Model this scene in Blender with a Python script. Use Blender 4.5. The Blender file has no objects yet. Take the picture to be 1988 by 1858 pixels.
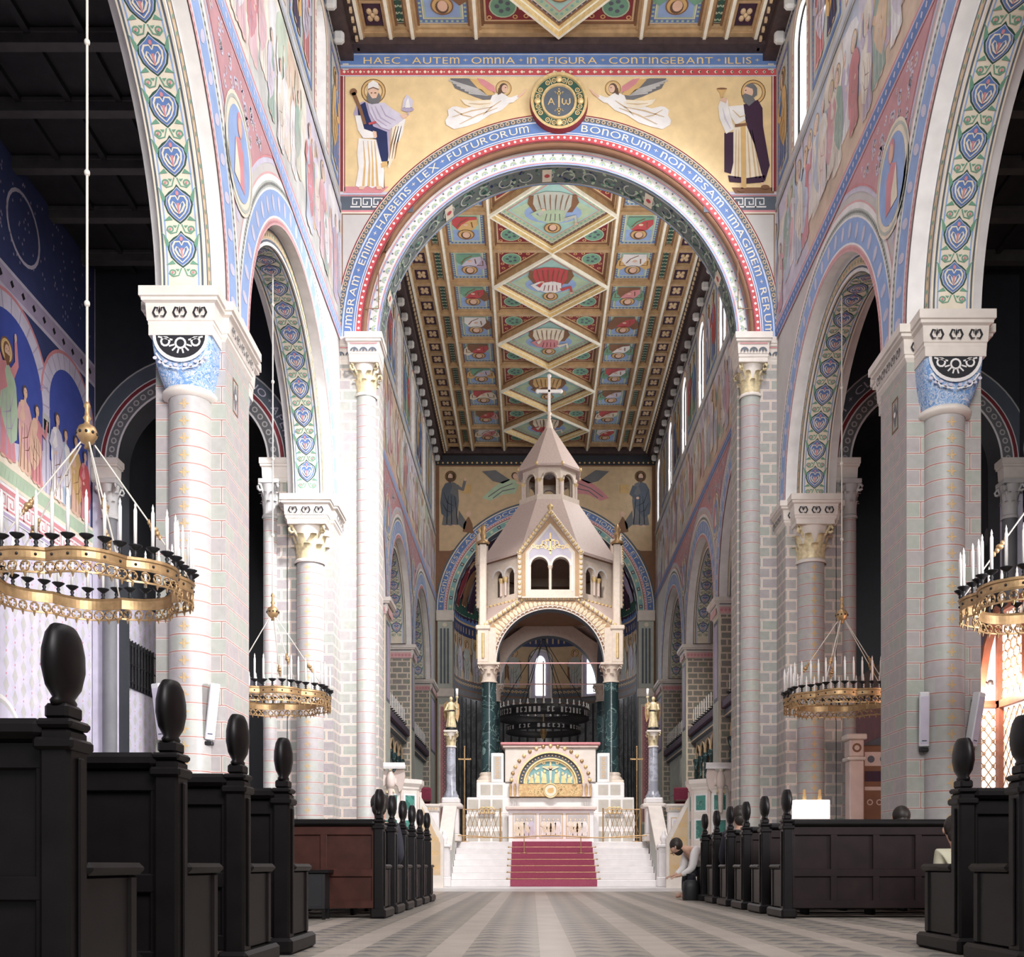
import bpy, math, random
from math import pi, sin, cos, sqrt, atan2, radians
from mathutils import Vector, Matrix
random.seed(7)
SC = bpy.context.scene
COL = SC.collection

# ------------------------------------------------------------------ camera
F = 2050.0                      # focal length in pixels of the 1988 x 1858 frame
EYE = 0.535
cd = bpy.data.cameras.new('camera')
cam = bpy.data.objects.new('camera', cd)
COL.objects.link(cam)
cam.location = (0, 0, EYE)
cam.rotation_euler = (pi / 2, 0, 0)
cd.sensor_fit = 'HORIZONTAL'
cd.sensor_width = 36
cd.lens = 36 * F / 1988
cd.shift_x = (994 - 1034) / 1988
cd.shift_y = (1680 - 929) / 1988
cd.clip_end = 200
SC.camera = cam

# ------------------------------------------------------------------ view, world, lights
vs = SC.view_settings
vs.view_transform = 'Standard'
vs.look = 'None'
vs.exposure = 0.42
vs.gamma = 1.0
vs.use_curve_mapping = False
SC.cycles.use_denoising = True
SC.cycles.max_bounces = 6
SC.cycles.diffuse_bounces = 4
SC.cycles.glossy_bounces = 2
SC.cycles.transmission_bounces = 4
SC.cycles.sample_clamp_indirect = 6
SC.cycles.caustics_reflective = False
SC.cycles.caustics_refractive = False
w = bpy.data.worlds.new('world')
SC.world = w
w.use_nodes = True
bg = w.node_tree.nodes['Background']
bg.inputs[0].default_value = (0.93, 0.95, 1.0, 1)
bg.inputs[1].default_value = 0.35

CX0 = 0.53
def area(name, loc, tgt, sx, sy, e, col=(1, 1, 1), spread=180):
    l = bpy.data.lights.new(name, 'AREA')
    l.shape = 'RECTANGLE'; l.size = sx; l.size_y = sy; l.energy = e; l.color = col
    l.spread = radians(spread)
    o = bpy.data.objects.new(name, l); COL.objects.link(o)
    o.location = loc
    d = Vector(tgt) - Vector(loc)
    o.rotation_euler = d.to_track_quat('-Z', 'Y').to_euler()
    return o

def spot(name, loc, tgt, ang, e, col=(1, 1, 1), r=.15, blend=.6):
    l = bpy.data.lights.new(name, 'SPOT')
    l.spot_size = radians(ang); l.spot_blend = blend; l.energy = e; l.color = col; l.shadow_soft_size = r
    o = bpy.data.objects.new(name, l); COL.objects.link(o)
    o.location = loc
    o.rotation_euler = (Vector(tgt) - Vector(loc)).to_track_quat('-Z', 'Y').to_euler()
    return o

# daylight of an assumed, unseen west window behind the viewer, plus an added beam
area('west_daylight_and_fill', (2.5, -2.5, 10.0), (-1.5, 20, 10), 6, 8, 1900, (1, .98, .96))
area('west_daylight_and_fill', (5.5, -2.2, 8.0), (-4.4, 13.6, 7), 3, 6, 230, (1, .96, .97), 60)  # added narrow beam that lifts the north pier
# daylight from the south (right) clerestory windows of the nave, plus two added beams
for yy, ee in ((5.5, 90), (9.2, 110), (12.8, 170), (16.3, 230)):
    area('clerestory_daylight_and_fill', (4.85, yy, 15.5), (-3.9, yy + 1.5, 9.0), .9, 2.4, ee, (.97, .97, 1), 150)
area('clerestory_daylight_and_fill', (4.85, 18.3, 15.5), (-3.7, 22.0, 6.0), .9, 2.4, 330, (.99, .97, 1), 110)  # extra aimed beam added to brighten the north jamb
area('clerestory_daylight_and_fill', (4.85, 12.8, 14.8), (-4.0, 21.4, 6.2), .9, 2.4, 340, (.99, .97, 1), 42)  # added narrow fill on the north jamb, not a window's own light
# daylight from the south aisle windows, crossing the nave onto the north aisle wall
area('south_aisle_daylight', (9.6, 8.0, 3.4), (-8.7, 18.4, 3.6), 2.4, 3.0, 210, (1, .97, 1), 40)
# chancel windows
for yy in (27.9, 31.5, 35.1, 38.6):
    area('chancel_daylight', (4.85, yy, 15.5), (-3.0, yy, 11.0), .9, 2.4, 90, (1, .95, .9), 150)
area('apse_daylight', (CX0 + .1, 46.6, 8.9), (CX0, 33, 6), .6, 1.5, 60, (.95, .95, 1), 160)
# floodlights for the altar, then fill spots added to brighten the ceiling
spot('altar_floodlight', (-1.2, 23.0, 14.0), (0.6, 31.5, 5.5), 48, 3400, (1, .93, .86), .3)
spot('altar_floodlight', (2.2, 23.0, 14.0), (0.5, 28.6, 1.0), 44, 3300, (1, .95, .97), .3)
spot('ceiling_fill', (-2.9, 23.0, 11.9), (0.6, 27.5, 17.5), 80, 720, (1, .96, .92), .3)
spot('ceiling_fill', (4.0, 23.0, 11.9), (0.6, 27.5, 17.5), 80, 720, (1, .95, .88), .3)
spot('ceiling_fill', (0.5, 14.0, 9.0), (0.6, 20.5, 17.5), 70, 700, (1, .93, .82), .3)

# ------------------------------------------------------------------ main measures
XL, XLO = -3.97, -4.87          # north (left) nave wall
XR, XRO = 5.03, 6.03            # south (right) nave wall
CX = 0.53                       # nave axis
XAL, XAR = -8.78, 9.78           # outer aisle walls
YA, YA2 = 21.8, 22.7            # triumphal arch wall
YE = 43.2                       # apse wall
HS = 7.75                       # arcade springing
ZSTR = 11.65                    # string course
ZF = 14.2                       # top of the fresco frieze
ZB, ZP = 17.42, 17.58            # ceiling beams, ceiling panels
ZT = 11.43                      # springing of the triumphal arch
SA = F / YA

def pa(u, v, s=SA):             # photo pixel -> (x, z) on a cross plane whose scale is s px per metre
    return ((u - 1034) / s, (1680 - v) / s + EYE)

# ------------------------------------------------------------------ materials
MATS = {}
def nodes(name):
    m = bpy.data.materials.new(name); m.use_nodes = True
    nt = m.node_tree
    return m, nt, nt.nodes['Principled BSDF']

def mat(name, col=None, rough=.6, metal=0.0, var=.12, scale=5.0, emit=0.0, bump=0.0, spec=.4):
    if name in MATS: return MATS[name]
    m, nt, b = nodes(name)
    tc = nt.nodes.new('ShaderNodeTexCoord')
    nz = nt.nodes.new('ShaderNodeTexNoise'); nz.inputs['Scale'].default_value = scale; nz.inputs['Detail'].default_value = 3
    nt.links.new(tc.outputs['Object'], nz.inputs['Vector'])
    mx = nt.nodes.new('ShaderNodeMix'); mx.data_type = 'RGBA'
    a = [max(0, c * (1 - var * 2)) for c in col]; c2 = [min(1, c * (1 + var * 2)) for c in col]
    mx.inputs[6].default_value = (*a, 1); mx.inputs[7].default_value = (*c2, 1)
    nt.links.new(nz.outputs['Fac'], mx.inputs[0])
    nt.links.new(mx.outputs[2], b.inputs['Base Color'])
    b.inputs['Roughness'].default_value = rough
    b.inputs['Metallic'].default_value = metal
    b.inputs['Specular IOR Level'].default_value = spec
    if emit:
        b.inputs['Emission Color'].default_value = (*col, 1); b.inputs['Emission Strength'].default_value = emit
    if bump:
        bp = nt.nodes.new('ShaderNodeBump'); bp.inputs['Strength'].default_value = bump; bp.inputs['Distance'].default_value = .02
        nt.links.new(nz.outputs['Fac'], bp.inputs['Height']); nt.links.new(bp.outputs[0], b.inputs['Normal'])
    MATS[name] = m
    return m

def ashlar(name, c1, c2, mortar, line, bw, bh, mw=.05, lw=.014, rough=.45):
    """painted ashlar: blocks of two tints, a broad pale joint and a fine line inside it (UVs are metres)"""
    if name in MATS: return MATS[name]
    m, nt, b = nodes(name)
    uv = nt.nodes.new('ShaderNodeUVMap'); uv.uv_map = 'UVMap'
    def brick(ms, a, c, mo):
        t = nt.nodes.new('ShaderNodeTexBrick')
        t.inputs['Scale'].default_value = 1; t.inputs['Mortar Size'].default_value = ms
        t.inputs['Mortar Smooth'].default_value = 0.0
        t.inputs['Brick Width'].default_value = bw; t.inputs['Row Height'].default_value = bh
        t.inputs['Color1'].default_value = (*a, 1); t.inputs['Color2'].default_value = (*c, 1); t.inputs['Mortar'].default_value = (*mo, 1)
        nt.links.new(uv.outputs[0], t.inputs['Vector'])
        return t
    t1 = brick(mw, c1, c2, mortar); t2 = brick(lw, c1, c2, line)
    mx = nt.nodes.new('ShaderNodeMix'); mx.data_type = 'RGBA'
    nt.links.new(t2.outputs['Fac'], mx.inputs[0])
    nt.links.new(t1.outputs['Color'], mx.inputs[6]); mx.inputs[7].default_value = (*line, 1)
    nz = nt.nodes.new('ShaderNodeTexNoise'); nz.inputs['Scale'].default_value = 9; nz.inputs['Detail'].default_value = 3
    nt.links.new(uv.outputs[0], nz.inputs['Vector'])
    m2 = nt.nodes.new('ShaderNodeMix'); m2.data_type = 'RGBA'; m2.blend_type = 'MULTIPLY'
    m2.inputs[0].default_value = .3
    nt.links.new(mx.outputs[2], m2.inputs[6]); nt.links.new(nz.outputs['Fac'], m2.inputs[7])
    nt.links.new(m2.outputs[2], b.inputs['Base Color'])
    b.inputs['Roughness'].default_value = rough
    MATS[name] = m
    return m

# stone, wood, metal
STONE = mat('cream_limestone', (.72, .66, .60), .5, var=.08)
STONEP = mat('pink_limestone', (.66, .55, .50), .5, var=.08)
MARBW = mat('white_marble', (.80, .77, .76), .3, var=.06)
PLAST = mat('grey_plaster', (.56, .54, .52), .7, var=.06, scale=3)
GOLD = mat('gilding', (.78, .56, .28), .42, .30, var=.18, scale=12)
GOLDD = mat('gold_ground', (.80, .61, .34), .5, .1, var=.10, scale=4)
BRASS = mat('worn_brass', (.46, .30, .15), .42, .55, var=.25, scale=14)
GILT = mat('pale_gilding', (.74, .58, .36), .45, .15, var=.25, scale=16)
BLACK = mat('black_iron', (.012, .012, .014), .5, var=.2)
DARKW = mat('black_stained_oak', (.022, .019, .020), .38, var=.25, scale=9)
BROWNW = mat('brown_stained_oak', (.085, .030, .022), .42, var=.3, scale=7)
AISLEW = mat('dark_ceiling_boards', (.022, .021, .022), .7, var=.25, scale=4)
AISLEB = mat('dark_ceiling_beams', (.085, .08, .078), .6, var=.2, scale=4)
CEILB = mat('gilded_oak_beams', (.46, .31, .17), .42, .1, var=.2, scale=6)
CEILD = mat('dark_carved_oak', (.055, .035, .035), .55, var=.3, scale=8)
CEILW = mat('gilded_white_moulding', (.90, .84, .72), .4, .05, var=.1)
CANDLE = mat('ivory_candle', (.88, .86, .83), .4, var=.03)
CARPET = mat('dark_red_carpet', (.34, .070, .12), .9, var=.2, scale=40)
# paints
P = {}
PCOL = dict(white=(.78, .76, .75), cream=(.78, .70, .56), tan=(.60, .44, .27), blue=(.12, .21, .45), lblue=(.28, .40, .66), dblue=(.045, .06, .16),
                 navy=(.02, .03, .10), red=(.50, .08, .09), pink=(.68, .40, .40), rose=(.62, .26, .28), green=(.16, .34, .24), dgreen=(.03, .09, .07),
                 lgreen=(.42, .54, .38), teal=(.22, .42, .42), aqua=(.34, .55, .52), black=(.015, .015, .02), grey=(.50, .49, .48), violet=(.42, .36, .50), brown=(.22, .11, .06),
                 ochre=(.64, .42, .18), plum=(.045, .018, .045), lav=(.58, .55, .66), skin=(.72, .48, .36), hair=(.12, .07, .05), sky=(.40, .50, .62),
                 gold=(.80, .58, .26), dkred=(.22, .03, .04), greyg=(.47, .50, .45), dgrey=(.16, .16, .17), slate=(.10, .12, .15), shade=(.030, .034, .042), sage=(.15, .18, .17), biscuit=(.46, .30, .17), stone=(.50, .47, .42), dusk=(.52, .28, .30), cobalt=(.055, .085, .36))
for n, c in PCOL.items():
    P[n] = mat('paint_' + n, c, .6, var=.10, scale=4)

ASH = ashlar('ashlar_large', (.45, .48, .42), (.47, .42, .43), (.70, .67, .64), (.45, .22, .18), .44, .217, .016, .007)
ASHD = ashlar('ashlar_drum', (.48, .50, .45), (.48, .44, .45), (.72, .69, .66), (.45, .22, .18), 60, .217, .014, .009)
ASHS = ashlar('ashlar_small', (.40, .42, .37), (.42, .37, .38), (.76, .70, .63), (.58, .38, .30), .36, .215, .020, .005)
ASHC = ashlar('ashlar_chancel', (.27, .28, .22), (.30, .26, .24), (.76, .67, .53), (.70, .48, .34), .34, .19, .022, .005)

def painted_capital():
    m, nt, b = nodes('blue_white_painted_scrolls')
    tc = nt.nodes.new('ShaderNodeTexCoord'); vo = nt.nodes.new('ShaderNodeTexNoise'); vo.inputs['Scale'].default_value = 11; vo.inputs['Detail'].default_value = 1.5; vo.inputs['Distortion'].default_value = 2.5
    nt.links.new(tc.outputs['Object'], vo.inputs['Vector'])
    cr = nt.nodes.new('ShaderNodeValToRGB'); e = cr.color_ramp.elements
    e[0].position = .44; e[0].color = (.15, .30, .58, 1); e[1].position = .50; e[1].color = (.72, .72, .74, 1); q = e.new(.56); q.color = (.24, .40, .64, 1)
    nt.links.new(vo.outputs['Fac'], cr.inputs[0]); nt.links.new(cr.outputs[0], b.inputs['Base Color']); b.inputs['Roughness'].default_value = .5
    return m
CAPM = painted_capital()

# ------------------------------------------------------------------ mesh builder
class MB:
    def __init__(s):
        s.v = []; s.f = []; s.m = []; s.sm = []; s.mats = []
    def mi(s, m):
        if m not in s.mats: s.mats.append(m)
        return s.mats.index(m)
    def face(s, pts, m, smooth=False):
        i = len(s.v); s.v.extend(pts); s.f.append(tuple(range(i, i + len(pts)))); s.m.append(s.mi(m)); s.sm.append(smooth)
    def grid(s, rows, m, smooth=True, cu=False, cv=False):
        """rows of points -> quads; cu closes each row, cv closes the rows"""
        i0 = len(s.v); n = len(rows); k = len(rows[0])
        for r in rows: s.v.extend(r)
        mi = s.mi(m)
        for i in range(n if cv else n - 1):
            for j in range(k if cu else k - 1):
                a = i0 + i * k + j; b = i0 + i * k + (j + 1) % k
                c = i0 + ((i + 1) % n) * k + (j + 1) % k; d = i0 + ((i + 1) % n) * k + j
                s.f.append((a, b, c, d)); s.m.append(mi); s.sm.append(smooth)
    def box(s, x0, y0, z0, x1, y1, z1, m):
        p = [(x0, y0, z0), (x1, y0, z0), (x1, y1, z0), (x0, y1, z0), (x0, y0, z1), (x1, y0, z1), (x1, y1, z1), (x0, y1, z1)]
        i = len(s.v); s.v.extend(p); mi = s.mi(m)
        for f in ((0, 3, 2, 1), (4, 5, 6, 7), (0, 1, 5, 4), (1, 2, 6, 5), (2, 3, 7, 6), (3, 0, 4, 7)):
            s.f.append(tuple(i + q for q in f)); s.m.append(mi); s.sm.append(False)
    def bbox(s, x0, y0, z0, x1, y1, z1, m, b=.01):
        """a box with chamfered edges"""
        b = min(b, (x1 - x0) * .45, (y1 - y0) * .45, (z1 - z0) * .45)
        def ring(z, i): return [(x0 + i, y0 + b, z), (x0 + b, y0 + i, z), (x1 - b, y0 + i, z), (x1 - i, y0 + b, z), (x1 - i, y1 - b, z), (x1 - b, y1 - i, z), (x0 + b, y1 - i, z), (x0 + i, y1 - b, z)]
        rows = [ring(z0, b), ring(z0 + b, 0), ring(z1 - b, 0), ring(z1, b)]
        s.grid(rows, m, False, cu=True)
        s.face(rows[0][::-1], m); s.face(rows[-1], m)
    def lathe(s, prof, c, m, n=24, a0=0, a1=2 * pi, smooth=True, sx=1, sy=1):
        """prof: (r, z) pairs turned about the vertical through c"""
        full = abs(a1 - a0 - 2 * pi) < 1e-6
        k = n if full else n + 1
        rows = [[(c[0] + r * sx * cos(a0 + (a1 - a0) * j / n), c[1] + r * sy * sin(a0 + (a1 - a0) * j / n), c[2] + z) for j in range(k)] for r, z in prof]
        s.grid(rows, m, smooth, cu=full)
    def tube(s, pts, r, m, n=8, closed=False):
        pts = [Vector(p) for p in pts]; rows = []; N = len(pts)
        for i, p in enumerate(pts):
            if closed: d = pts[(i + 1) % N] - pts[i - 1]
            else: d = pts[min(i + 1, N - 1)] - pts[max(i - 1, 0)]
            d.normalize()
            up = Vector((0, 0, 1)) if abs(d.z) < .9 else Vector((1, 0, 0))
            a = d.cross(up).normalized(); b = d.cross(a)
            rr = r[i] if isinstance(r, (list, tuple)) else r
            rows.append([tuple(p + a * rr * cos(2 * pi * j / n) + b * rr * sin(2 * pi * j / n)) for j in range(n)])
        s.grid(rows, m, True, cu=True, cv=closed)
        if not closed:
            s.face(rows[0], m); s.face(rows[-1], m)
    def ball(s, c, rx, ry=None, rz=None, m=None, n=14, k=9):
        ry = ry or rx; rz = rz or rx
        rows = []
        for i in range(k + 1):
            t = -pi / 2 + pi * i / k
            rows.append([(c[0] + rx * cos(t) * cos(2 * pi * j / n), c[1] + ry * cos(t) * sin(2 * pi * j / n), c[2] + rz * sin(t)) for j in range(n)])
        s.grid(rows, m, True, cu=True)
    def extr(s, pts, fn, d0, d1, m, side=None):
        """a 2D outline (fn maps (a, b, d)) extruded between depths d0 and d1"""
        A = [fn(a, b, d0) for a, b in pts]; B = [fn(a, b, d1) for a, b in pts]
        s.face(A, m); s.face(B[::-1], m)
        n = len(pts)
        for i in range(n):
            j = (i + 1) % n
            s.face([A[i], B[i], B[j], A[j]], side or m)
    def build(s, name, parent=None, label=None):
        me = bpy.data.meshes.new(name)
        me.from_pydata(s.v, [], s.f)
        for m in s.mats: me.materials.append(m)
        me.polygons.foreach_set('material_index', s.m)
        me.polygons.foreach_set('use_smooth', s.sm)
        uv = me.uv_layers.new(name='UVMap')
        dat = [0.0] * (2 * len(me.loops))
        V = s.v
        for p in me.polygons:
            nx, ny, nz = abs(p.normal.x), abs(p.normal.y), abs(p.normal.z)
            ax = 2 if nz > .75 else (0 if nx > ny else 1)
            for li in p.loop_indices:
                q = V[me.loops[li].vertex_index]
                if ax == 2: a, b = q[0], q[1]
                elif ax == 0: a, b = q[1], q[2]
                else: a, b = q[0], q[2]
                dat[2 * li] = a + 50; dat[2 * li + 1] = b
        uv.data.foreach_set('uv', dat)
        me.update()
        o = bpy.data.objects.new(name, me); COL.objects.link(o)
        if parent is not None:
            o.parent = parent
            o.matrix_parent_inverse = Matrix.Translation(-parent.location)
        if label: o['label'] = label
        return o

def struct(o):
    o['kind'] = 'structure'; return o
def thing(name, label, cat, loc, group=None):
    o = bpy.data.objects.new(name, None); COL.objects.link(o)
    o.empty_display_size = .1
    o.location = loc; o['label'] = label; o['category'] = cat
    if group: o['group'] = group
    return o
def tag(o, label, cat, group=None):
    o['label'] = label; o['category'] = cat
    if group: o['group'] = group
    return o
KIDS = {}
def dup(src, loc, label, group=None, rotz=0.0):
    r = src.copy(); COL.objects.link(r); r.location = loc; r['label'] = label
    r.rotation_euler = (0, 0, rotz)
    if group: r['group'] = group
    def rec(a, b):
        for ch in a.children:
            c = ch.copy(); COL.objects.link(c); c.parent = b
            rec(ch, c)
    rec(src, r)
    return r

# ------------------------------------------------------------------ painting on surfaces
STEP = .004
class CV:
    """draws flat painted shapes on a surface; fn(a, b, d) -> point lifted d towards the viewer"""
    def __init__(s, mb, fn, step=STEP): s.mb = mb; s.fn = fn; s.st = step
    def poly(s, pts, m, d=1):
        if isinstance(m, str): m = P[m]
        s.mb.face([s.fn(a, b, d * s.st) for a, b in pts], m)
    def rect(s, a0, b0, a1, b1, m, d=1, n=1):
        for i in range(n):
            x = a0 + (a1 - a0) * i / n; y = a0 + (a1 - a0) * (i + 1) / n
            s.poly([(x, b0), (y, b0), (y, b1), (x, b1)], m, d)
    def ell(s, a, b, ra, rb=None, m='white', d=1, n=18, rot=0):
        rb = rb or ra
        cr, sr = cos(rot), sin(rot)
        s.poly([(a + ra * cos(2 * pi * i / n) * cr - rb * sin(2 * pi * i / n) * sr, b + ra * cos(2 * pi * i / n) * sr + rb * sin(2 * pi * i / n) * cr) for i in range(n)], m, d)
    def ring(s, a, b, r0, r1, m, d=1, n=24, t0=0, t1=2 * pi, sq=1.0):
        for i in range(n):
            p, q = t0 + (t1 - t0) * i / n, t0 + (t1 - t0) * (i + 1) / n
            s.poly([(a + r0 * cos(p), b + sq * r0 * sin(p)), (a + r1 * cos(p), b + sq * r1 * sin(p)), (a + r1 * cos(q), b + sq * r1 * sin(q)), (a + r0 * cos(q), b + sq * r0 * sin(q))], m, d)
    def line(s, pts, w, m, d=1):
        n = len(pts); L = []; R = []
        for i in range(n):
            p = pts[max(0, i - 1)]; q = pts[min(n - 1, i + 1)]
            dx, dy = q[0] - p[0], q[1] - p[1]; l = sqrt(dx * dx + dy * dy) or 1
            ww = (w[i] if isinstance(w, (list, tuple)) else w) / 2
            L.append((pts[i][0] - dy / l * ww, pts[i][1] + dx / l * ww)); R.append((pts[i][0] + dy / l * ww, pts[i][1] - dx / l * ww))
        for i in range(n - 1):
            s.poly([L[i], L[i + 1], R[i + 1], R[i]], m, d)
    def frame(s, a0, b0, a1, b1, w, m, d=1):
        s.rect(a0, b0, a1, b0 + w, m, d); s.rect(a0, b1 - w, a1, b1, m, d)
        s.rect(a0, b0 + w, a0 + w, b1 - w, m, d); s.rect(a1 - w, b0 + w, a1, b1 - w, m, d)
    def sub(s, fn2): return CV(s.mb, lambda a, b, d: s.fn(*fn2(a, b), d), s.st)
    def lift(s, n): return CV(s.mb, lambda a, b, d: s.fn(a, b, d + n * s.st), s.st)
    def at(s, ox, oy, sc=1.0, rot=0.0, fx=1, fy=1):
        cr, sr = cos(rot) * sc, sin(rot) * sc
        return s.sub(lambda a, b: (ox + a * fx * cr - b * fy * sr, oy + a * fx * sr + b * fy * cr))

def sY(Y): return lambda a, b, d: (a, Y - d, b)
def sL(X): return lambda a, b, d: (X + d, a, b)
def sR(X): return lambda a, b, d: (X - d, a, b)
def sZ(Z): return lambda a, b, d: (a, b, Z - d)
def polar(c, ca, cb, R):
    """strip that follows an arch: a = arc length at radius R from the left springing, b = radius"""
    return c.sub(lambda a, b: (ca - b * cos(a / R), cb + b * sin(a / R)))
def soff(X, yc, zc, R):
    """intrados: a = across, b = arc length"""
    return lambda a, b, d: (X + a, yc - (R - d) * cos(b / R), zc + (R - d) * sin(b / R))

_tc = {}
def glyphs(txt, size):
    """whole line, letter by letter: N and M in their rounded uncial form"""
    k = (txt, size, 1)
    if k not in _tc:
        out = []; x = 0.0
        for ch in txt:
            if ch == ' ': x += size * .16; continue
            pl, w = glyph1({'N': 'n', 'M': 'm'}.get(ch, ch), size)
            sy = (max(p[1] for q in glyph1('H', size)[0] for p in q) / max(p[1] for q in pl for p in q)) if ch in 'NM' else 1.0; sx = 1.2 if ch == 'N' else (1.05 if ch == 'M' else 1.0)
            if ch == '+': sy = sx = .62
            x0 = min(p[0] for q in pl for p in q); oy = size * .17 if ch == '+' else 0
            out += [[(x + (a - x0) * sx, oy + b * sy) for a, b in q] for q in pl]
            x += (w - x0) * sx + size * .13
        _tc[k] = (out, x - size * .13)
    return _tc[k]
def glyph1(txt, size):
    k = (txt, size)
    if k not in _tc:
        cu = bpy.data.curves.new('t', 'FONT'); cu.body = txt; cu.size = size; cu.resolution_u = 3
        ob = bpy.data.objects.new('t', cu)
        me = bpy.data.meshes.new_from_object(ob)
        pl = [[(me.vertices[i].co.x, me.vertices[i].co.y) for i in p.vertices] for p in me.polygons]
        w = max([x for q in pl for x, _ in q] or [0])
        bpy.data.objects.remove(ob); bpy.data.curves.remove(cu); bpy.data.meshes.remove(me)
        _tc[k] = (pl, w)
    return _tc[k]
def lettering(c, a0, b0, txt, size, m, d=2, width=None, cross=None):
    pl, w = glyphs(txt, size)
    k = (width / w) if width else 1
    for q in pl: c.poly([(a0 + x * k, b0 + y) for x, y in q], m, d)
# ================================================================== floor
def floor_material():
    m, nt, b = nodes('stone_floor')
    N = nt.nodes.new; L = nt.links.new
    geo = N('ShaderNodeNewGeometry'); sep = N('ShaderNodeSeparateXYZ'); L(geo.outputs['Position'], sep.inputs[0])
    def M(op, a, b=None):
        n = N('ShaderNodeMath'); n.operation = op
        for k, q in ((0, a), (1, b)):
            if q is None: continue
            if isinstance(q, (int, float)): n.inputs[k].default_value = q
            else: L(q, n.inputs[k])
        return n.outputs[0]
    fx = M('FRACT', M('DIVIDE', M('ADD', sep.outputs['X'], 30.0), .23)); tri = M('ABSOLUTE', M('SUBTRACT', M('MULTIPLY', fx, 2.0), 1.0))
    fy = M('FRACT', M('DIVIDE', sep.outputs['Y'], .31)); dk = M('LESS_THAN', fy, M('ADD', M('MULTIPLY', tri, .62), .03))
    ckm = N('ShaderNodeMix'); ckm.data_type = 'RGBA'; L(dk, ckm.inputs[0])
    ckm.inputs[6].default_value = (.40, .355, .30, 1); ckm.inputs[7].default_value = (.215, .205, .20, 1)
    # pale lengthwise bands
    t = N('ShaderNodeMath'); t.operation = 'ADD'; L(sep.outputs['X'], t.inputs[0]); t.inputs[1].default_value = 67 * .3 - .045
    u = N('ShaderNodeMath'); u.operation = 'MODULO'; L(t.outputs[0], u.inputs[0]); u.inputs[1].default_value = .67
    g = N('ShaderNodeMath'); g.operation = 'LESS_THAN'; L(u.outputs[0], g.inputs[0]); g.inputs[1].default_value = .21
    pb = N('ShaderNodeTexBrick'); pb.inputs['Scale'].default_value = 1; pb.inputs['Brick Width'].default_value = 40; pb.inputs['Row Height'].default_value = .9
    pb.inputs['Mortar Size'].default_value = .006
    pb.inputs['Color1'].default_value = (.55, .48, .42, 1); pb.inputs['Color2'].default_value = (.50, .44, .385, 1); pb.inputs['Mortar'].default_value = (.3, .27, .25, 1)
    L(geo.outputs['Position'], pb.inputs['Vector'])
    mx = N('ShaderNodeMix'); mx.data_type = 'RGBA'; L(g.outputs[0], mx.inputs[0]); L(ckm.outputs[2], mx.inputs[6]); L(pb.outputs['Color'], mx.inputs[7])
    # the marble band before the steps
    h = N('ShaderNodeMath'); h.operation = 'GREATER_THAN'; L(sep.outputs['Y'], h.inputs[0]); h.inputs[1].default_value = 21.6
    m2 = N('ShaderNodeMix'); m2.data_type = 'RGBA'; L(h.outputs[0], m2.inputs[0]); L(mx.outputs[2], m2.inputs[6]); m2.inputs[7].default_value = (.90, .88, .87, 1)
    nz = N('ShaderNodeTexNoise'); nz.inputs['Scale'].default_value = 2.5; nz.inputs['Detail'].default_value = 5; L(geo.outputs['Position'], nz.inputs['Vector'])
    m3 = N('ShaderNodeMix'); m3.data_type = 'RGBA'; m3.blend_type = 'MULTIPLY'; m3.inputs[0].default_value = .45; L(m2.outputs[2], m3.inputs[6]); L(nz.outputs['Fac'], m3.inputs[7])
    L(m3.outputs[2], b.inputs['Base Color'])
    b.inputs['Roughness'].default_value = .38
    return m
mb = MB(); mb.face([(-9, -1, 0), (10, -1, 0), (10, 49, 0), (-9, 49, 0)], floor_material())
floor = struct(mb.build('floor'))

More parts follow.
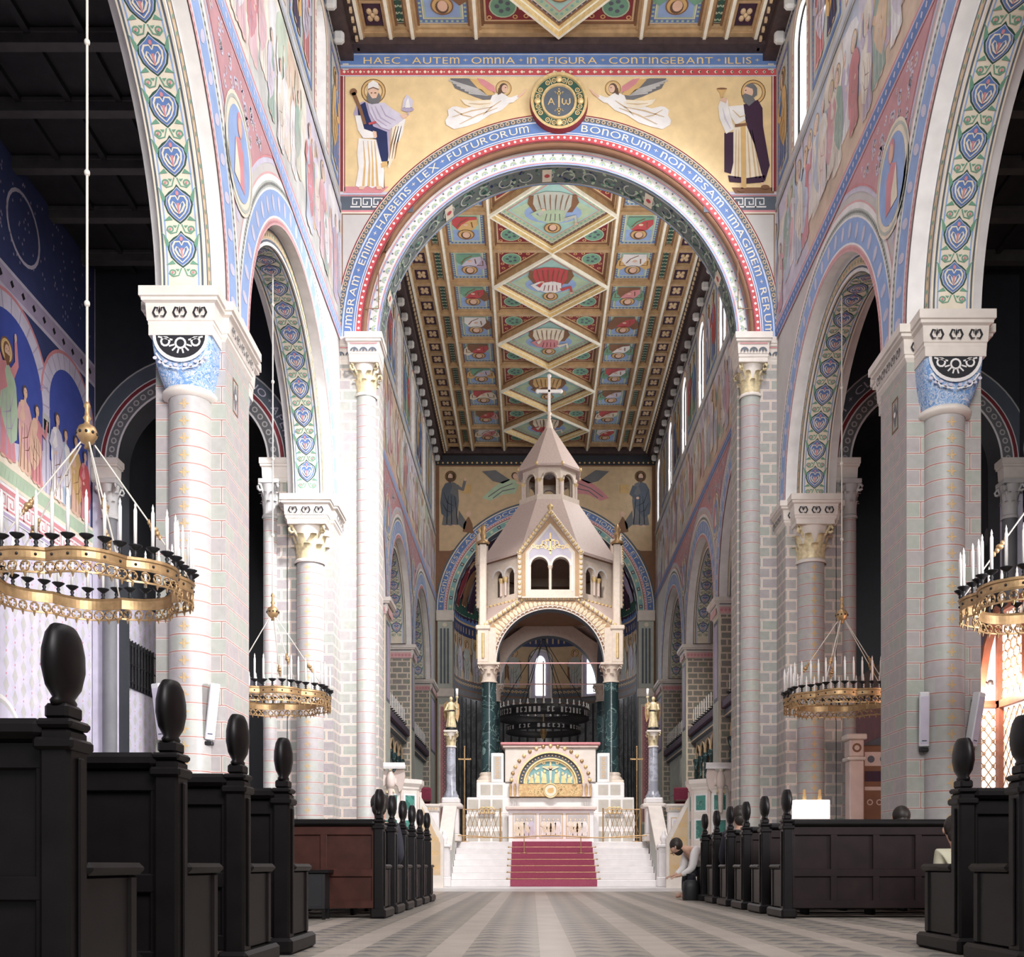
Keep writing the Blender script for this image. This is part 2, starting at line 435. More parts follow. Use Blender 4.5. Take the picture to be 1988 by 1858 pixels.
# ================================================================== painted people
SK, HR = P['skin'], P['hair']
PF = {n: mat('faded_' + n, tuple(.68 * a + .32 * b for a, b in zip(c, (.60, .55, .58))), .7, var=.22, scale=2.5) for n, c in PCOL.items()}
def halo(c, x, y, r):
    c.ell(x, y, r, r, 'gold', 1, 20); c.ring(x, y, r * .86, r, 'brown', 2, 20); c.ring(x, y, r * .72, r * .77, 'ochre', 2, 20)
def saint(c, h, robe, mantle, hal=True, rnd=random, arms=0, hair='hair', fold='brown', beard=False):
    """a standing painted figure of height h on the canvas c with its feet at the origin"""
    k = c.at(0, 0, h)
    if hal: halo(k, 0, .90, .105)
    k.poly([(-.15, .02), (-.12, .2), (-.15, .45), (-.135, .68), (-.10, .77), (-.03, .80), (.03, .80), (.10, .77), (.135, .68), (.14, .45), (.13, .2), (.16, .02), (.06, .0), (-.05, .01)], robe, 2)
    q = rnd.choice((-1, 1))
    m = k.at(0, 0, 1, 0, q)
    m.poly([(-.10, .77), (-.16, .66), (-.19, .42), (-.17, .22), (-.07, .14), (.04, .26), (.12, .40), (.10, .52), (-.01, .60), (.03, .72), (.0, .79)], mantle, 3)
    for i in range(3):
        x = -.09 + .08 * i + rnd.uniform(-.015, .015)
        k.line([(x * .7, .55), (x, .3), (x * 1.2, .03)], [.006, .012, .016], fold, 4)
    m.line([(-.13, .62), (-.06, .42), (.06, .36)], [.004, .014, .006], fold, 4)
    m.line([(-.15, .42), (-.08, .28), (.0, .25)], [.004, .014, .006], fold, 4)
    if arms == 0:
        m.line([(.10, .72), (.16, .58), (.06, .50)], [.085, .075, .06], mantle, 5); m.ell(.05, .505, .03, .025, 'skin', 6, 8)
    elif arms == 1:
        m.line([(.10, .72), (.22, .66), (.26, .82)], [.085, .07, .05], robe, 5); m.ell(.263, .845, .022, .035, 'skin', 6, 8)
    else:
        for e in (-1, 1):
            z = k.at(0, 0, 1, 0, e); z.line([(.09, .74), (.17, .86), (.15, 1.04)], [.085, .065, .045], robe, 5); z.ell(.148, 1.07, .022, .04, 'skin', 6, 8)
    k.ell(0, .90, .058, .072, hair, 4, 12); k.ell(.008, .89, .043, .060, 'skin', 5, 12)
    k.rect(-.025, .79, .025, .85, 'skin', 4)
    if beard: k.poly([(-.04, .87), (.05, .87), (.035, .80), (.005, .775), (-.03, .81)], hair, 6)
    k.line([(-.018, .905), (-.006, .905)], .008, 'hair', 6); k.line([(.018, .905), (.032, .905)], .008, 'hair', 6)
    k.ell(-.06, .005, .04, .014, 'skin', 4, 8); k.ell(.06, .0, .04, .014, 'skin', 4, 8)

def bust(c, h, robe, mantle, rnd):
    k = c.at(0, 0, h)
    w = rnd.choice(('ochre', 'pink', 'green', 'violet', 'cream', 'brown'))
    for e in (-1, 1):
        z = k.at(0, 0, 1, 0, e)
        if rnd.random() < .7: z.poly([(.1, .5), (.32, .72), (.46, .62), (.42, .3), (.3, .1), (.15, .2)], w, 2); z.line([(.2, .5), (.36, .52), (.36, .3)], .03, 'brown', 3)
    k.poly([(-.3, 0), (-.32, .3), (-.2, .52), (-.06, .58), (.06, .58), (.2, .52), (.32, .3), (.3, 0)], robe, 3)
    k.poly([(-.3, 0), (-.32, .3), (-.2, .5), (-.08, .3), (.1, .14), (.3, .1), (.3, 0)], mantle, 4)
    k.line([(-.2, .4), (-.1, .2), (.1, .05)], .03, 'brown', 5); k.line([(.18, .42), (.16, .2)], .03, 'brown', 5)
    k.ell(.02, .3, .06, .05, 'skin', 6, 8)
    k.ell(0, .72, .21, .21, 'ochre', 2, 20); k.ring(0, .72, .185, .21, 'brown', 3, 20)
    k.ell(0, .74, .125, .15, 'hair', 5, 14); k.ell(.01, .71, .095, .125, 'skin', 6, 14)

# ================================================================== ornaments
def medal(c, a, b, r):
    """scrolled oval boss with a palmette, for the undersides of the arches"""
    k = c.sub(lambda p, q: (a + p * r * 1.28, b + q * r * 1.08))
    k.poly([(0, 1.32), (.18, 1.05), (.5, .86), (.80, .55), (.86, .1), (.70, -.42), (.36, -.82), (0, -1.12), (-.36, -.82), (-.70, -.42), (-.86, .1), (-.80, .55), (-.5, .86), (-.18, 1.05)], 'dgreen', 1)
    k.poly([(0, 1.16), (.3, .84), (.68, .54), (.75, .1), (.60, -.38), (.31, -.74), (0, -1.0), (-.31, -.74), (-.60, -.38), (-.75, .1), (-.68, .54), (-.3, .84)], 'lav', 2)
    k.poly([(0, 1.10), (.28, .80), (.63, .52), (.70, .1), (.56, -.36), (.29, -.70), (0, -.94), (-.29, -.70), (-.56, -.36), (-.70, .1), (-.63, .52), (-.28, .80)], 'blue', 3)
    for e in (-1, 1):
        z = k.at(0, 0, 1, 0, e)
        z.line([(.0, .34), (.12, .60), (.40, .58), (.54, .30), (.50, -.08), (.34, -.42), (0, -.78)], [.05, .09, .12, .11, .09, .08, .05], 'cream', 4)
        z.line([(.0, -.50), (.20, -.30), (.38, .06), (.30, .26), (.19, .16)], [.05, .12, .12, .08, .04], 'cream', 5)
        z.line([(.0, -.40), (.10, -.05), (.17, .14)], [.05, .11, .03], 'cream', 5)
        z.poly([(.72, .5), (1.05, .98), (.98, .5), (.86, .2)], 'green', 2)
        z.poly([(.6, -.6), (.98, -.92), (.42, -.86)], 'green', 2)
        z.line([(.80, .62), (1.02, 1.02), (1.16, 1.20)], [.08, .07, .02], 'green', 2)
        z.ring(.62, -1.42, .13, .22, 'green', 2, 10); z.ell(.62, -1.42, .08, .08, 'rose', 3, 8)
        z.line([(.08, -1.12), (.26, -1.62), (.60, -1.70), (.84, -1.46)], .08, 'green', 2)
        z.poly([(.2, -1.2), (.46, -1.18), (.30, -1.36)], 'green', 2)
    k.line([(0, -.5), (0, .16)], [.06, .16], 'rose', 6)
    k.ell(0, .76, .10, .15, 'rose', 5, 8)

def soffit_paint(c, wd, L, r, base, d0=0):
    """a painted strip wd wide and L long (a across, b along)"""
    n = 40
    for i in range(n):
        b0, b1 = L * i / n, L * (i + 1) / n
        c.rect(-wd / 2, b0, wd / 2, b1, base, .5)
        for e in (-1, 1):
            c.rect(e * (wd / 2 - .015), b0, e * (wd / 2 - .04), b1, 'slate', 1)
            c.rect(e * (wd / 2 - .065), b0, e * (wd / 2 - .085), b1, 'lblue', 1)
    pitch = r * 3.05
    k = max(1, int(L / pitch)); off = (L - k * pitch) / 2 + pitch / 2
    for i in range(k): 
        b = off + i * pitch
        if b < L / 2: medal(c, 0, b + r * .35, r)
        else: medal(c.at(0, 2 * b, 1, 0, 1, -1), 0, b + r * .35, r)

def arch_bands(c, R, spec, n=44):
    """rings round an arch: spec = (r0, r1, paint)"""
    for r0, r1, m, d in spec:
        for i in range(n):
            a0, a1 = pi * R * i / n, pi * R * (i + 1) / n
            c.poly([(a0, r0), (a1, r0), (a1, r1), (a0, r1)], m, d)
def dots(c, R, r, rad, pitch, m, d=2, shape='dot'):
    n = int(pi * R / pitch)
    for i in range(n):
        a = (i + .5) * pi * R / n
        if shape == 'dot': c.ell(a, r, rad, rad, m, d, 8)
        elif shape == 'dia': c.poly([(a - rad, r), (a, r + rad), (a + rad, r), (a, r - rad)], m, d)
        elif shape == 'ring': c.ring(a, r, rad * .55, rad, m, d, 8)
        elif shape == 'oval': c.ell(a, r, rad * .55, rad, m, d, 10)

def dotrow(c, a0, a1, b, rad, pitch, m, d=2, shape='dot'):
    n = max(1, int((a1 - a0) / pitch))
    for i in range(n):
        a = a0 + (i + .5) * (a1 - a0) / n
        if shape == 'dot': c.ell(a, b, rad, rad, m, d, 8)
        elif shape == 'dia': c.poly([(a - rad, b), (a, b + rad), (a + rad, b), (a, b - rad)], m, d)
        elif shape == 'ring': c.ring(a, b, rad * .55, rad, m, d, 8)
        elif shape == 'zig': c.line([(a - pitch / 2, b - rad), (a, b + rad), (a + pitch / 2, b - rad)], rad * .5, m, d)
def meander(c, a0, a1, b, h, m, d=2):
    p = h * 1.15; n = int((a1 - a0) / p); w = h * .15
    for i in range(n):
        x = a0 + i * p; y = b
        c.line([(x, y), (x, y + h), (x + p * .78, y + h), (x + p * .78, y + h * .35), (x + p * .40, y + h * .35), (x + p * .40, y + h * .66)], w, m, d)
        c.line([(x, y + w / 2), (x + p, y + w / 2)], w, m, d)

# ================================================================== side walls of the nave and chancel
PIERS = {'L': [(-1.0, 0.1), (6.2, 7.37), (13.65, 14.78), (21.0, YA2), (28.5, 29.4), (34.6, 35.5), (41.0, YE + .6)],
         'R': [(-1.0, 0.1), (6.6, 7.65), (14.2, 15.25), (21.0, YA2), (28.5, 29.4), (34.6, 35.5), (41.0, YE + .6)]}
WINS = [2.3, 5.8, 9.3, 12.8, 16.3, 19.85, 27.95, 31.5, 35.05, 38.6, 42.1]
WZ0, WZ1, WR = 14.35, 16.25, .45
ROBES = ['white', 'cream', 'rose', 'pink', 'ochre', 'lav', 'green', 'lgreen', 'white', 'violet', 'red', 'sky', 'lav', 'white', 'cream']

def side_wall(side):
    X, XO = (XL, XLO) if side == 'L' else (XR, XRO)
    nm = 'wall_left' if side == 'L' else 'wall_right'
    fn = sL(X) if side == 'L' else sR(X)
    fo = (lambda a, b, d: (XO, a, b))
    mb = MB(); base = PLAST
    piers = PIERS[side]
    bays = [(piers[i][1], piers[i + 1][0]) for i in range(len(piers) - 1)]
    for f in (fn, fo):
        c = CV(mb, f)
        for (a, b) in piers: c.rect(a, HS, b, ZSTR, base, 0)
        for a, b in bays:
            R = (b - a) / 2; yc = (a + b) / 2; n = 40
            for i in range(n):
                t0, t1 = pi * i / n, pi * (i + 1) / n
                p = [(yc - R * cos(t0), HS + R * sin(t0)), (yc - R * cos(t1), HS + R * sin(t1))]
                c.poly([p[0], p[1], (p[1][0], ZSTR), (p[0][0], ZSTR)], base, 0)
        c.rect(-1, ZSTR, YE + .6, WZ0, base, 0)
        ys = [-1]
        for wy in WINS: ys += [wy - WR, wy + WR]
        ys.append(YE + .6)
        for i in range(0, len(ys), 2): c.rect(ys[i], WZ0, ys[i + 1], ZP + .2, base, 0)
        for wy in WINS:
            n = 12
            for i in range(n):
                t0, t1 = pi * i / n, pi * (i + 1) / n
                p = [(wy - WR * cos(t0), WZ1 + WR * sin(t0)), (wy - WR * cos(t1), WZ1 + WR * sin(t1))]
                c.poly([p[0], p[1], (p[1][0], ZP + .2), (p[0][0], ZP + .2)], base, 0)
    # outer arch soffits
    for a, b in bays:
        R = (b - a) / 2; yc = (a + b) / 2; n = 40
        rows = [[(x, yc - R * cos(pi * i / n), HS + R * sin(pi * i / n)) for x in (X, XO)] for i in range(n + 1)]
        mb.grid(rows, P['white'])
    # window reveals
    for wy in WINS:
        pr = [(wy - WR, WZ0), (wy - WR, WZ1)] + [(wy - WR * cos(pi * i / 12), WZ1 + WR * sin(pi * i / 12)) for i in range(1, 12)] + [(wy + WR, WZ1), (wy + WR, WZ0)]
        mb.grid([[(x, p[0], p[1]) for x in (X, XO)] for p in pr + pr[:1]], P['white'], False)
    wall = struct(mb.build(nm))
    # ---- inner arch ribs with painted undersides
    Xc = (X + XO) / 2
    for bi, (a, b) in enumerate(bays):
        if bi < 1: continue
        R = (b - a) / 2; yc = (a + b) / 2; Ri = R - .27; wd = .56
        m2 = MB(); n = 40
        for x0 in (Xc - wd / 2, Xc + wd / 2):
            m2.grid([[(x0, yc - r * cos(pi * i / n), HS + r * sin(pi * i / n)) for r in (Ri, R)] for i in range(n + 1)], P['white'], False)
        m2.grid([[(x, yc - Ri * cos(pi * i / n), HS + Ri * sin(pi * i / n)) for x in (Xc - wd / 2, Xc + wd / 2)] for i in range(n + 1)], P['cream'])
        c = CV(m2, soff(Xc, yc, HS, Ri), .005)
        soffit_paint(c, wd - .02, pi * Ri, .165 if Ri > 2.5 else .15, 'cream')
        # scrollwork on the broad outer soffit strips and the rib face
        fo2 = (lambda x0, sg: (lambda aa, bb, d: (x0 + sg * d, aa, bb)))
        for x0, sg in ((Xc - wd / 2, -1), (Xc + wd / 2, 1)):
            cc = polar(CV(m2, fo2(x0, sg)), yc, HS, R)
            arch_bands(cc, R, [(R - .22, R - .19, 'slate', 1), (R - .06, R - .03, 'slate', 1), (R - .18, R - .07, 'tan', 1)], 36)
            dots(cc, R, R - .125, .028, .17, 'green', 2)
        m2.build('arch_rib', wall, 'arch rib with blue palmettes painted on its underside')
    # ---- painting of the spandrels
    m3 = MB(); c = CV(m3, fn)
    for bi, (a, b) in enumerate(bays):
        if bi < 1: continue
        R = (b - a) / 2; yc = (a + b) / 2
        q = polar(c.lift(4 * (bi % 2)), yc, HS, R)
        arch_bands(q, R, [(R, R + .09, 'pink', 1), (R + .09, R + .12, 'white', 1), (R + .12, R + .46, 'lblue', 1), (R + .46, R + .49, 'white', 1), (R + .49, R + .58, 'greyg', 1), (R + .58, R + .66, 'white', 1), (R + .66, R + .69, 'pink', 1)])
        dots(q, R, R + .045, .022, .085, 'rose', 2)
        dots(q, R, R + .29, .115, .37, 'lav', 2, 'oval'); dots(q, R, R + .535, .022, .075, 'dgrey', 2)
    # spandrel fields above the piers, with a framed medallion
    for i in range(1, len(piers)):
        a, b = piers[i]
        if i == 3: continue
        pc = (a + b) / 2
        lb = bays[i - 1]; rb = bays[i] if i < len(bays) else (b, b + 6)
        RL = (lb[1] - lb[0]) / 2 + .80; RR = (rb[1] - rb[0]) / 2 + .80
        yl = (lb[0] + lb[1]) / 2; yr = (rb[0] + rb[1]) / 2
        zt = ZSTR - .32
        def edge(yc, R, sg, sh):
            out = []
            for k in range(15):
                z = HS + .9 + (zt - HS - .9) * k / 14
                r = R + sh; hh = z - HS
                y = yc + sg * sqrt(max(0, r * r - hh * hh)) if hh < r else yc
                out.append((y, z))
            return out
        for sh, m, d in ((.0, 'lav', 1), (.07, 'rose', 2), (.10, 'dusk', 3)):
            A = edge(yl, RL, 1, sh); B = edge(yr, RR, -1, sh)
            A = [(y, z) for (y, z), (y2, _) in zip(A, B) if y < y2]; B2 = [(y, z) for (y, z), (y2, _) in zip(B, edge(yl, RL, 1, sh)) if y2 < y]
            if i == len(piers) - 1: continue
            if len(A) > 1:
                for k in range(len(A) - 1): c.poly([A[k], B2[k], B2[k + 1], A[k + 1]], m, d)
        if i == len(piers) - 1: continue
        rr = random.Random(i)
        for k in range(150):          # scrolled foliage
            z = rr.uniform(HS + 1.1, zt - .1)
            hl = z - HS
            ya = yl + sqrt(max(0, (RL + .2) ** 2 - hl * hl)) if hl < RL else yl + .3
            yb = yr - sqrt(max(0, (RR + .2) ** 2 - hl * hl)) if hl < RR else yr - .3
            if yb - ya < .1: continue
            y = rr.uniform(ya, yb); s = rr.uniform(.04, .10); t = rr.uniform(0, 6)
            c.ring(y, z, s * .6, s, 'lav', 4, 9, t, t + 4.6); c.ell(y, z, s * .3, s * .3, 'cream', 4, 6)
        zc = HS + 2.35
        rm = .52 if i < 3 else .40
        c.ell(pc, zc, rm + .16, rm + .22, 'cream', 5, 28); c.ring(pc, zc, rm + .09, rm + .13, 'greyg', 6, 28, sq=1.06)
        c.ell(pc, zc, rm, rm + .06, 'lblue', 6, 28)
        bust(c.at(pc, zc - .5, 1, 0).sub(lambda p, q: (p, q)), .95, 'rose', 'cream', random.Random(i * 3)) if False else None
        k = c.at(pc, zc - rm * .75, 1.0)
        k.poly([(-.25, 0), (-.2, .5), (0, .62), (.2, .5), (.25, 0)], 'rose', 7); k.poly([(-.25, 0), (-.2, .5), (.0, .2), (.02, 0)], 'cream', 8)
        k.ell(0, .78, .13, .17, 'rose', 7, 10); k.ell(0, .75, .09, .13, 'skin', 8, 10)
    # string course with an inscription-like border
    c.rect(0, ZSTR - .30, YE, ZSTR - .02, 'lav', 4); c.rect(0, ZSTR - .27, YE, ZSTR - .06, 'lblue' if side == 'L' else 'blue', 5)
    c.rect(0, ZSTR - .33, YE, ZSTR - .30, 'rose', 5); c.rect(0, ZSTR - .02, YE, ZSTR + .02, 'rose', 5)
    dotrow(c, 6, YE, ZSTR - .165, .045, .17, 'lav', 6, 'dia')
    m3.build('painted_spandrels', wall, 'painted spandrels with blue arch borders and oval medallions')
    # ---- fresco frieze
    m4 = MB(); c = CV(m4, fn, .0006); ns = 0; PO = dict(P); P.update(PF); rr = random.Random(11 if side == 'L' else 23)
    z0, z1 = ZSTR + .05, ZF - .2
    y = 8.0
    while y < YE:
        y2 = min(YE, y + rr.uniform(2.8, 4.2))
        skyc = rr.choice(('sky', 'lav', 'cream', 'tan', 'lav')) ; gr = rr.choice(('cream', 'tan', 'greyg', 'lav'))
        c.rect(y, z0, y2, z1, skyc, 1); c.rect(y, z0, y2, z0 + rr.uniform(.5, .9), gr, 2)
        for el in range(6):
            yy = rr.uniform(y, y2); zz = rr.uniform(z0 + .8, z1); ww = rr.uniform(.2, .8); hh = rr.uniform(.1, .5)
            c.ell(min(max(yy, y + ww), y2 - ww) if y2 - y > 2 * ww else yy, min(zz, z1 - hh), ww, hh, rr.choice(('white', 'lgreen', 'cream', 'ochre', 'greyg')), 2.7 + .5 * el, 12)
        if rr.random() < .5:
            yy = rr.uniform(y + .2, y2 - .9); c.rect(yy, z0 + .5, yy + rr.uniform(.4, .9), z1 - rr.uniform(0, .8), rr.choice(('cream', 'grey', 'tan')), 6)
        yy = y + .2
        while yy < y2 - .1:
            h = rr.uniform(1.35, 2.0); b0 = z0 + rr.uniform(.02, .55)
            if b0 + h * 1.08 > z1: h = (z1 - b0) / 1.1
            ns += 1
            saint(c.lift(7 + 7 * (ns % 4)).at(yy, b0, 1.0), h, rr.choice(ROBES), rr.choice(ROBES), rr.random() < .25, rr, rr.choice((0, 0, 1, 2)), rr.choice(('hair', 'brown', 'grey')), rr.choice(('brown', 'rose', 'violet', 'grey')))
            yy += rr.uniform(.3, .62)
        y = y2
    c = c.lift(32); c.rect(0, ZF - .2, YE, ZF - .02, 'greyg', 8); c.rect(0, ZF - .17, YE, ZF - .12, 'slate', 9); c.rect(0, ZF - .09, YE, ZF - .06, 'lblue', 9)
    P.update(PO); m4.build('fresco_frieze', wall, 'long fresco frieze of robed figures under the windows')
    # ---- clerestory painting
    m5 = MB(); c = CV(m5, fn)
    for i, wy in enumerate(WINS):
        if wy < 12: continue
        for e in (-1, 1):
            c.rect(wy + e * (WR + .02), WZ0 - .02, wy + e * (WR + .17), WZ1, 'cream', 2); c.rect(wy + e * (WR + .17), WZ0 - .02, wy + e * (WR + .21), WZ1, 'rose', 2)
            for k in range(9): c.ring(wy + e * (WR + .095), WZ0 + .1 + .21 * k, .03, .05, 'rose', 3, 8)
        q = polar(c, wy, WZ1, WR)
        arch_bands(q, WR, [(WR + .02, WR + .17, 'cream', 2), (WR + .17, WR + .21, 'rose', 2)], 14)
        # panel between this window and the next
        ny = WINS[i + 1] if i + 1 < len(WINS) else YE + 1
        a, b = wy + WR + .35, min(ny - WR - .35, YE - .05)
        if a < YA2 and b > YA: b = YA - .1
        if b - a < .5: continue
        c.frame(a, ZF + .12, b, 16.85, .06, 'greyg', 1); c.frame(a + .1, ZF + .22, b - .1, 16.75, .10, 'blue' , 2)
        dotrow(c, a + .2, b - .2, 16.7, .025, .09, 'rose', 3); 
        for k in range(24): 
            for yy in (a + .15, b - .15): c.ell(yy, ZF + .35 + k * .1, .022, .022, 'rose', 3, 6)
        nn = max(1, int((b - a - .4) / .75))
        c.rect(a + .2, ZF + .32, b - .2, 16.62, 'greyg' , 2)
        rr = random.Random(i)
        for k in range(nn):
            x = a + .2 + (k + .5) * (b - a - .4) / nn
            saint(c.lift(3).at(x, ZF + .4, 1), 1.9, rr.choice(('rose', 'dblue', 'green', 'violet', 'blue', 'brown')), rr.choice(('red', 'blue', 'ochre', 'lav')), True, rr, 0)
    c.rect(0, 16.9, YE, 17.15, 'greyg', 1); c.rect(0, 16.95, YE, 17.06, 'dblue', 2); dotrow(c, 10, YE, 17.0, .03, .12, 'ochre', 3, 'dia')
    m5.build('painted_clerestory', wall, 'painted panels of saints between the upper windows')
    return wall
wall_left = side_wall('L'); wall_right = side_wall('R')

# ---- clerestory windows
def glass_mat(name, col, e):
    m, nt, b = nodes(name)
    tc = nt.nodes.new('ShaderNodeTexCoord')
    br = nt.nodes.new('ShaderNodeTexVoronoi'); br.inputs['Scale'].default_value = 7; br.feature = 'DISTANCE_TO_EDGE'
    nt.links.new(tc.outputs['Object'], br.inputs['Vector'])
    cr = nt.nodes.new('ShaderNodeValToRGB'); cr.color_ramp.elements[0].position = .01; cr.color_ramp.elements[1].position = .03
    cr.color_ramp.elements[0].color = (*[c * .35 for c in col], 1); cr.color_ramp.elements[1].color = (*col, 1)
    nt.links.new(br.outputs['Distance'], cr.inputs[0])
    nt.links.new(cr.outputs[0], b.inputs['Emission Color']); b.inputs['Emission Strength'].default_value = e
    b.inputs['Base Color'].default_value = (*col, 1); b.inputs['Roughness'].default_value = .15
    return m
GL_S = glass_mat('daylit_window_glass', (.93, .96, 1), 2.2)
GL_N = glass_mat('dim_window_glass', (.80, .82, .86), .35)
k = 0
for side, X, sg, gm, dep in (('L', XL, -1, GL_N, .82), ('R', XR, 1, GL_S, .10)):
    for wy in WINS:
        if wy < 12: continue
        k += 1
        mb = MB(); x = X + sg * dep
        pr = [(wy - WR, WZ0), (wy - WR, WZ1)] + [(wy - WR * cos(pi * i / 12), WZ1 + WR * sin(pi * i / 12)) for i in range(1, 12)] + [(wy + WR, WZ1), (wy + WR, WZ0)]
        mb.face([(x, p[0], p[1]) for p in pr], gm)
        win = struct(mb.build('window_%d' % k))
        mf = MB()
        mf.tube([(x, p[0] * .97 + wy * .03, p[1]) for p in pr], .03, BLACK, 6, True)
        mf.build('window_frame', win)

# ================================================================== nave piers
def corinth(mb, cx, cy, z0, z1, r, m, ab, a0=0, a1=2 * pi, abm=None, leafm=None):
    """leafy capital: bell, two rings of leaves, volutes and a square abacus"""
    h = z1 - z0
    mb.lathe([(r * 1.12, 0), (r * 1.18, h * .04), (r * 1.1, h * .09), (r, h * .1), (r * 1.05, h * .5), (r * 1.35, h * .88)], (cx, cy, z0), m, 20, a0, a1)
    lm = leafm or m
    for tier, (hz, n, out, ofs) in enumerate(((.50, 8, 1.38, 0), (.78, 8, 1.55, .5))):
        for i in range(n):
            t = 2 * pi * (i + ofs) / n
            if not (a0 - .1 <= (t if t >= a0 - .1 else t + 2 * pi) <= a1 + .1): continue
            rows = []
            for kk in range(7):
                q = kk / 6
                rad = r * (1.04 + (out - 1.04) * q ** 3) + (.0 if kk < 6 else r * .1)
                zz = z0 + h * .1 + h * (hz - .1) * (q if q < .85 else .85 - (q - .85) * .8 + .08)
                wdt = r * .40 * (1 - .75 * abs(q - .35) ** 1.2 * 1.2)
                rows.append([(cx + rad * cos(t) - s * wdt * sin(t) - abs(s) * .25 * wdt * cos(t), cy + rad * sin(t) + s * wdt * cos(t) - abs(s) * .25 * wdt * sin(t), zz) for s in (-1, -.5, 0, .5, 1)])
            mb.grid(rows, lm)
    for i in range(4):
        t = pi / 4 + i * pi / 2
        if not (a0 - .3 <= (t if t >= a0 - .3 else t + 2 * pi) <= a1 + .3): continue
        vx, vy = cx + ab * 1.12 * cos(t), cy + ab * 1.12 * sin(t)
        pts = [(cx + (r * .9 + (ab * 1.2 - r * .9) * q) * cos(t), cy + (r * .9 + (ab * 1.2 - r * .9) * q) * sin(t), z0 + h * (.55 + .35 * q)) for q in (0, .4, .8)]
        for kk in range(8):
            aa = pi * .6 - kk * .8; rr = h * .11 * (1 - kk / 10)
            pts.append((vx + rr * cos(aa) * cos(t), vy + rr * cos(aa) * sin(t), z0 + h * .76 + rr * sin(aa)))
        mb.tube(pts, h * .035, lm, 6)
    mb.bbox(cx - ab, cy - ab, z1 - h * .12, cx + ab, cy + ab, z1, abm or m, .01)

def cushion(mb, cx, cy, z0, z1, r, hs, m, a0, a1):
    """cushion capital: round below, square above (only the half outside the pier is built)"""
    rows = []
    n = 24
    for q in (0, .25, .5, .7, .85, 1.0):
        e = 2 + 12 * q ** 1.5; rad = r + (hs - r) * min(1, sin(q * pi / 2) ** .8)
        row = []
        for j in range(n + 1):
            t = a0 + (a1 - a0) * j / n
            k = (abs(cos(t)) ** e + abs(sin(t)) ** e) ** (-1 / e)
            row.append((cx + rad * k * cos(t), cy + rad * k * sin(t), z0 + (z1 - z0) * q * .82))
        rows.append(row)
    mb.grid(rows, m)

def scrolls(c, a0, a1, b0, b1, m='black', d=2):
    h = b1 - b0; n = max(1, round((a1 - a0) / (h * 1.25))); p = (a1 - a0) / n
    for i in range(n):
        x = a0 + (i + .5) * p
        for e in (-1, 1):
            z = c.at(x, b0, h, 0, e)
            z.line([(.05, .15), (.3, .12), (.45, .4), (.3, .75), (.12, .72), (.16, .52)], [.05, .13, .15, .13, .11, .06], m, d)
        c.poly([(x - h * .1, b0 + h * .5), (x, b0 + h * .85), (x + h * .1, b0 + h * .5), (x, b0 + h * .3)], m, d)

def moulded(mb, x0, y0, x1, y1, z0, z1, out, m):
    """a stepped, splayed impost moulding round a rectangle"""
    h = z1 - z0
    rows = []
    for o, z in ((0, 0), (out * .25, .10), (out * .25, .18), (out * .35, .2), (out * .45, .62), (out * .8, .66), (out * .8, .74), (out, .76), (out, 1.0), (0, 1.0)):
        rows.append([(x0 - o, y0 - o, z0 + z * h), (x1 + o, y0 - o, z0 + z * h), (x1 + o, y1 + o, z0 + z * h), (x0 - o, y1 + o, z0 + z * h)])
    mb.grid(rows, m, False, cu=True); mb.face(rows[0][::-1], m); mb.face(rows[-1], m)

def cross_orn(c, b, s, m):
    c.line([(-s, b), (s, b)], s * .35, m, 1); c.line([(0, b - s), (0, b + s)], s * .35, m, 1)
    for x, y in ((-s, 0), (s, 0), (0, -s), (0, s)): c.poly([(x - s * .3, b + y), (x, b + y + s * .3), (x + s * .3, b + y), (x, b + y - s * .3)], m, 1.5)
    for e in (-1, 1):
        for g in (-1, 1): c.ell(e * s * .45, b + g * s * .45, s * .16, s * .16, m, 1, 6)

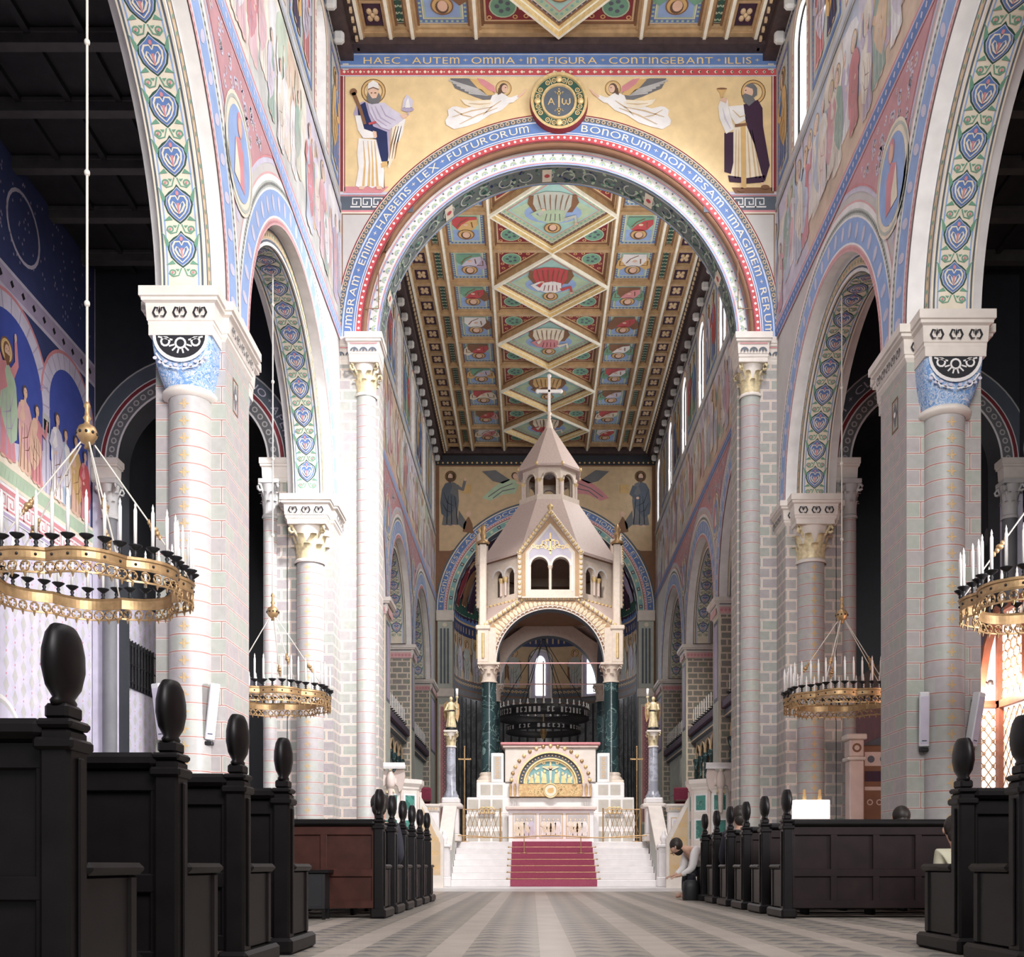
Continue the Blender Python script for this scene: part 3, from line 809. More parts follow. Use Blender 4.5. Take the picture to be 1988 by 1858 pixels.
def pier(name, side, y0, y1, label, cap, front=True, rear=True, mats=(None, None)):
    X, XO = (XL, XLO) if side == 'L' else (XR, XRO)
    xa, xb = min(X, XO), max(X, XO); xc = (xa + xb) / 2
    A, D = mats[0] or ASH, mats[1] or ASHD
    root = struct(thing(name, label, 'pier', (xc, (y0 + y1) / 2, 0)))
    z1 = 7.3
    mb = MB(); mb.box(xa, y0, .45, xb, y1, z1, A)
    mb.bbox(xa - .08, y0 - .08, 0, xb + .08, y1 + .08, .42, STONEP, .03); mb.bbox(xa - .04, y0 - .04, .42, xb + .04, y1 + .04, .5, STONEP, .02)
    if cap == 'cushion':  # small framed ornament on the nave face
        c = CV(mb, sL(X) if side == 'L' else sR(X))
        yy = y0 + .45; c.frame(yy - .12, 6.55, yy + .12, 7.0, .025, 'brown', 1); c.poly([(yy, 6.6), (yy + .09, 6.78), (yy, 6.96), (yy - .09, 6.78)], 'dgrey', 1); c.ell(yy, 6.78, .04, .04, 'white', 2, 8)
    mb.build('pier_body', root, 'pale painted ashlar shaft')
    im = MB()
    moulded(im, xa, y0, xb, y1, z1, HS, .14, STONE)
    c = CV(im, sY(y0 - .068)); scrolls(c, xa + .02, xb - .02, z1 + .1, z1 + .27)
    c = CV(im, sL(X + .068) if side == 'L' else sR(X - .068)); scrolls(c, y0 + .02, y1 - .02, z1 + .1, z1 + .27)
    im.build('impost', root, 'carved cream impost moulding')
    for on, yy, sg in ((front, y0, -1), (rear, y1, 1)):
        if not on: continue
        a0, a1 = (pi, 2 * pi) if sg < 0 else (0, pi)
        mb = MB(); r = .265
        mb.lathe([(r, .5), (r, 6.55)], (xc, yy, 0), D, 28, a0, a1)
        mb.lathe([(r * 1.5, 0), (r * 1.5, .3), (r * 1.35, .34), (r * 1.3, .42), (r * 1.05, .46), (r * 1.15, .5), (r, .56)], (xc, yy, 0), STONEP, 24, a0, a1)
        if sg < 0:
            c = CV(mb, lambda a, b, d: (xc + a, yy - sqrt(max(0, r * r - a * a)) - d, b))
            z = .75
            while z < 6.5: cross_orn(c, z, .05, P['ochre']); z += .217
        mb.build('half_column', root, 'painted half column ringed with fine joints')
        mc = MB()
        if cap == 'cushion':
            mc.lathe([(r * 1.02, 0), (r * 1.28, .03), (r * 1.32, .07), (r * 1.2, .11), (r * 1.06, .12)], (xc, yy, 6.5), STONE, 28, a0, a1)
            cushion(mc, xc, yy, 6.6, 7.32, r * 1.1, .385, CAPM, a0, a1)
            mc.box(xc - .40, min(yy, yy + sg * .40), 7.19, xc + .40, max(yy, yy + sg * .40), z1 + .02, STONE)
            if sg < 0:
                c = CV(mc, sY(yy - .388))
                zt = 7.19
                n = 16; R = .31
                c.poly([(xc - R - .04, zt)] + [(xc - (R + .04) * cos(pi * i / n), zt - (R + .04) * .95 * sin(pi * i / n)) for i in range(1, n)] + [(xc + R + .04, zt)], 'white', 1)
                c.poly([(xc - R, zt)] + [(xc - R * cos(pi * i / n), zt - R * .92 * sin(pi * i / n)) for i in range(1, n)] + [(xc + R, zt)], 'black', 2)
                c.ring(xc, zt - .10, .05, .075, 'white', 3, 12)
                for t in range(6):
                    an = pi + .3 + t * (pi - .6) / 5
                    c.line([(xc + .08 * cos(an), zt - .1 + .08 * sin(an) * .8), (xc + .15 * cos(an), zt - .1 + .13 * sin(an))], .02, 'white', 3)
                for e in (-1, 1):
                    c.ring(xc + e * .19, zt - .08, .04, .065, 'white', 3, 10); c.line([(xc + e * .1, zt - .06), (xc + e * .28, zt - .02)], .02, 'white', 3)
                    for q in range(5): c.ell(xc + e * (.06 + .065 * q), zt - .37 - .03 * (q % 2) + .022 * q, .028, .022, 'lav', 2, 8)
                    c.line([(xc + e * .02, zt - .42), (xc + e * .2, zt - .38), (xc + e * .31, zt - .22)], .02, 'white', 2)
        else:
            corinth(mc, xc, yy, 6.5, z1, r, STONE, .38, a0, a1, STONE, GILT)
        # the impost breaks forward over the column
        moulded(mc, xc - .38, min(yy - .05, yy + sg * .36), xc + .38, max(yy + .05, yy + sg * .36), z1 - .02, HS + .02, .12, STONE)
        if sg < 0:
            c = CV(mc, sY(yy - .36 - .06)); scrolls(c, xc - .38, xc + .38, z1 + .09, z1 + .27)
        mc.build('capital', root, 'blue and white cushion capital' if cap == 'cushion' else 'gilded leafy capital')
    return root
pier('nave_pier', 'L', *PIERS['L'][2], 'nearer north nave pier with blue cushion capital, standing by the wheel chandelier', 'cushion')
pier('nave_pier', 'R', *PIERS['R'][2], 'nearer south nave pier with blue cushion capital and two white loudspeakers', 'cushion', mats=(ASH, ASHD))
pier('nave_pier', 'L', 21.0, 21.8, 'farther north nave pier with gilded leaf capital, left of the great arch', 'leaf', True, False, (ASHS, ASHD))
pier('nave_pier', 'R', 21.0, 21.8, 'farther south nave pier with gilded leaf capital, right of the great arch', 'leaf', True, False, (ASHS, ASHD))

def chancel_pier(side, y0, y1, label):
    X, XO = (XL, XLO) if side == 'L' else (XR, XRO)
    xa, xb = min(X, XO), max(X, XO)
    root = struct(thing('chancel_pier', label, 'pier', ((xa + xb) / 2, (y0 + y1) / 2, 0)))
    mb = MB(); mb.box(xa, y0, 0, xb, y1, 7.3, ASHC); 
    c = CV(mb, sL(X) if side == 'L' else sR(X)); c.rect(y0, 1.2, y1, 7.3, 'greyg', 1); c.frame(y0, 1.2, y1, 7.3, .05, 'cream', 2)
    c.rect(y0 + .12, 5.0, y1 - .12, 7.2, 'slate', 2); c.rect(y0 + .2, 5.1, y1 - .2, 7.1, 'violet', 3)
    c = CV(mb, sY(y0)); c.rect(xa, 1.2, xa + .05, 7.3, 'cream', 1); c.rect(xb - .05, 1.2, xb, 7.3, 'cream', 1)
    mb.build('pier_body', root)
    im = MB(); moulded(im, xa, y0, xb, y1, 7.3, HS, .16, STONE)
    c = CV(im, sY(y0 - .08)); c.rect(xa, 7.32, xb, 7.5, 'pink', 1); dotrow(c, xa, xb, 7.41, .05, .11, 'rose', 2, 'dia'); c.rect(xa, 7.56, xb, 7.68, 'slate', 1); dotrow(c, xa, xb, 7.62, .035, .08, 'cream', 2)
    c = CV(im, sL(X + .08) if side == 'L' else sR(X - .08)); c.rect(y0, 7.32, y1, 7.5, 'pink', 1); c.rect(y0, 7.56, y1, 7.68, 'slate', 1); dotrow(c, y0, y1, 7.62, .035, .08, 'cream', 2)
    im.build('impost', root, 'cream and red impost moulding')
for side, nn in (('L', 'north'), ('R', 'south')):
    chancel_pier(side, 28.5, 29.4, 'brick-painted %s chancel pier nearest the great arch' % nn)
    chancel_pier(side, 34.6, 35.5, 'brick-painted %s chancel pier farther in, nearer the apse' % nn)
    chancel_pier(side, 41.0, 43.1, 'brick-painted %s chancel pier beside the apse arch' % nn)
# ================================================================== triumphal arch wall
R0, R1, R2 = 4.05, 3.76, 3.74
def arch_wall_face(c, x0, x1, cx, zs, R, ztop, m, n=56, low=None):
    c.rect(x0, 0, cx - R, zs, low or m, 0); c.rect(cx + R, 0, x1, zs, low or m, 0)
    c.rect(x0, zs, cx - R, ztop, m, 0); c.rect(cx + R, zs, x1, ztop, m, 0)
    for i in range(n):
        t0, t1 = pi * i / n, pi * (i + 1) / n
        p = [(cx - R * cos(t0), zs + R * sin(t0)), (cx - R * cos(t1), zs + R * sin(t1))]
        c.poly([p[0], p[1], (p[1][0], ztop), (p[0][0], ztop)], m, 0)
mb = MB()
arch_wall_face(CV(mb, sY(YA)), XL - .1, XR + .1, CX, ZT, R0, ZP + .2, PLAST)
arch_wall_face(CV(mb, sY(YA + .25)), CX - R0 - .1, CX + R0 + .1, CX, ZT, R2, ZT + R0 + .1, P['white'], 56, ASHS)
arch_wall_face(CV(mb, sY(YA2)), XL - .1, XR + .1, CX, ZT, R2, ZP + .2, PLAST)
n = 56
for R, ya, yb, m in ((R0, YA, YA + .25, P['brown']), (R2, YA + .25, YA2, P['sage'])):
    pts = [(CX - R * cos(pi * i / n), ZT + R * sin(pi * i / n)) for i in range(n + 1)]
    mb.grid([[(x, y, z) for y in (ya, yb)] for x, z in pts], m)
    for e in (-1, 1): mb.face([(CX + e * R, ya, 0), (CX + e * R, yb, 0), (CX + e * R, yb, ZT), (CX + e * R, ya, ZT)], ASHS)
wall_arch = struct(mb.build('wall_arch'))

# jambs: ashlar facing, leaf capitals and slender columns
for e, nn in ((-1, 'left'), (1, 'right')):
    r = struct(thing('arch_jamb', 'tall ashlar jamb with a slender gilded-capital column on the %s side of the great arch' % ('north' if e < 0 else 'south'), 'pier', (CX + e * 4.2, YA, 0)))
    mb = MB(); xs = sorted((CX + e * 4.56, CX + e * R0)); mb.box(xs[0], YA - .05, .4, xs[1], YA + .25, 10.85, ASHS)
    mb.box(*[sorted((CX + e * R0, CX + e * 3.78))[0], YA + .24, .4, sorted((CX + e * R0, CX + e * 3.78))[1], YA2 + .01, 10.85, ASHS])
    mb.build('jamb_shaft', r, 'pale ashlar shaft')
    mb = MB(); cx = CX + e * 3.98; cy = YA + .06
    mb.lathe([(.3, 0), (.3, .3), (.26, .35), (.24, .45), (.205, .5), (.205, 10.2)], (cx, cy, 0), ASHD, 28)
    mb.build('column', r, 'slender round column')
    mb = MB(); corinth(mb, cx, cy, 10.18, 10.9, .2, STONE, .30, 0, 2 * pi, STONE, GILT); mb.build('capital', r, 'gilded leafy capital')
    mb = MB(); moulded(mb, xs[0], YA - .05, xs[1], YA + .2, 10.85, 11.4, .06, STONE); moulded(mb, cx - .28, cy - .28, cx + .28, cy + .3, 10.88, 11.4, .1, STONE)
    for c, a0, a1 in ((CV(mb, sY(YA - .082)), xs[0], xs[1]), (CV(mb, sY(cy - .33)), cx - .28, cx + .28)):
        q = (a1 - a0) / 3
        for i in range(3): c.ring(a0 + (i + .5) * q, 11.02, q * .28, q * .46, 'slate', 2, 8, 0, pi); c.ell(a0 + (i + .5) * q, 11.04, q * .12, q * .16, 'slate', 2, 6)
        c.rect(a0, 11.17, a1, 11.19, 'rose', 2)
    mb.build('impost', r, 'carved impost moulding')

# painted bands round the arch
mb = MB(); c = CV(mb, sY(YA)); q = polar(c, CX, ZT, R0)
arch_bands(q, R0, [(R0, R0 + .03, 'dkred', 1), (R0 + .03, R0 + .13, 'red', 1), (R0 + .13, R0 + .145, 'white', 1), (R0 + .145, R0 + .17, 'blue', 1), (R0 + .17, R0 + .185, 'white', 1),
                   (R0 + .185, R0 + .395, 'blue', 1), (R0 + .395, R0 + .41, 'white', 1), (R0 + .41, R0 + .43, 'lblue', 1), (R0 + .43, R0 + .53, 'slate', 1), (R0 + .53, R0 + .545, 'cream', 1), (R0 + .545, R0 + .57, 'dkred', 1)], 72)
dots(q, R0, R0 + .08, .027, .125, 'white', 2); dots(q, R0, R0 + .48, .04, .105, 'tan', 2, 'ring')
txt = 'UMBRAM + ENIM + HABENS + LEX + FUTURORUM'
tx2 = 'BONORUM + NON + IPSAM + IMAGINEM + RERUM'
La = pi * R0
def arc_text(q, txt, a0, a1, r, size, m):
    pl, w = glyphs(txt, size)
    k = (a1 - a0) / w
    for g in pl: q.poly([(a0 + x * k, r + y) for x, y in g], m, 3)
arc_text(q, txt, .05, La * .455, R0 + .222, .20, P['cream']); arc_text(q, tx2, La * .535, La - .06, R0 + .222, .20, P['cream'])
mb.build('arch_inscription', wall_arch, 'blue inscription band round the great arch')
mb = MB(); q = polar(CV(mb, sY(YA + .25)), CX, ZT, R0)
arch_bands(q, R0, [(3.745, 3.77, 'lblue', 1), (3.77, 3.79, 'rose', 1), (3.98, 4.0, 'rose', 1), (3.96, 3.975, 'lblue', 1), (4.0, 4.05, 'white', 1)], 64)
dots(q, R0, 3.93, .02, .21, 'dgrey', 2)
n = 58
for i in range(n):
    a = (i + .5) * pi * R0 / n
    q.ring(a, 3.83, .04, .075, 'lgreen', 2, 8, 0, pi); q.ell(a, 3.84, .02, .02, 'lblue', 2, 6)
mb.tube([(CX - (R0 - .02) * cos(pi * i / 56), YA + .07, ZT + (R0 - .02) * sin(pi * i / 56)) for i in range(57)], .06, P['brown'], 8)
mb.build('arch_moulding', wall_arch, 'white dotted inner moulding of the great arch')
mb = MB(); c = CV(mb, soff(0, CX, ZT, R2).__call__ if False else (lambda a, b, d: (CX - (R2 - d) * cos(b / R2), (YA + .25 + YA2) / 2 + a, ZT + (R2 - d) * sin(b / R2))), .006)
L = pi * R2; rr = random.Random(5)
for i in range(50):
    b0, b1 = L * i / 50, L * (i + 1) / 50
    for s in (-1, 1): c.rect(s * .30, b0, s * .27, b1, 'lblue', 1); c.rect(s * .26, b0, s * .245, b1, 'cream', 1)
for i in range(420):
    a, b = rr.uniform(-.22, .22), rr.uniform(0, L); s = rr.uniform(.03, .06)
    c.ell(a, b, s, s * .6, rr.choice(('dgreen', 'slate', 'dgreen', 'green', 'navy', 'lgreen')), 1 + rr.random(), 7, rr.uniform(0, 3))
for i in range(26):
    b = (i + .5) * L / 26; c.ring(0, b, .12, .15, 'greyg', 2, 10, i, i + 4.5)
    if i % 5 == 2: c.rect(-.2, b - .1, .2, b + .1, 'cream', 3); c.ell(0, b, .06, .06, 'red', 4, 8)
mb.build('arch_underside', wall_arch, 'dark leafy painted underside of the great arch')

# ---- wall above the arch
mb = MB(); c = CV(mb, sY(YA))
z = lambda v: pa(0, v)[1]
c.rect(XL, z(100), XR, z(84), 'plum', 1); dotrow(c, XL, XR, z(92.5), .035, .14, 'ochre', 2, 'zig')
c.rect(XL, z(103), XR, z(100), 'lblue', 1)
c.rect(XL, z(128), XR, z(103), 'blue', 1); c.rect(XL, z(107), XR, z(106), 'cream', 2); c.rect(XL, z(133), XR, z(127), 'lblue', 2); c.rect(XL, z(128), XR, z(127), 'cream', 3)
c.rect(XL, z(147), XR, z(133), 'red', 1); dotrow(c, XL, XR, z(140), .035, .165, 'cream', 2, 'dia'); dotrow(c, XL + .08, XR, z(140), .016, .165, 'cream', 2); c.rect(XL, z(148.5), XR, z(146.5), 'lav', 2); c.rect(XL, z(134), XR, z(132), 'lav', 2)
lettering(c, pa(706, 0)[0], z(124.5), 'HAEC + AUTEM + OMNIA + IN + FIGURA + CONTINGEBANT + ILLIS +', .195, 'gold', 3, width=(1474 - 706) / SA)
for e in (-1, 1):   # borders, meander and lower panels beside the arch
    k = c.at(CX, 0, 1, 0, e)
    k.rect(4.40, z(372), 4.5, z(148), 'dkred', 2); k.rect(4.42, z(372), 4.44, z(148), 'cream', 3)
    q0 = 3.35
    k.rect(3.0, z(412), 4.5, z(378), 'slate', .5); k.rect(3.0, z(378), 4.5, z(374), 'lav', .6); k.rect(3.0, z(381), 4.5, z(379), 'rose', .7)
    k.rect(3.2, z(412), 4.5, z(408), 'rose', .7)
    meander(k.sub(lambda a, b: (a, b)), 3.2, 4.42, z(403), .19, 'white', .8)
    k.rect(3.6, z(414), 4.5, z(412), 'cream', .7); k.frame(3.7, z(600), 4.47, z(415), .02, 'brown', .6)
mb.build('painted_frieze', wall_arch, 'blue frieze with a gold Latin inscription above the great arch')
# the gilded ground
mb = MB(); c = CV(mb, sY(YA))
RG = R0 + .57; zb = z(372); zt2 = z(149)
n = 60
for i in range(n):
    a0 = XL + .1 + (XR - XL - .2) * i / n; a1 = XL + .1 + (XR - XL - .2) * (i + 1) / n
    def low(a):
        dx = abs(a - CX)
        return max(zb, ZT + sqrt(max(0, RG * RG - dx * dx)))
    c.poly([(a0, low(a0)), (a1, low(a1)), (a1, zt2), (a0, zt2)], GOLDD, 1)
mb.build('gilded_ground', wall_arch, 'gilded mosaic-like ground above the great arch')

def tr(dx, pts, mir=False):
    out = []
    for x, y in pts:
        a, b = pa(dx + x / 2.84, y / 2.84)
        out.append((2 * CX - a if mir else a, b))
    return out
class TV:        # painted figures traced in the plane of the arch wall
    def __init__(s, c, dx, mir=False): s.c = c; s.dx = dx; s.mir = mir
    def poly(s, p, m, d): s.c.poly(tr(s.dx, p, s.mir), m, d)
    def line(s, p, w, m, d): s.c.line(tr(s.dx, p, s.mir), [q / 2.84 / SA for q in w] if isinstance(w, list) else w / 2.84 / SA, m, d)
    def ell(s, x, y, rx, ry, m, d, n=18):
        (a, b), = tr(s.dx, [(x, y)], s.mir); s.c.ell(a, b, rx / 2.84 / SA, ry / 2.84 / SA, m, d, n)
    def ring(s, x, y, r0, r1, m, d):
        (a, b), = tr(s.dx, [(x, y)], s.mir); s.c.ring(a, b, r0 / 2.84 / SA, r1 / 2.84 / SA, m, d, 24)

mb = MB(); t = TV(CV(mb, sY(YA)), 600)
t.poly([(190, 1030), (440, 1030), (400, 1065), (190, 1065)], 'rose', 2)
t.ring(355, 505, 52, 66, 'ochre', 3); t.ring(355, 505, 64, 68, 'brown', 3); t.ring(355, 505, 48, 52, 'brown', 3)
t.poly([(262, 580), (300, 560), (335, 575), (420, 575), (452, 620), (452, 700), (440, 890), (395, 893), (368, 760), (290, 760), (265, 660), (245, 630)], 'violet', 3)
t.poly([(268, 590), (310, 565), (330, 640), (355, 700), (430, 730), (440, 890), (400, 893), (372, 770), (300, 755), (275, 680)], 'navy', 4)
t.poly([(275, 765), (370, 775), (388, 850), (415, 940), (412, 1040), (380, 1025), (350, 1040), (320, 1028), (290, 1042), (258, 1028), (275, 930), (266, 850)], 'white', 4)
for x0, x1, x2 in ((300, 310, 300), (325, 335, 330), (345, 352, 352), (362, 372, 378)): t.line([(x0, 780), (x1, 900), (x2, 1030)], [3, 8, 14], 'ochre', 5)
t.poly([(255, 640), (285, 640), (305, 715), (365, 735), (372, 765), (300, 765), (270, 720)], 'white', 5); t.poly([(352, 725), (372, 730), (376, 760), (358, 764)], 'skin', 6)
t.poly([(325, 575), (415, 570), (460, 605), (525, 645), (515, 668), (470, 700), (445, 722), (400, 708), (360, 665), (335, 620)], 'lav', 6)
t.poly([(460, 700), (530, 655), (520, 740), (478, 810), (470, 870), (440, 935), (432, 900), (452, 800)], 'cream', 5); t.poly([(495, 680), (535, 660), (500, 780), (470, 800)], 'white', 6)
for a in ((345, 595, 430, 700), (365, 590, 455, 690), (395, 585, 480, 670)): t.line([(a[0], a[1]), ((a[0] + a[2]) / 2 - 14, (a[1] + a[3]) / 2 + 14), (a[2], a[3])], [4, 8, 3], 'violet', 7)
for x in (455, 470, 485): t.line([(x + 25, 700), (x, 800), (x - 12, 880)], [3, 7, 2], 'brown', 6)
t.line([(330, 688), (372, 678)], 12, 'red', 7)
t.ell(355, 520, 30, 42, 'skin', 6); t.poly([(325, 510), (318, 560), (345, 580), (385, 575), (400, 545), (385, 515), (372, 545), (350, 548), (336, 530)], 'dgrey', 7)
t.poly([(322, 505), (328, 465), (355, 448), (382, 465), (388, 505), (355, 492)], 'white', 7); t.line([(326, 500), (355, 488), (386, 500)], 6, 'brown', 8)
t.line([(342, 518), (350, 518)], 5, 'hair', 8); t.line([(362, 518), (372, 518)], 5, 'hair', 8)
t.line([(245, 515), (285, 610), (310, 690)], [22, 18, 16], 'brown', 7); t.ell(246, 512, 20, 20, 'brown', 7)
t.poly([(500, 640), (530, 632), (545, 645), (520, 660)], 'skin', 7)
t.ell(545, 608, 34, 13, 'violet', 7); t.poly([(515, 600), (520, 560), (540, 525), (560, 545), (575, 560), (570, 600)], 'lav', 7); t.poly([(530, 600), (535, 570), (548, 545), (560, 600)], 'white', 8); t.line([(545, 620), (548, 640)], 8, 'violet', 7)
t.poly([(395, 905), (440, 890), (438, 912), (400, 930)], 'ochre', 5); t.poly([(392, 935), (415, 930), (418, 1040), (395, 1040)], 'brown', 3)
t.poly([(280, 1030), (310, 1035), (300, 1048), (275, 1048)], 'skin', 6); t.poly([(370, 1030), (400, 1030), (405, 1048), (375, 1048)], 'skin', 6)
mb.build('saint_painting', wall_arch, 'painted bearded priest in violet and white with a vessel, left of the great arch')
mb = MB(); t = TV(CV(mb, sY(YA)), 1288)
t.poly([(375, 1035), (610, 1035), (610, 1068), (395, 1068)], 'brown', 2)
t.ring(495, 510, 52, 66, 'ochre', 3); t.ring(495, 510, 64, 68, 'brown', 3); t.ring(495, 510, 48, 52, 'brown', 3)
t.poly([(335, 735), (388, 730), (388, 965), (335, 950)], 'plum', 3)
t.poly([(440, 580), (520, 555), (545, 600), (548, 700), (585, 915), (570, 965), (558, 1005), (540, 960), (500, 800), (455, 690)], 'plum', 5)
t.poly([(385, 690), (462, 685), (505, 790), (552, 985), (460, 1003), (365, 990), (385, 900)], 'cream', 4)
for x0, x2 in ((400, 395), (415, 412), (462, 478), (478, 510), (488, 532)): t.line([(x0, 720), ((x0 + x2) / 2, 850), (x2, 985)], [3, 8, 10], 'tan', 5)
t.poly([(358, 590), (440, 583), (456, 660), (400, 692), (372, 650)], 'white', 5); t.line([(380, 610), (420, 650), (452, 640)], [3, 8, 4], 'tan', 6)
t.poly([(302, 590), (318, 545), (352, 548), (360, 605), (388, 715), (345, 742), (308, 655)], 'white', 5); t.line([(325, 600), (340, 660), (370, 715)], [3, 9, 5], 'lav', 6)
t.poly([(310, 560), (325, 540), (350, 548), (345, 575)], 'skin', 6)
t.poly([(293, 495), (350, 495), (335, 518), (326, 545), (316, 545), (310, 518)], 'ochre', 6); t.ell(321, 494, 29, 5, 'brown', 7)
t.poly([(424, 690), (452, 690), (456, 1040), (428, 1045)], 'ochre', 6); t.poly([(392, 690), (458, 682), (460, 698), (392, 706)], 'brown', 7)
t.poly([(355, 970), (460, 985), (558, 970), (552, 1008), (460, 1015), (362, 1005)], 'plum', 5)
t.ell(480, 505, 36, 42, 'dgrey', 5); t.ell(468, 510, 26, 34, 'skin', 6); t.poly([(435, 530), (450, 520), (490, 535), (505, 560), (470, 590), (440, 565)], 'dgrey', 7); t.poly([(448, 480), (490, 468), (515, 490), (515, 530), (498, 530), (490, 495)], 'dgrey', 7)
t.line([(448, 505), (456, 503)], 5, 'hair', 8)
t.ell(430, 1050, 24, 12, 'brown', 6); t.ell(560, 1035, 24, 12, 'brown', 6); t.line([(430, 1010), (430, 1045)], 16, 'skin', 5); t.line([(540, 1005), (555, 1032)], 16, 'skin', 5)
mb.build('saint_painting', wall_arch, 'painted white-robed priest in a dark cloak raising a chalice, right of the great arch')
for mir, wh in ((False, 'left'), (True, 'right')):
    mb = MB(); t = TV(CV(mb, sY(YA)), 600, mir)
    t.ring(1073, 490, 34, 42, 'ochre', 3); t.ring(1073, 490, 41, 44, 'brown', 3)
    t.poly([(778, 434), (870, 434), (935, 445), (985, 470), (1025, 520), (1000, 550), (960, 552), (910, 535), (850, 508), (805, 490), (790, 462)], 'dgrey', 3)
    for i in range(6): t.line([(985 - 6 * i, 530 - 6 * i), (880 - 22 * i, 515 - 14 * i)], [3, 9], 'grey', 4)
    t.poly([(885, 440), (940, 440), (990, 480), (1025, 525), (985, 530), (930, 490)], 'ochre', 4); t.poly([(925, 434), (965, 442), (1022, 478), (1030, 515), (990, 500), (945, 465)], 'rose', 5)
    t.poly([(1010, 530), (1055, 512), (1095, 535), (1112, 565), (1062, 612), (1000, 635), (930, 680), (870, 700), (800, 716), (758, 692), (752, 668), (770, 640), (765, 610), (790, 592), (812, 590), (860, 602), (930, 582), (1000, 555)], 'white', 5)
    t.poly([(836, 550), (900, 560), (990, 556), (1015, 570), (985, 595), (920, 602), (860, 580)], 'cream', 6)
    for p in ([(1040, 600), (930, 640), (830, 690)], [(1010, 595), (900, 615), (790, 650)], [(1060, 560), (1000, 600), (960, 640)], [(900, 650), (850, 640), (800, 610)], [(880, 575), (940, 580), (1000, 575)]): t.line(p, [3, 7, 3], 'tan', 7)
    t.line([(1075, 560), (1120, 555), (1155, 535)], [34, 30, 18], 'white', 6); t.line([(1150, 540), (1180, 520), (1198, 496)], [12, 11, 7], 'skin', 7)
    t.ell(1073, 490, 24, 28, 'hair', 5); t.ell(1079, 494, 17, 22, 'skin', 6); t.poly([(1045, 490), (1040, 530), (1060, 520), (1062, 490)], 'hair', 7); t.line([(1080, 488), (1088, 488)], 4, 'hair', 7)
    mb.build('angel_painting', wall_arch, 'painted flying angel in white, %s of the round emblem' % wh)

# round emblem over the crown of the arch
ex, ez = pa(1085, 204)
mb = MB(); Rm = .60
prof = [(0, .10), (Rm * .52, .10), (Rm * .54, .13), (Rm * .60, .13), (Rm * .62, .10), (Rm * .86, .10), (Rm * .88, .14), (Rm * .97, .14), (Rm, .05), (Rm, 0)]
n = 48
rows = [[(ex + r * cos(2 * pi * j / n), YA - d, ez + r * sin(2 * pi * j / n)) for j in range(n)] for r, d in prof]
for i, m in enumerate((P['slate'], GOLD, GOLD, GOLD, P['dgreen'], GOLD, GOLD, P['dkred'], P['dkred'])): mb.grid(rows[i:i + 2], m, False, cu=True)
c = CV(mb, sY(YA - .10))
for i in range(8):
    t = i * pi / 4 + pi / 8
    for e in (-1, 1):
        x, y = ex + Rm * .74 * cos(t + e * .16), ez + Rm * .74 * sin(t + e * .16)
        c.ring(x, y, .030, .050, GOLD, 2, 10); c.ring(x, y, .0, .014, GOLD, 2, 6)
    c.line([(ex + Rm * .64 * cos(t), ez + Rm * .64 * sin(t)), (ex + Rm * .85 * cos(t), ez + Rm * .85 * sin(t))], .018, GOLD, 2)
for i in range(4):
    t = i * pi / 2; mb.ball((ex + Rm * .74 * cos(t), YA - .12, ez + Rm * .74 * sin(t)), .066, .04, .066, GOLD)
c.line([(ex, ez - .24), (ex, ez + .24)], .035, GOLD, 2)
for s in (-1, 1):
    c.line([(ex - .07, ez + s * .17), (ex + .07, ez + s * .17)], .025, GOLD, 2); c.poly([(ex - .03, ez + s * .22), (ex, ez + s * .28), (ex + .03, ez + s * .22)], GOLD, 2)
    c.line([(ex - .09, ez + s * .20), (ex, ez + s * .13), (ex + .09, ez + s * .20)], .016, GOLD, 2)
lettering(c, ex - .235, ez - .075, 'A', .21, GOLD, 3, width=.15)
c.line([(ex + .07, ez + .06), (ex + .065, ez - .03), (ex + .10, ez - .07), (ex + .145, ez - .03), (ex + .145, ez + .03)], .026, GOLD, 3); c.line([(ex + .145, ez - .03), (ex + .19, ez - .07), (ex + .225, ez - .03), (ex + .22, ez + .06)], .026, GOLD, 3)
mb.build('round_emblem', wall_arch, 'round gold and green emblem with Alpha and Omega')

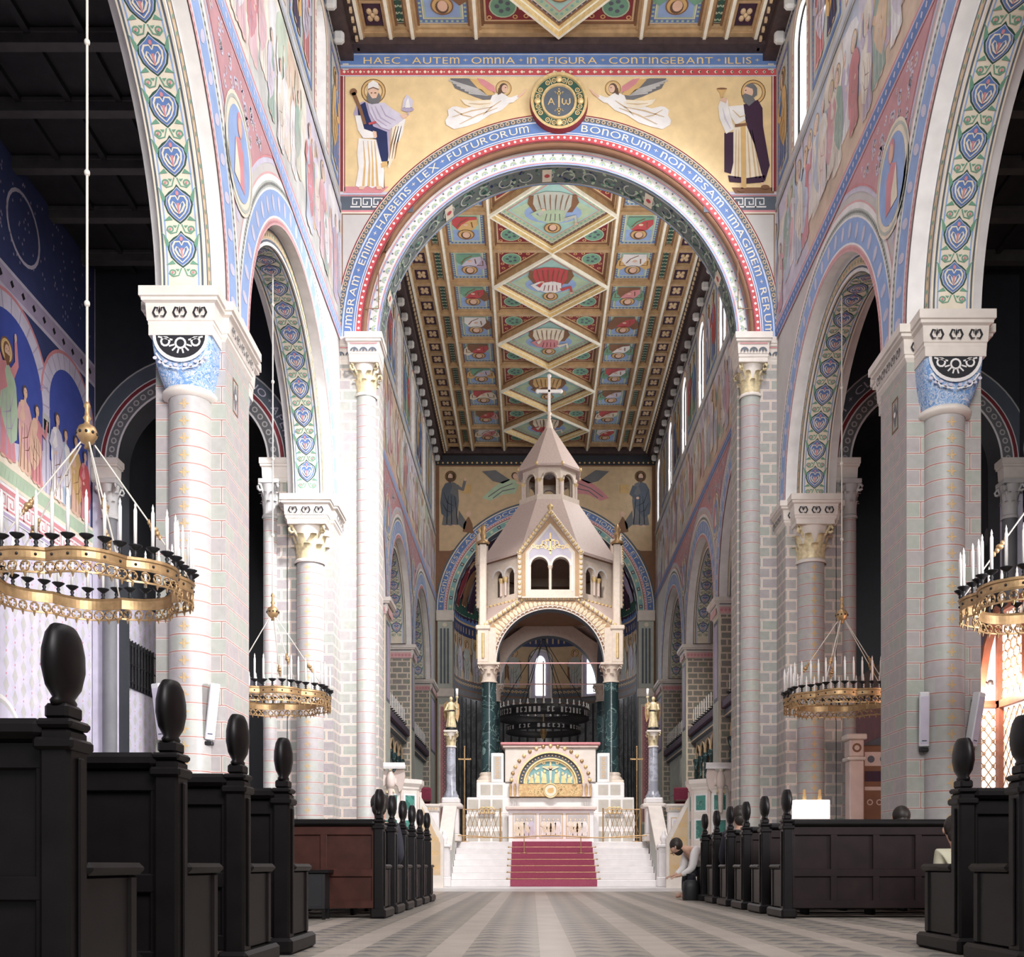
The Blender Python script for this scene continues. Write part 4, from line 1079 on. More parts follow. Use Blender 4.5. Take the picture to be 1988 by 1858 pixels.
# ================================================================== coffered ceiling
def ceiling(nm, y0, y1, tip0, nd, rows_k):
    mb = MB(); mb.face([(XL, y0, ZP), (XR, y0, ZP), (XR, y1, ZP), (XL, y1, ZP)], CEILD)
    root = struct(mb.build(nm))
    offs = [1.68, 2.97, 3.42, 4.02]
    bm = MB()
    for o in offs:
        for e in (-1, 1):
            x = CX + e * o; h = .065
            bm.box(x - h, y0, ZB, x + h, y1, ZP, CEILB); bm.box(x - h * .5, y0, ZB - .035, x + h * .5, y1, ZB, CEILW)
            for g in (-1, 1): bm.box(x + g * (h + .025) - .025, y0, ZB + .07, x + g * (h + .025) + .025, y1, ZP, CEILB); bm.box(x + g * (h + .07) - .02, y0, ZP - .04, x + g * (h + .07) + .02, y1, ZP, P['brown'])
    ky = tip0 % 1.69
    y = y0 + ((ky - y0) % 1.69)
    while y < y1:
        iscr = abs(((y - tip0) / 3.38) - round((y - tip0) / 3.38)) < .05
        xs = [(-4.02, -1.68), (1.68, 4.02)] + ([(-1.68, 1.68)] if iscr else [])
        for a, b in xs:
            bm.box(CX + a, y - .06, ZB + .02, CX + b, y + .06, ZP, CEILB)
            for g in (-1, 1): bm.box(CX + a, y + g * .085 - .025, ZB + .09, CX + b, y + g * .085 + .025, ZP, CEILB)
        y += 1.69
    bm.build('ceiling_beams', root, 'gilded wooden coffer beams')
    # cornice on both sides with corbels
    cm = MB()
    for e in (-1, 1):
        x0 = CX + e * 4.06; x1 = CX + e * 4.5
        xs = sorted((x0, x1))
        cm.box(xs[0], y0, ZB - .05, xs[1], y1, ZP, CEILD)
        xs = sorted((CX + e * 4.22, x1)); cm.box(xs[0], y0, ZB - .28, xs[1], y1, ZB - .05, CEILD)
        y = y0 + .3
        while y < y1:
            cm.box(min(CX + e * 4.08, CX + e * 4.13), y, ZB - .12, max(CX + e * 4.08, CX + e * 4.13), y + .08, ZB - .05, P['tan']); y += .24
        y = y0 + .5
        while y < y1:
            xs = sorted((CX + e * 4.28, CX + e * 4.5)); cm.bbox(xs[0], y, ZB - .52, xs[1], y + .16, ZB - .28, P['grey'], .05); y += .845
    for ya, yb in ((y0, y0 + .3), (y1 - .25, y1)):
        cm.box(XL, ya, ZB - .12, XR, yb, ZP, CEILD)
    cm.build('ceiling_cornice', root, 'dark carved wooden cornice with pale corbels')
    rr = random.Random(3)
    # square coffers with half figures
    def sq(x, y, i):
        m = MB(); c = CV(m, sZ(ZP)).at(x, y, 1)
        w2, h2 = .50, .70
        c.rect(-.56, -.76, .56, .76, 'brown', 1); c.frame(-w2 - .02, -h2 - .02, w2 + .02, h2 + .02, .02, 'cream', 2); c.rect(-w2, -h2, w2, h2, 'blue', 2)
        for s in (-1, 1):
            for k in range(9): c.rect(-w2 + .02 + k * .105, s * (h2 - .05) - .025, -w2 + .07 + k * .105, s * (h2 - .05) + .025, 'lgreen', 3)
            for k in range(12): c.rect(s * (w2 - .05) - .025, -h2 + .04 + k * .105, s * (w2 - .05) + .025, -h2 + .09 + k * .105, 'lgreen', 3)
        c.rect(-.41, -.60, .41, .60, 'cream', 3); c.rect(-.39, -.58, .39, .58, 'lgreen', 4); c.rect(-.35, -.54, .35, .54, 'aqua', 5); c.rect(-.35, .05, .35, .54, 'lblue', 5.5)
        bust(CV(m, lambda a, b, d: (x + a, y + b, ZP - d - .028)).at(0, -.54, 1.0), 1.08, rr.choice(('cream', 'white', 'red', 'rose', 'ochre', 'lav')), rr.choice(('red', 'blue', 'white', 'green', 'brown')), rr)
        m.build('coffer_panel', root, 'blue-green coffer with a painted half figure')
    def strip(x, y):
        m = MB(); c = CV(m, sZ(ZP)).at(x, y, 1)
        c.rect(-.13, -.70, .13, .70, 'dgreen', 1); c.frame(-.13, -.70, .13, .70, .012, 'cream', 2)
        for k in range(8):
            for e in (-1, 1): c.ring(e * .06, -.6 + k * .17, .04, .065, 'lgreen', 2, 8, 0, pi); c.ell(e * .06, -.58 + k * .17, .02, .02, 'cream', 2, 6)
        m.build('coffer_strip', root, 'narrow green scale-patterned coffer')
    def carved(x, y):
        m = MB()
        for dy in (-.42, .42):
            m.bbox(x - .19, y + dy - .30, ZP - .06, x + .19, y + dy + .30, ZP, P['plum'], .03)
            for k in range(4):
                t = k * pi / 2 + pi / 4; m.ball((x + .09 * cos(t), y + dy + .12 * sin(t), ZP - .07), .06, .08, .03, P['tan'], 8, 6)
            m.ball((x, y + dy, ZP - .08), .05, .06, .03, P['tan'], 8, 6)
            m.box(x - .22, y + dy - .40, ZP - .12, x + .22, y + dy - .34, ZP, CEILB); m.box(x - .22, y + dy + .34, ZP - .12, x + .22, y + dy + .40, ZP, CEILB)
        m.build('carved_coffer', root, 'dark coffer with pale carved rosettes')
    y = y0 + ((ky - y0) % 1.69) - .845
    i = 0
    while y < y1 + .5:
        if y - .7 > y0 - .9 and y + .7 < y1 + .6:
            for e in (-1, 1):
                sq(CX + e * 2.325, y, i); strip(CX + e * 3.195, y); carved(CX + e * 3.72, y)
        i += 1; y += 1.69
    # the great diamonds
    for k in range(nd):
        ya = tip0 + 3.38 * k; yc = ya + 1.69
        m = MB(); c = CV(m, sZ(ZP)).at(CX, yc, 1)
        for sx in (-1, 1):
            for sy in (-1, 1):
                q = c.at(0, 0, 1, 0, sx, sy)
                q.poly([(.10, 1.58), (1.58, .10), (1.58, 1.58)], 'brown', 1)
                q.poly([(.30, 1.50), (1.50, .30), (1.50, 1.50)], 'tan', 2); q.poly([(.40, 1.46), (1.46, .40), (1.46, 1.46)], 'dkred', 3)
                q.ell(1.12, 1.12, .27, .27, 'green', 4, 18); q.ring(1.12, 1.12, .25, .28, 'lgreen', 5, 18); 
                for z in range(5): q.ell(1.12 + .12 * cos(z * 1.26), 1.12 + .12 * sin(z * 1.26), .05, .05, 'slate', 5, 7)
                for z in range(7):
                    xx = 1.38 - .02 * z; 
                for (xx, yy) in ((1.36, .66), (.66, 1.36), (1.38, .88), (.88, 1.38), (1.40, 1.40), (.76, 1.16), (1.16, .76)): q.ring(xx, yy, .03, .055, 'ochre', 4, 8)
        m.build('corner_panels', root, 'reddish corner panels with green discs around a ceiling diamond')
        m = MB(); c = CV(m, lambda a, b, d: (a, b, ZP - .04 - d)).at(CX, yc, 1)
        D = 1.6
        def dia(r, mm, d): c.poly([(r, 0), (0, r), (-r, 0), (0, -r)], mm, d)
        dia(D, 'slate', 1); dia(1.46, 'cream', 2); dia(1.42, 'lgreen', 3); dia(1.22, 'rose', 4); dia(1.18, 'aqua', 5)
        for s in range(4):
            q = c.at(0, 0, 1, s * pi / 2)
            for z in range(13):
                f = (z + .5) / 13; q.ell(1.31 * (1 - f), 1.31 * f, .035, .035, 'teal', 4, 6)
            for z in range(15):
                f = (z + .5) / 15; q.ell(1.50 * (1 - f), 1.50 * f, .022, .022, 'lav', 2, 6)
        c.poly([(1.1, 0), (.55, .55), (-.55, .55), (-1.1, 0), (-.35, -.6), (.35, -.6)], 'lgreen', 6); c.ell(0, .1, .75, .45, 'lblue', 7, 20)
        pr = rr
        robe, man = [('red', 'white'), ('lgreen', 'greyg'), ('white', 'red'), ('rose', 'cream'), ('brown', 'ochre'), ('red', 'cream')][k % 6]
        f = CV(m, lambda a, b, d: (CX + a, yc + b, ZP - .07 - d)).at(0, 0, 1)
        f.poly([(-.62, -.62), (.58, -.66), (.66, -.35), (.5, .05), (-.5, .05), (-.66, -.3)], 'brown', 1)
        f.poly([(-.50, -.68), (-.2, -.80), (.2, -.78), (.48, -.66), (.46, -.2), (.34, .1), (.30, .42), (.12, .52), (-.12, .52), (-.32, .40), (-.40, .05), (-.52, -.3)], man, 2)
        f.poly([(-.36, .36), (-.12, .52), (.12, .52), (.32, .38), (.30, .0), (.06, -.1), (-.22, -.02)], robe, 3)
        f.line([(-.30, .36), (-.52, .1), (-.28, -.08)], [.16, .14, .08], robe, 4); f.line([(.30, .36), (.58, .2), (.62, .46)], [.16, .13, .07], man, 4)
        f.ell(.62, .52, .05, .06, 'skin', 5, 8); f.ell(-.25, -.08, .06, .05, 'skin', 5, 8)
        for z in range(6): f.line([(-.3 + .12 * z, -.05), (-.36 + .14 * z, -.4), (-.4 + .16 * z, -.68)], [.01, .03, .02], 'brown', 4)
        for z in range(4): f.line([(-.2 + .13 * z, .4), (-.16 + .11 * z, .1)], .022, 'dkred' if robe != 'lgreen' else 'dgrey', 4)
        f.ell(0, .72, .23, .23, 'ochre', 2, 22); f.ring(0, .72, .2, .23, 'brown', 3, 22)
        f.ell(0, .71, .13, .16, 'hair', 4, 14); f.ell(.01, .68, .095, .13, 'skin', 5, 14)
        m.build('diamond_painting', root, 'painted seated figure within a ceiling diamond')
        m = MB()
        rad = [(1.69, ZB - .02), (1.67, ZB - .09), (1.60, ZB - .09), (1.575, ZB + .0), (1.54, ZB + .01), (1.52, ZB + .07), (1.50, ZP - .05)]
        mm = [CEILW, CEILW, GOLD, CEILW, GOLD, P['brown']]
        rows = [[(CX + r, yc, zz), (CX, yc + r, zz), (CX - r, yc, zz), (CX, yc - r, zz)] for r, zz in rad]
        rows.insert(0, [(CX + 1.69, yc, ZP), (CX, yc + 1.69, ZP), (CX - 1.69, yc, ZP), (CX, yc - 1.69, ZP)]); mm.insert(0, CEILB)
        for i in range(len(rows) - 1): m.grid(rows[i:i + 2], mm[i], False, cu=True)
        m.build('diamond_frame', root, 'bright gilded diamond frame')
    return root
ceiling('ceiling_nave', 12.0, YA, 21.5 - 3.38 * 3, 3, 5)
ceiling('ceiling_chancel', YA2, YE, 22.32, 6, 12)
mb = MB(); mb.face([(XL - 1, -1, ZP + .01), (XR + 1, -1, ZP + .01), (XR + 1, 12.2, ZP + .01), (XL - 1, 12.2, ZP + .01)], CEILD); struct(mb.build('ceiling'))

# ================================================================== apse
ZA, RA = 10.94, 3.78
mb = MB(); arch_wall_face(CV(mb, sY(YE)), XL - .1, XR + .1, CX, ZA, RA, ZP, P['brown'])
pts = [(CX - RA, 0)] + [(CX - RA * cos(pi * i / 40), ZA + RA * sin(pi * i / 40)) for i in range(41)] + [(CX + RA, 0)]
mb.grid([[(x, y, zz) for y in (YE, YE + .6)] for x, zz in pts], P['slate'])
wall_apse = struct(mb.build('wall_apse'))
mb = MB(); c = CV(mb, sY(YE)); q = polar(c, CX, ZA, RA)
arch_bands(q, RA, [(RA, RA + .03, 'cream', 1), (RA + .03, RA + .22, 'teal', 1), (RA + .22, RA + .25, 'cream', 1), (RA + .25, RA + .28, 'dgrey', 1), (RA + .28, RA + .36, 'rose', 1), (RA + .36, RA + .39, 'lav', 1),
                   (RA + .39, RA + .63, 'blue', 1), (RA + .63, RA + .67, 'cream', 1), (RA + .67, RA + .74, 'slate', 1)], 60)
n = 34
for i in range(n):
    a = (i + .5) * pi * RA / n; q.rect(a - .07, RA + .06, a + .07, RA + .19, 'slate' if i % 2 else 'lgreen', 2); q.ell(a, RA + .125, .03, .03, 'cream', 3, 6)
dots(q, RA, RA + .32, .022, .1, 'cream', 2)
arc_text(q, '+ DIGNUS + EST + AGNUS + OCCISUS', .12, pi * RA * .46, RA + .42, .235, P['cream']); arc_text(q, 'ACCIPERE + HONOREM + ET + GLORIAM +', pi * RA * .52, pi * RA - .12, RA + .42, .235, P['cream'])
mb.build('apse_inscription', wall_apse, 'blue inscription band round the apse arch')
mb = MB(); c = CV(mb, sY(YE)); RGa = RA + .74
for i in range(60):
    a0 = XL + (XR - XL) * i / 60; a1 = XL + (XR - XL) * (i + 1) / 60
    lo = lambda a: max(13.4, ZA + sqrt(max(0, RGa ** 2 - (a - CX) ** 2)))
    c.poly([(a0, lo(a0)), (a1, lo(a1)), (a1, 16.85), (a0, 16.85)], 'tan', 1)
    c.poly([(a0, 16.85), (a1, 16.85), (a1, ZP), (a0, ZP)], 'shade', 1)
dotrow(c, XL, XR, 17.0, .04, .2, 'ochre', 2); c.rect(XL, 16.85, XR, 16.9, 'brown', 2)
for e in (-1, 1):
    k = c.at(CX, 0, 1, 0, e)
    k.rect(4.35, 12.3, 4.5, 16.85, 'brown', 2)
    saint(k.at(3.88, 14.42, 1).sub(lambda a, b: (a, b)), 2.25, 'dgrey', 'slate', True, random.Random(2), 1 if e < 0 else 0, 'hair', 'black', True)
    s = k.at(3.15, 14.1, .8); s.poly([(-.25, 0), (-.2, .5), (0, .9), (.25, .5), (.3, .1)], 'brown', 3); s.ell(0, 1.0, .13, .15, 'skin', 4, 10); s.poly([(.1, .6), (.5, 1.2), (.55, .5), (.2, .2)], 'dgrey', 3)
    k.rect(3.05, 15.75, 3.4, 16.1, 'ochre', 4)
    g = k.at(1.55, 15.85, 1)
    rb = 'lgreen' if e < 0 else 'rose'
    g.poly([(-.5, .35), (-.1, .5), (.3, .35), (.7, .05), (1.05, -.3), (.7, -.4), (.2, -.15), (-.3, -.1)], rb, 3); g.line([(-.2, .3), (.3, .1), (.8, -.25)], .04, 'dgrey', 4); g.line([(-.3, .1), (.2, .0), (.6, -.3)], .04, 'dgrey', 4)
    g.poly([(-.1, .45), (.5, .85), (1.05, .8), (.6, .4), (.2, .3)], 'dgrey', 3); g.ell(-.28, .62, .13, .15, 'hair', 4, 10); g.ell(-.31, .60, .10, .12, 'skin', 5, 10); g.line([(-.35, .35), (-.75, .2)], .09, 'skin', 4)
mb.build('apse_wall_painting', wall_apse, 'dark painted saints and angels above the apse arch')
# pilasters of the apse arch
for e in (-1, 1):
    mb = MB(); xs = sorted((CX + e * 3.80, CX + e * 4.42))
    mb.bbox(xs[0], YE - .16, 0, xs[1], YE, 7.4, P['greyg'], .02); mb.bbox(xs[0] - .05, YE - .22, 7.4, xs[1] + .05, YE, 7.75, STONE, .03); mb.bbox(xs[0], YE - .14, 7.75, xs[1], YE, 10.5, P['greyg'], .02); mb.bbox(xs[0] - .05, YE - .2, 10.5, xs[1] + .05, YE, ZA, STONE, .03)
    c = CV(mb, sY(YE - .17)); c.rect(xs[0] + .08, 2.2, xs[1] - .08, 7.1, 'cream', 1); c.rect(xs[0] + .14, 2.3, xs[1] - .14, 7.0, 'rose', 2)
    for i in range(28): c.ring((xs[0] + xs[1]) / 2, 2.45 + i * .165, .05, .075, 'slate', 3, 8)
    c = CV(mb, sY(YE - .15))
    for i in range(3): c.rect(xs[0] + .12 + i * .14, 7.95, xs[0] + .20 + i * .14, 10.2, 'slate', 1)
    c.ell((xs[0] + xs[1]) / 2, 10.35, .09, .09, 'cream', 1, 10)
    mb.build('apse_pilaster', wall_apse, 'painted pilaster of the apse arch')

AC = (CX, YE + .6)
def cyl(a, b, d, R=RA):       # a = angle coordinate (metres along the wall), b = height
    t = a / RA
    return (AC[0] - (R - d) * cos(t), AC[1] + (R - d) * sin(t), b)
def marble(name, base, vein, sc, w=.5):
    m, nt, b = nodes(name)
    tc = nt.nodes.new('ShaderNodeTexCoord')
    n1 = nt.nodes.new('ShaderNodeTexNoise'); n1.inputs['Scale'].default_value = sc; n1.inputs['Detail'].default_value = 6; n1.inputs['Distortion'].default_value = 1.6
    nt.links.new(tc.outputs['Object'], n1.inputs['Vector'])
    cr = nt.nodes.new('ShaderNodeValToRGB'); e = cr.color_ramp.elements
    e[0].position = .47; e[0].color = (*base, 1); e[1].position = .56; e[1].color = (*[c * 1.6 for c in base], 1)
    x = cr.color_ramp.elements.new(.505); x.color = (*vein, 1); y = cr.color_ramp.elements.new(.49); y.color = (*[c * 1.3 for c in base], 1); z2 = cr.color_ramp.elements.new(.52); z2.color = (*base, 1)
    nt.links.new(n1.outputs['Fac'], cr.inputs[0]); nt.links.new(cr.outputs[0], b.inputs['Base Color'])
    b.inputs['Roughness'].default_value = .22
    return m
MARBG = marble('green_black_marble', (.022, .045, .05), (.22, .36, .34), 1.8)
MARBS = marble('slate_marble', (.12, .125, .13), (.24, .24, .24), 1.6)
MARBGR = marble('grey_marble', (.25, .26, .30), (.45, .45, .48), 2.4)
mb = MB(); n = 48; L = pi * RA
mb.grid([[cyl(L * j / n, zz, 0) for j in range(n + 1)] for zz in (0, 8.05)], MARBS)
mb.grid([[cyl(L * j / n, zz, 0) for j in range(n + 1)] for zz in (8.05, ZA)], P['tan'])
rows = []
for i in range(13):
    ph = pi / 2 * i / 12; R = RA * cos(ph)
    rows.append([(AC[0] - R * cos(pi * j / n), AC[1] + R * sin(pi * j / n), ZA + RA * sin(ph)) for j in range(n + 1)])
mb.grid(rows, P['plum'])
wall_back = struct(mb.build('wall_back'))
mb = MB(); c = CV(mb, cyl, .006)
for i in range(n):
    a0, a1 = L * i / n, L * (i + 1) / n
    for b0, b1, m, d in ((7.75, 8.1, 'dgrey', 1), (7.78, 7.82, 'brown', 2), (8.04, 8.1, 'brown', 2), (8.1, 8.45, 'slate', 1), (10.3, 10.94, 'dblue', 1), (10.3, 10.36, 'tan', 2), (10.86, 10.94, 'tan', 2), (8.45, 8.5, 'brown', 2)): c.rect(a0, b0, a1, b1, m, d)
for i in range(31): a = L * (i + .5) / 31; c.rect(a - .045, 0, a + .045, 7.72, 'black', 1)
for i in range(60): a = L * (i + .5) / 60; c.ring(a, 8.28, .06, .10, 'tan', 2, 8, 0, pi); c.ell(a, 8.28, .03, .05, 'ochre', 2, 6)
lettering(c, 1.2, 10.48, '+ OMNIS + GENTES + FILIUS + DEI + SANCTUS + DOMINUS +', .24, 'tan', 3, width=L - 2.4) if False else None
for i in range(44): a = .3 + (L - .6) * (i + .5) / 44; c.rect(a - .035, 10.5, a + .035, 10.74, 'tan', 2)
for i in range(17):
    a = L * (i + .5) / 17
    if abs(a - L / 2) < .7: continue
    rr = random.Random(i)
    saint(c.at(a, 8.5, 1), 1.72, 'grey', 'lav' if i % 2 else 'greyg', True, rr, 2 if i % 2 else 0, 'hair', 'dgrey')
    k = c.at(a, 8.55, 1)
    for e in (-1, 1): k.at(0, 0, 1, 0, e).poly([(.14, 1.25), (.34, 1.1), (.34, .4), (.22, .2), (.2, .8)], 'brown', 1.5)
mb.build('painted_angels', wall_back, 'frieze of grey robed angels round the apse')
def dome(a, b, d):
    t = a / RA; ph = (b - ZA) / RA
    R = (RA - d) * cos(ph)
    return (AC[0] - R * cos(t), AC[1] + R * sin(t), ZA + (RA - d) * sin(ph))
mb = MB(); c = CV(mb, dome, .004)
for i in range(40):
    a0, a1 = L * i / 40, L * (i + 1) / 40
    c.rect(a0, ZA, a1, ZA + .28, 'blue', 1); c.rect(a0, ZA + .28, a1, ZA + .9, 'dgreen', 1); c.rect(a0, ZA + .27, a1, ZA + .31, 'green', 2)
rr = random.Random(8)
for i in range(90): c.ell(rr.uniform(.2, L - .2), rr.uniform(ZA + .35, ZA + 1.1), rr.uniform(.05, .16), .05, rr.choice(('green', 'dgreen', 'brown', 'lgreen')), 2, 7)
for i in range(16):
    a = .5 + (L - 1) * i / 15
    saint(c.lift(3 + 8 * (i % 2)).at(a, ZA + .5 + .15 * (i % 2), 1), 2.0, rr.choice(('plum', 'dblue', 'brown', 'dkred', 'violet')), rr.choice(('dblue', 'rose', 'brown', 'dgrey')), True, rr, rr.choice((0, 1)), 'hair', 'black')
mb.build('apse_fresco', wall_back, 'dark fresco of figures in the half dome of the apse')
# apse windows
for kk, (ac, hw) in enumerate(((L / 2 - .18, .42), (L / 2 + 2.25, .42))):
    t0 = ac / RA; bx_, by_ = AC[0] - RA * cos(t0), AC[1] + RA * sin(t0)
    def flat(a, b, d): return (bx_ + a * sin(t0) + (.05 + d) * cos(t0), by_ + a * cos(t0) - (.05 + d) * sin(t0), b)
    z0, z1 = 8.05, 9.75
    def prof(r): return [(-r, z0), (-r, z1)] + [(-r * cos(pi * i / 12), z1 + r * sin(pi * i / 12)) for i in range(1, 12)] + [(r, z1), (r, z0)]
    mb = MB(); c = CV(mb, flat, .008)
    c.poly(prof(hw + .14), 'slate', 1); c.poly(prof(hw + .03), 'lav', 2)
    win = struct(mb.build('window_%d' % (30 + kk)))
    mb = MB(); CV(mb, flat, .008).poly([(a * .52, z0 + .12 + (b - z0) * .84) for a, b in prof(hw)], GL_S, 4); mb.build('window_glass', win)
    mb = MB(); mb.tube([flat(a, b, .03) for a, b in prof(hw + .06)], .05, STONE, 6); mb.build('window_frame', win)

# ================================================================== aisles
ZAI = 12.5
def aisle(side):
    XO, XA = (XLO, XAL) if side == 'L' else (XRO, XAR)
    sg = -1 if side == 'L' else 1
    nn = 'left' if side == 'L' else 'right'
    fn = sL(XA) if side == 'L' else sR(XA)
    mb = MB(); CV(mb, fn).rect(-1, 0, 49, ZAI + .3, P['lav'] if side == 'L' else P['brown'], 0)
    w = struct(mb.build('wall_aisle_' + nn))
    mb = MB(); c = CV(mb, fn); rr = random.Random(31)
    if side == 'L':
        c.rect(5, 7.1, 21.15, ZAI, 'dblue', 1); c.rect(21.8, 6.4, 40, ZAI, 'shade', 1)  # near-black sheet paints the darkness beyond the end arch
        c.rect(5, 10.1, 21.15, 10.55, 'lav', 2); c.rect(5, 10.17, 21.15, 10.48, 'violet', 3); dotrow(c, 9, 21.1, 10.32, .07, .38, 'black', 4, 'dia')
        for yy in (14.2, 18.2): c.ring(yy, 11.5, .55, .61, 'lav', 2, 24)
        for i in range(260): c.ell(rr.uniform(12, 21), rr.uniform(10.7, 12.3), .02, .03, 'violet', 2, 5)
        # three painted arches
        for a, b, zs in ((14.45, 16.25, 8.95), (16.6, 18.9, 8.65), (19.15, 20.8, 9.0)):
            R = (b - a) / 2; yc = (a + b) / 2
            c = CV(mb, fn).lift(.8 * (a > 16) + .8 * (a > 19)); q = polar(c, yc, zs, R)
            arch_bands(q, R, [(R, R + .28, 'lav', 3), (R + .28, R + .34, 'rose', 3)], 24)
            for i in range(13):
                t = pi * R * (i + .5) / 13; q.rect(t - .012, R, t + .012, R + .28, 'violet', 4)
            c.rect(a - .12, 7.2, a, zs, 'lav', 3); c.rect(b, 7.2, b + .12, zs, 'lav', 3); c.rect(b - .02, zs - .35, b + .27, zs, 'grey', 4); c.rect(b + .02, zs - .3, b + .22, zs - .1, 'black', 5)
            n = 20
            c.poly([(a, 7.2), (a, zs)] + [(yc - R * cos(pi * i / n), zs + R * sin(pi * i / n)) for i in range(1, n)] + [(b, zs), (b, 7.2)], 'cobalt', 3)
            c.poly([(a, 7.2), (a, 7.9), (yc, 7.65), (b, 7.95), (b, 7.2)], 'lav', 4); c.rect(a, 7.2, b, 7.4, 'cream', 5)
        c = CV(mb, fn); cnt = [0]; cv2 = CV(mb, fn, .0012)
        def cs(): cnt[0] += 1; return cv2.lift(24 + 7 * (cnt[0] % 3))
        saint(cs().at(17.55, 7.3, 1), 2.0, 'rose', 'lgreen', True, random.Random(4), 2, 'brown', 'violet', True)
        saint(cs().at(16.95, 7.35, 1), 1.45, 'white', 'cream', False, random.Random(5), 0); saint(cs().at(18.2, 7.3, 1), 1.55, 'skin', 'pink', False, random.Random(6), 0); saint(cs().at(18.62, 7.25, 1), 1.45, 'rose', 'skin', False, random.Random(16), 1)
        for yy, h, r1, r2 in ((19.4, 1.65, 'white', 'lav'), (19.78, 1.5, 'sky', 'white'), (20.2, 1.55, 'skin', 'ochre'), (20.6, 1.4, 'rose', 'red')): saint(cs().at(yy, 7.25, 1), h, r1, r2, False, random.Random(int(yy * 9)), 0)
        saint(cs().at(15.0, 7.3, 1), 1.6, 'ochre', 'white', False, random.Random(7), 1); saint(cs().at(15.7, 7.3, 1), 1.5, 'lav', 'rose', False, random.Random(8), 0)
        for i in range(3):
            for a, b in ((12.8, 19.4),): pass
        # frieze under the fresco
        c.rect(5, 6.93, 21.15, 7.2, 'lgreen', 5); c.rect(5, 7.18, 21.15, 7.24, 'cream', 6); c.rect(5, 6.88, 21.15, 6.94, 'cream', 6)
        for i in range(60): y = 13.5 + i * .13; c.line([(y, 6.98), (y + .03, 7.14)], .02, 'greyg', 6)
        c.rect(5, 6.32, 21.15, 6.88, 'white', 5); c.rect(5, 6.74, 21.15, 6.82, 'rose', 6); c.rect(5, 6.34, 21.15, 6.40, 'violet', 6)
        meander(c, 13, 21.5, 6.44, .25, 'rose', 6)
        # diaper pattern below
        c.rect(5, .2, 26, 6.32, 'lav', 1)
        y = 15.5; i = 0
        while y < 25.5:
            z = 2.6
            while z < 6.1:
                o = .19 if i % 2 else 0
                c.poly([(y - .10, z + o), (y, z + o + .15), (y + .10, z + o), (y, z + o - .15)], 'grey', 2); c.ell(y, z + o + .19, .022, .022, 'rose', 2, 6)
                z += .38
            y += .30; i += 1
        mb.build('aisle_fresco', w, 'blue fresco of biblical figures in painted arches above a patterned wall')
        mb = MB(); c = CV(mb, fn); dz = 4.75; c.poly([(32.4, 0.2), (32.4, dz)] + [(33.6 - 1.2 * cos(pi * i / 16), dz + 1.0 * sin(pi * i / 16)) for i in range(1, 16)] + [(34.8, dz), (34.8, .2)], 'slate', 1); c.poly([(32.7, 0.2), (32.7, dz)] + [(33.6 - .9 * cos(pi * i / 16), dz + .75 * sin(pi * i / 16)) for i in range(1, 16)] + [(34.5, dz), (34.5, .2)], 'black', 2); struct(mb.build('door_1'))
        # barred window and niche
        mb = MB(); mb.box(XA, 22.6, 4.4, XA + .03, 24.4, 5.42, P['black'])
        struct_w = struct(mb.build('window_40'))
        mb = MB()
        for i in range(11): mb.tube([(XA + .08, 22.6 + .18 * i, 4.4), (XA + .08, 22.6 + .18 * i, 5.42)], .018, BLACK, 6)
        for zz in (4.5, 4.9, 5.3): mb.tube([(XA + .08, 22.6, zz), (XA + .08, 24.4, zz)], .016, BLACK, 6)
        mb.build('window_bars', struct_w, 'black iron bars')
        mb = MB(); c = CV(mb, fn); q = polar(c, 17.3, 2.45, .85)
        arch_bands(q, .85, [(.85, .92, 'white', 3), (.78, .85, 'grey', 3)], 20); c.poly([(16.52, .2), (16.52, 2.45)] + [(17.3 - .78 * cos(pi * i / 16), 2.45 + .78 * sin(pi * i / 16)) for i in range(1, 16)] + [(18.08, 2.45), (18.08, .2)], 'lav', 3)
        mb.build('wall_niche', w, 'round-arched wall niche')
    else:
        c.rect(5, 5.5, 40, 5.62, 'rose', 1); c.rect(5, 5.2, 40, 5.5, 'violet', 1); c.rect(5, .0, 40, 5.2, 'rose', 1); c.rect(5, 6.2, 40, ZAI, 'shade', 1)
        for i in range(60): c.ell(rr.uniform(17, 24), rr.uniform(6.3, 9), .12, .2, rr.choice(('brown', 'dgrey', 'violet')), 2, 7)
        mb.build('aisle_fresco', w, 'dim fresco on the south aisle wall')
    # end arch across the aisle
    YN = 21.2
    xs = sorted((XO, XA)); cx = (xs[0] + xs[1]) / 2; hw = 1.5; zs = 8.62
    mb = MB(); arch_wall_face(CV(mb, sY(YN)), xs[0], xs[1], cx, zs, hw, ZAI + .3, P['shade'], 30); arch_wall_face(CV(mb, sY(YN + .6)), xs[0], xs[1], cx, zs, hw, ZAI + .3, P['shade'], 30)  # the end wall's unlit darkness is put into its colour
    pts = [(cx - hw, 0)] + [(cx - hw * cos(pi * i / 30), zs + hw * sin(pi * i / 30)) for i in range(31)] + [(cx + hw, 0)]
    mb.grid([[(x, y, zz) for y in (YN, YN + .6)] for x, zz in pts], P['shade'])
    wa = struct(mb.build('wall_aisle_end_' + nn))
    mb = MB(); q = polar(CV(mb, sY(YN)), cx, zs, hw)
    arch_bands(q, hw, [(hw, hw + .04, 'white', 1), (hw + .04, hw + .24, 'dgrey', 1), (hw + .24, hw + .27, 'white', 1), (hw + .27, hw + .34, 'dkred', 1), (hw + .34, hw + .36, 'white', 1), (hw + .36, hw + .62, 'slate', 1), (hw + .62, hw + .65, 'grey', 1)], 34)
    dots(q, hw, hw + .14, .06, .16, 'grey', 2, 'ring')
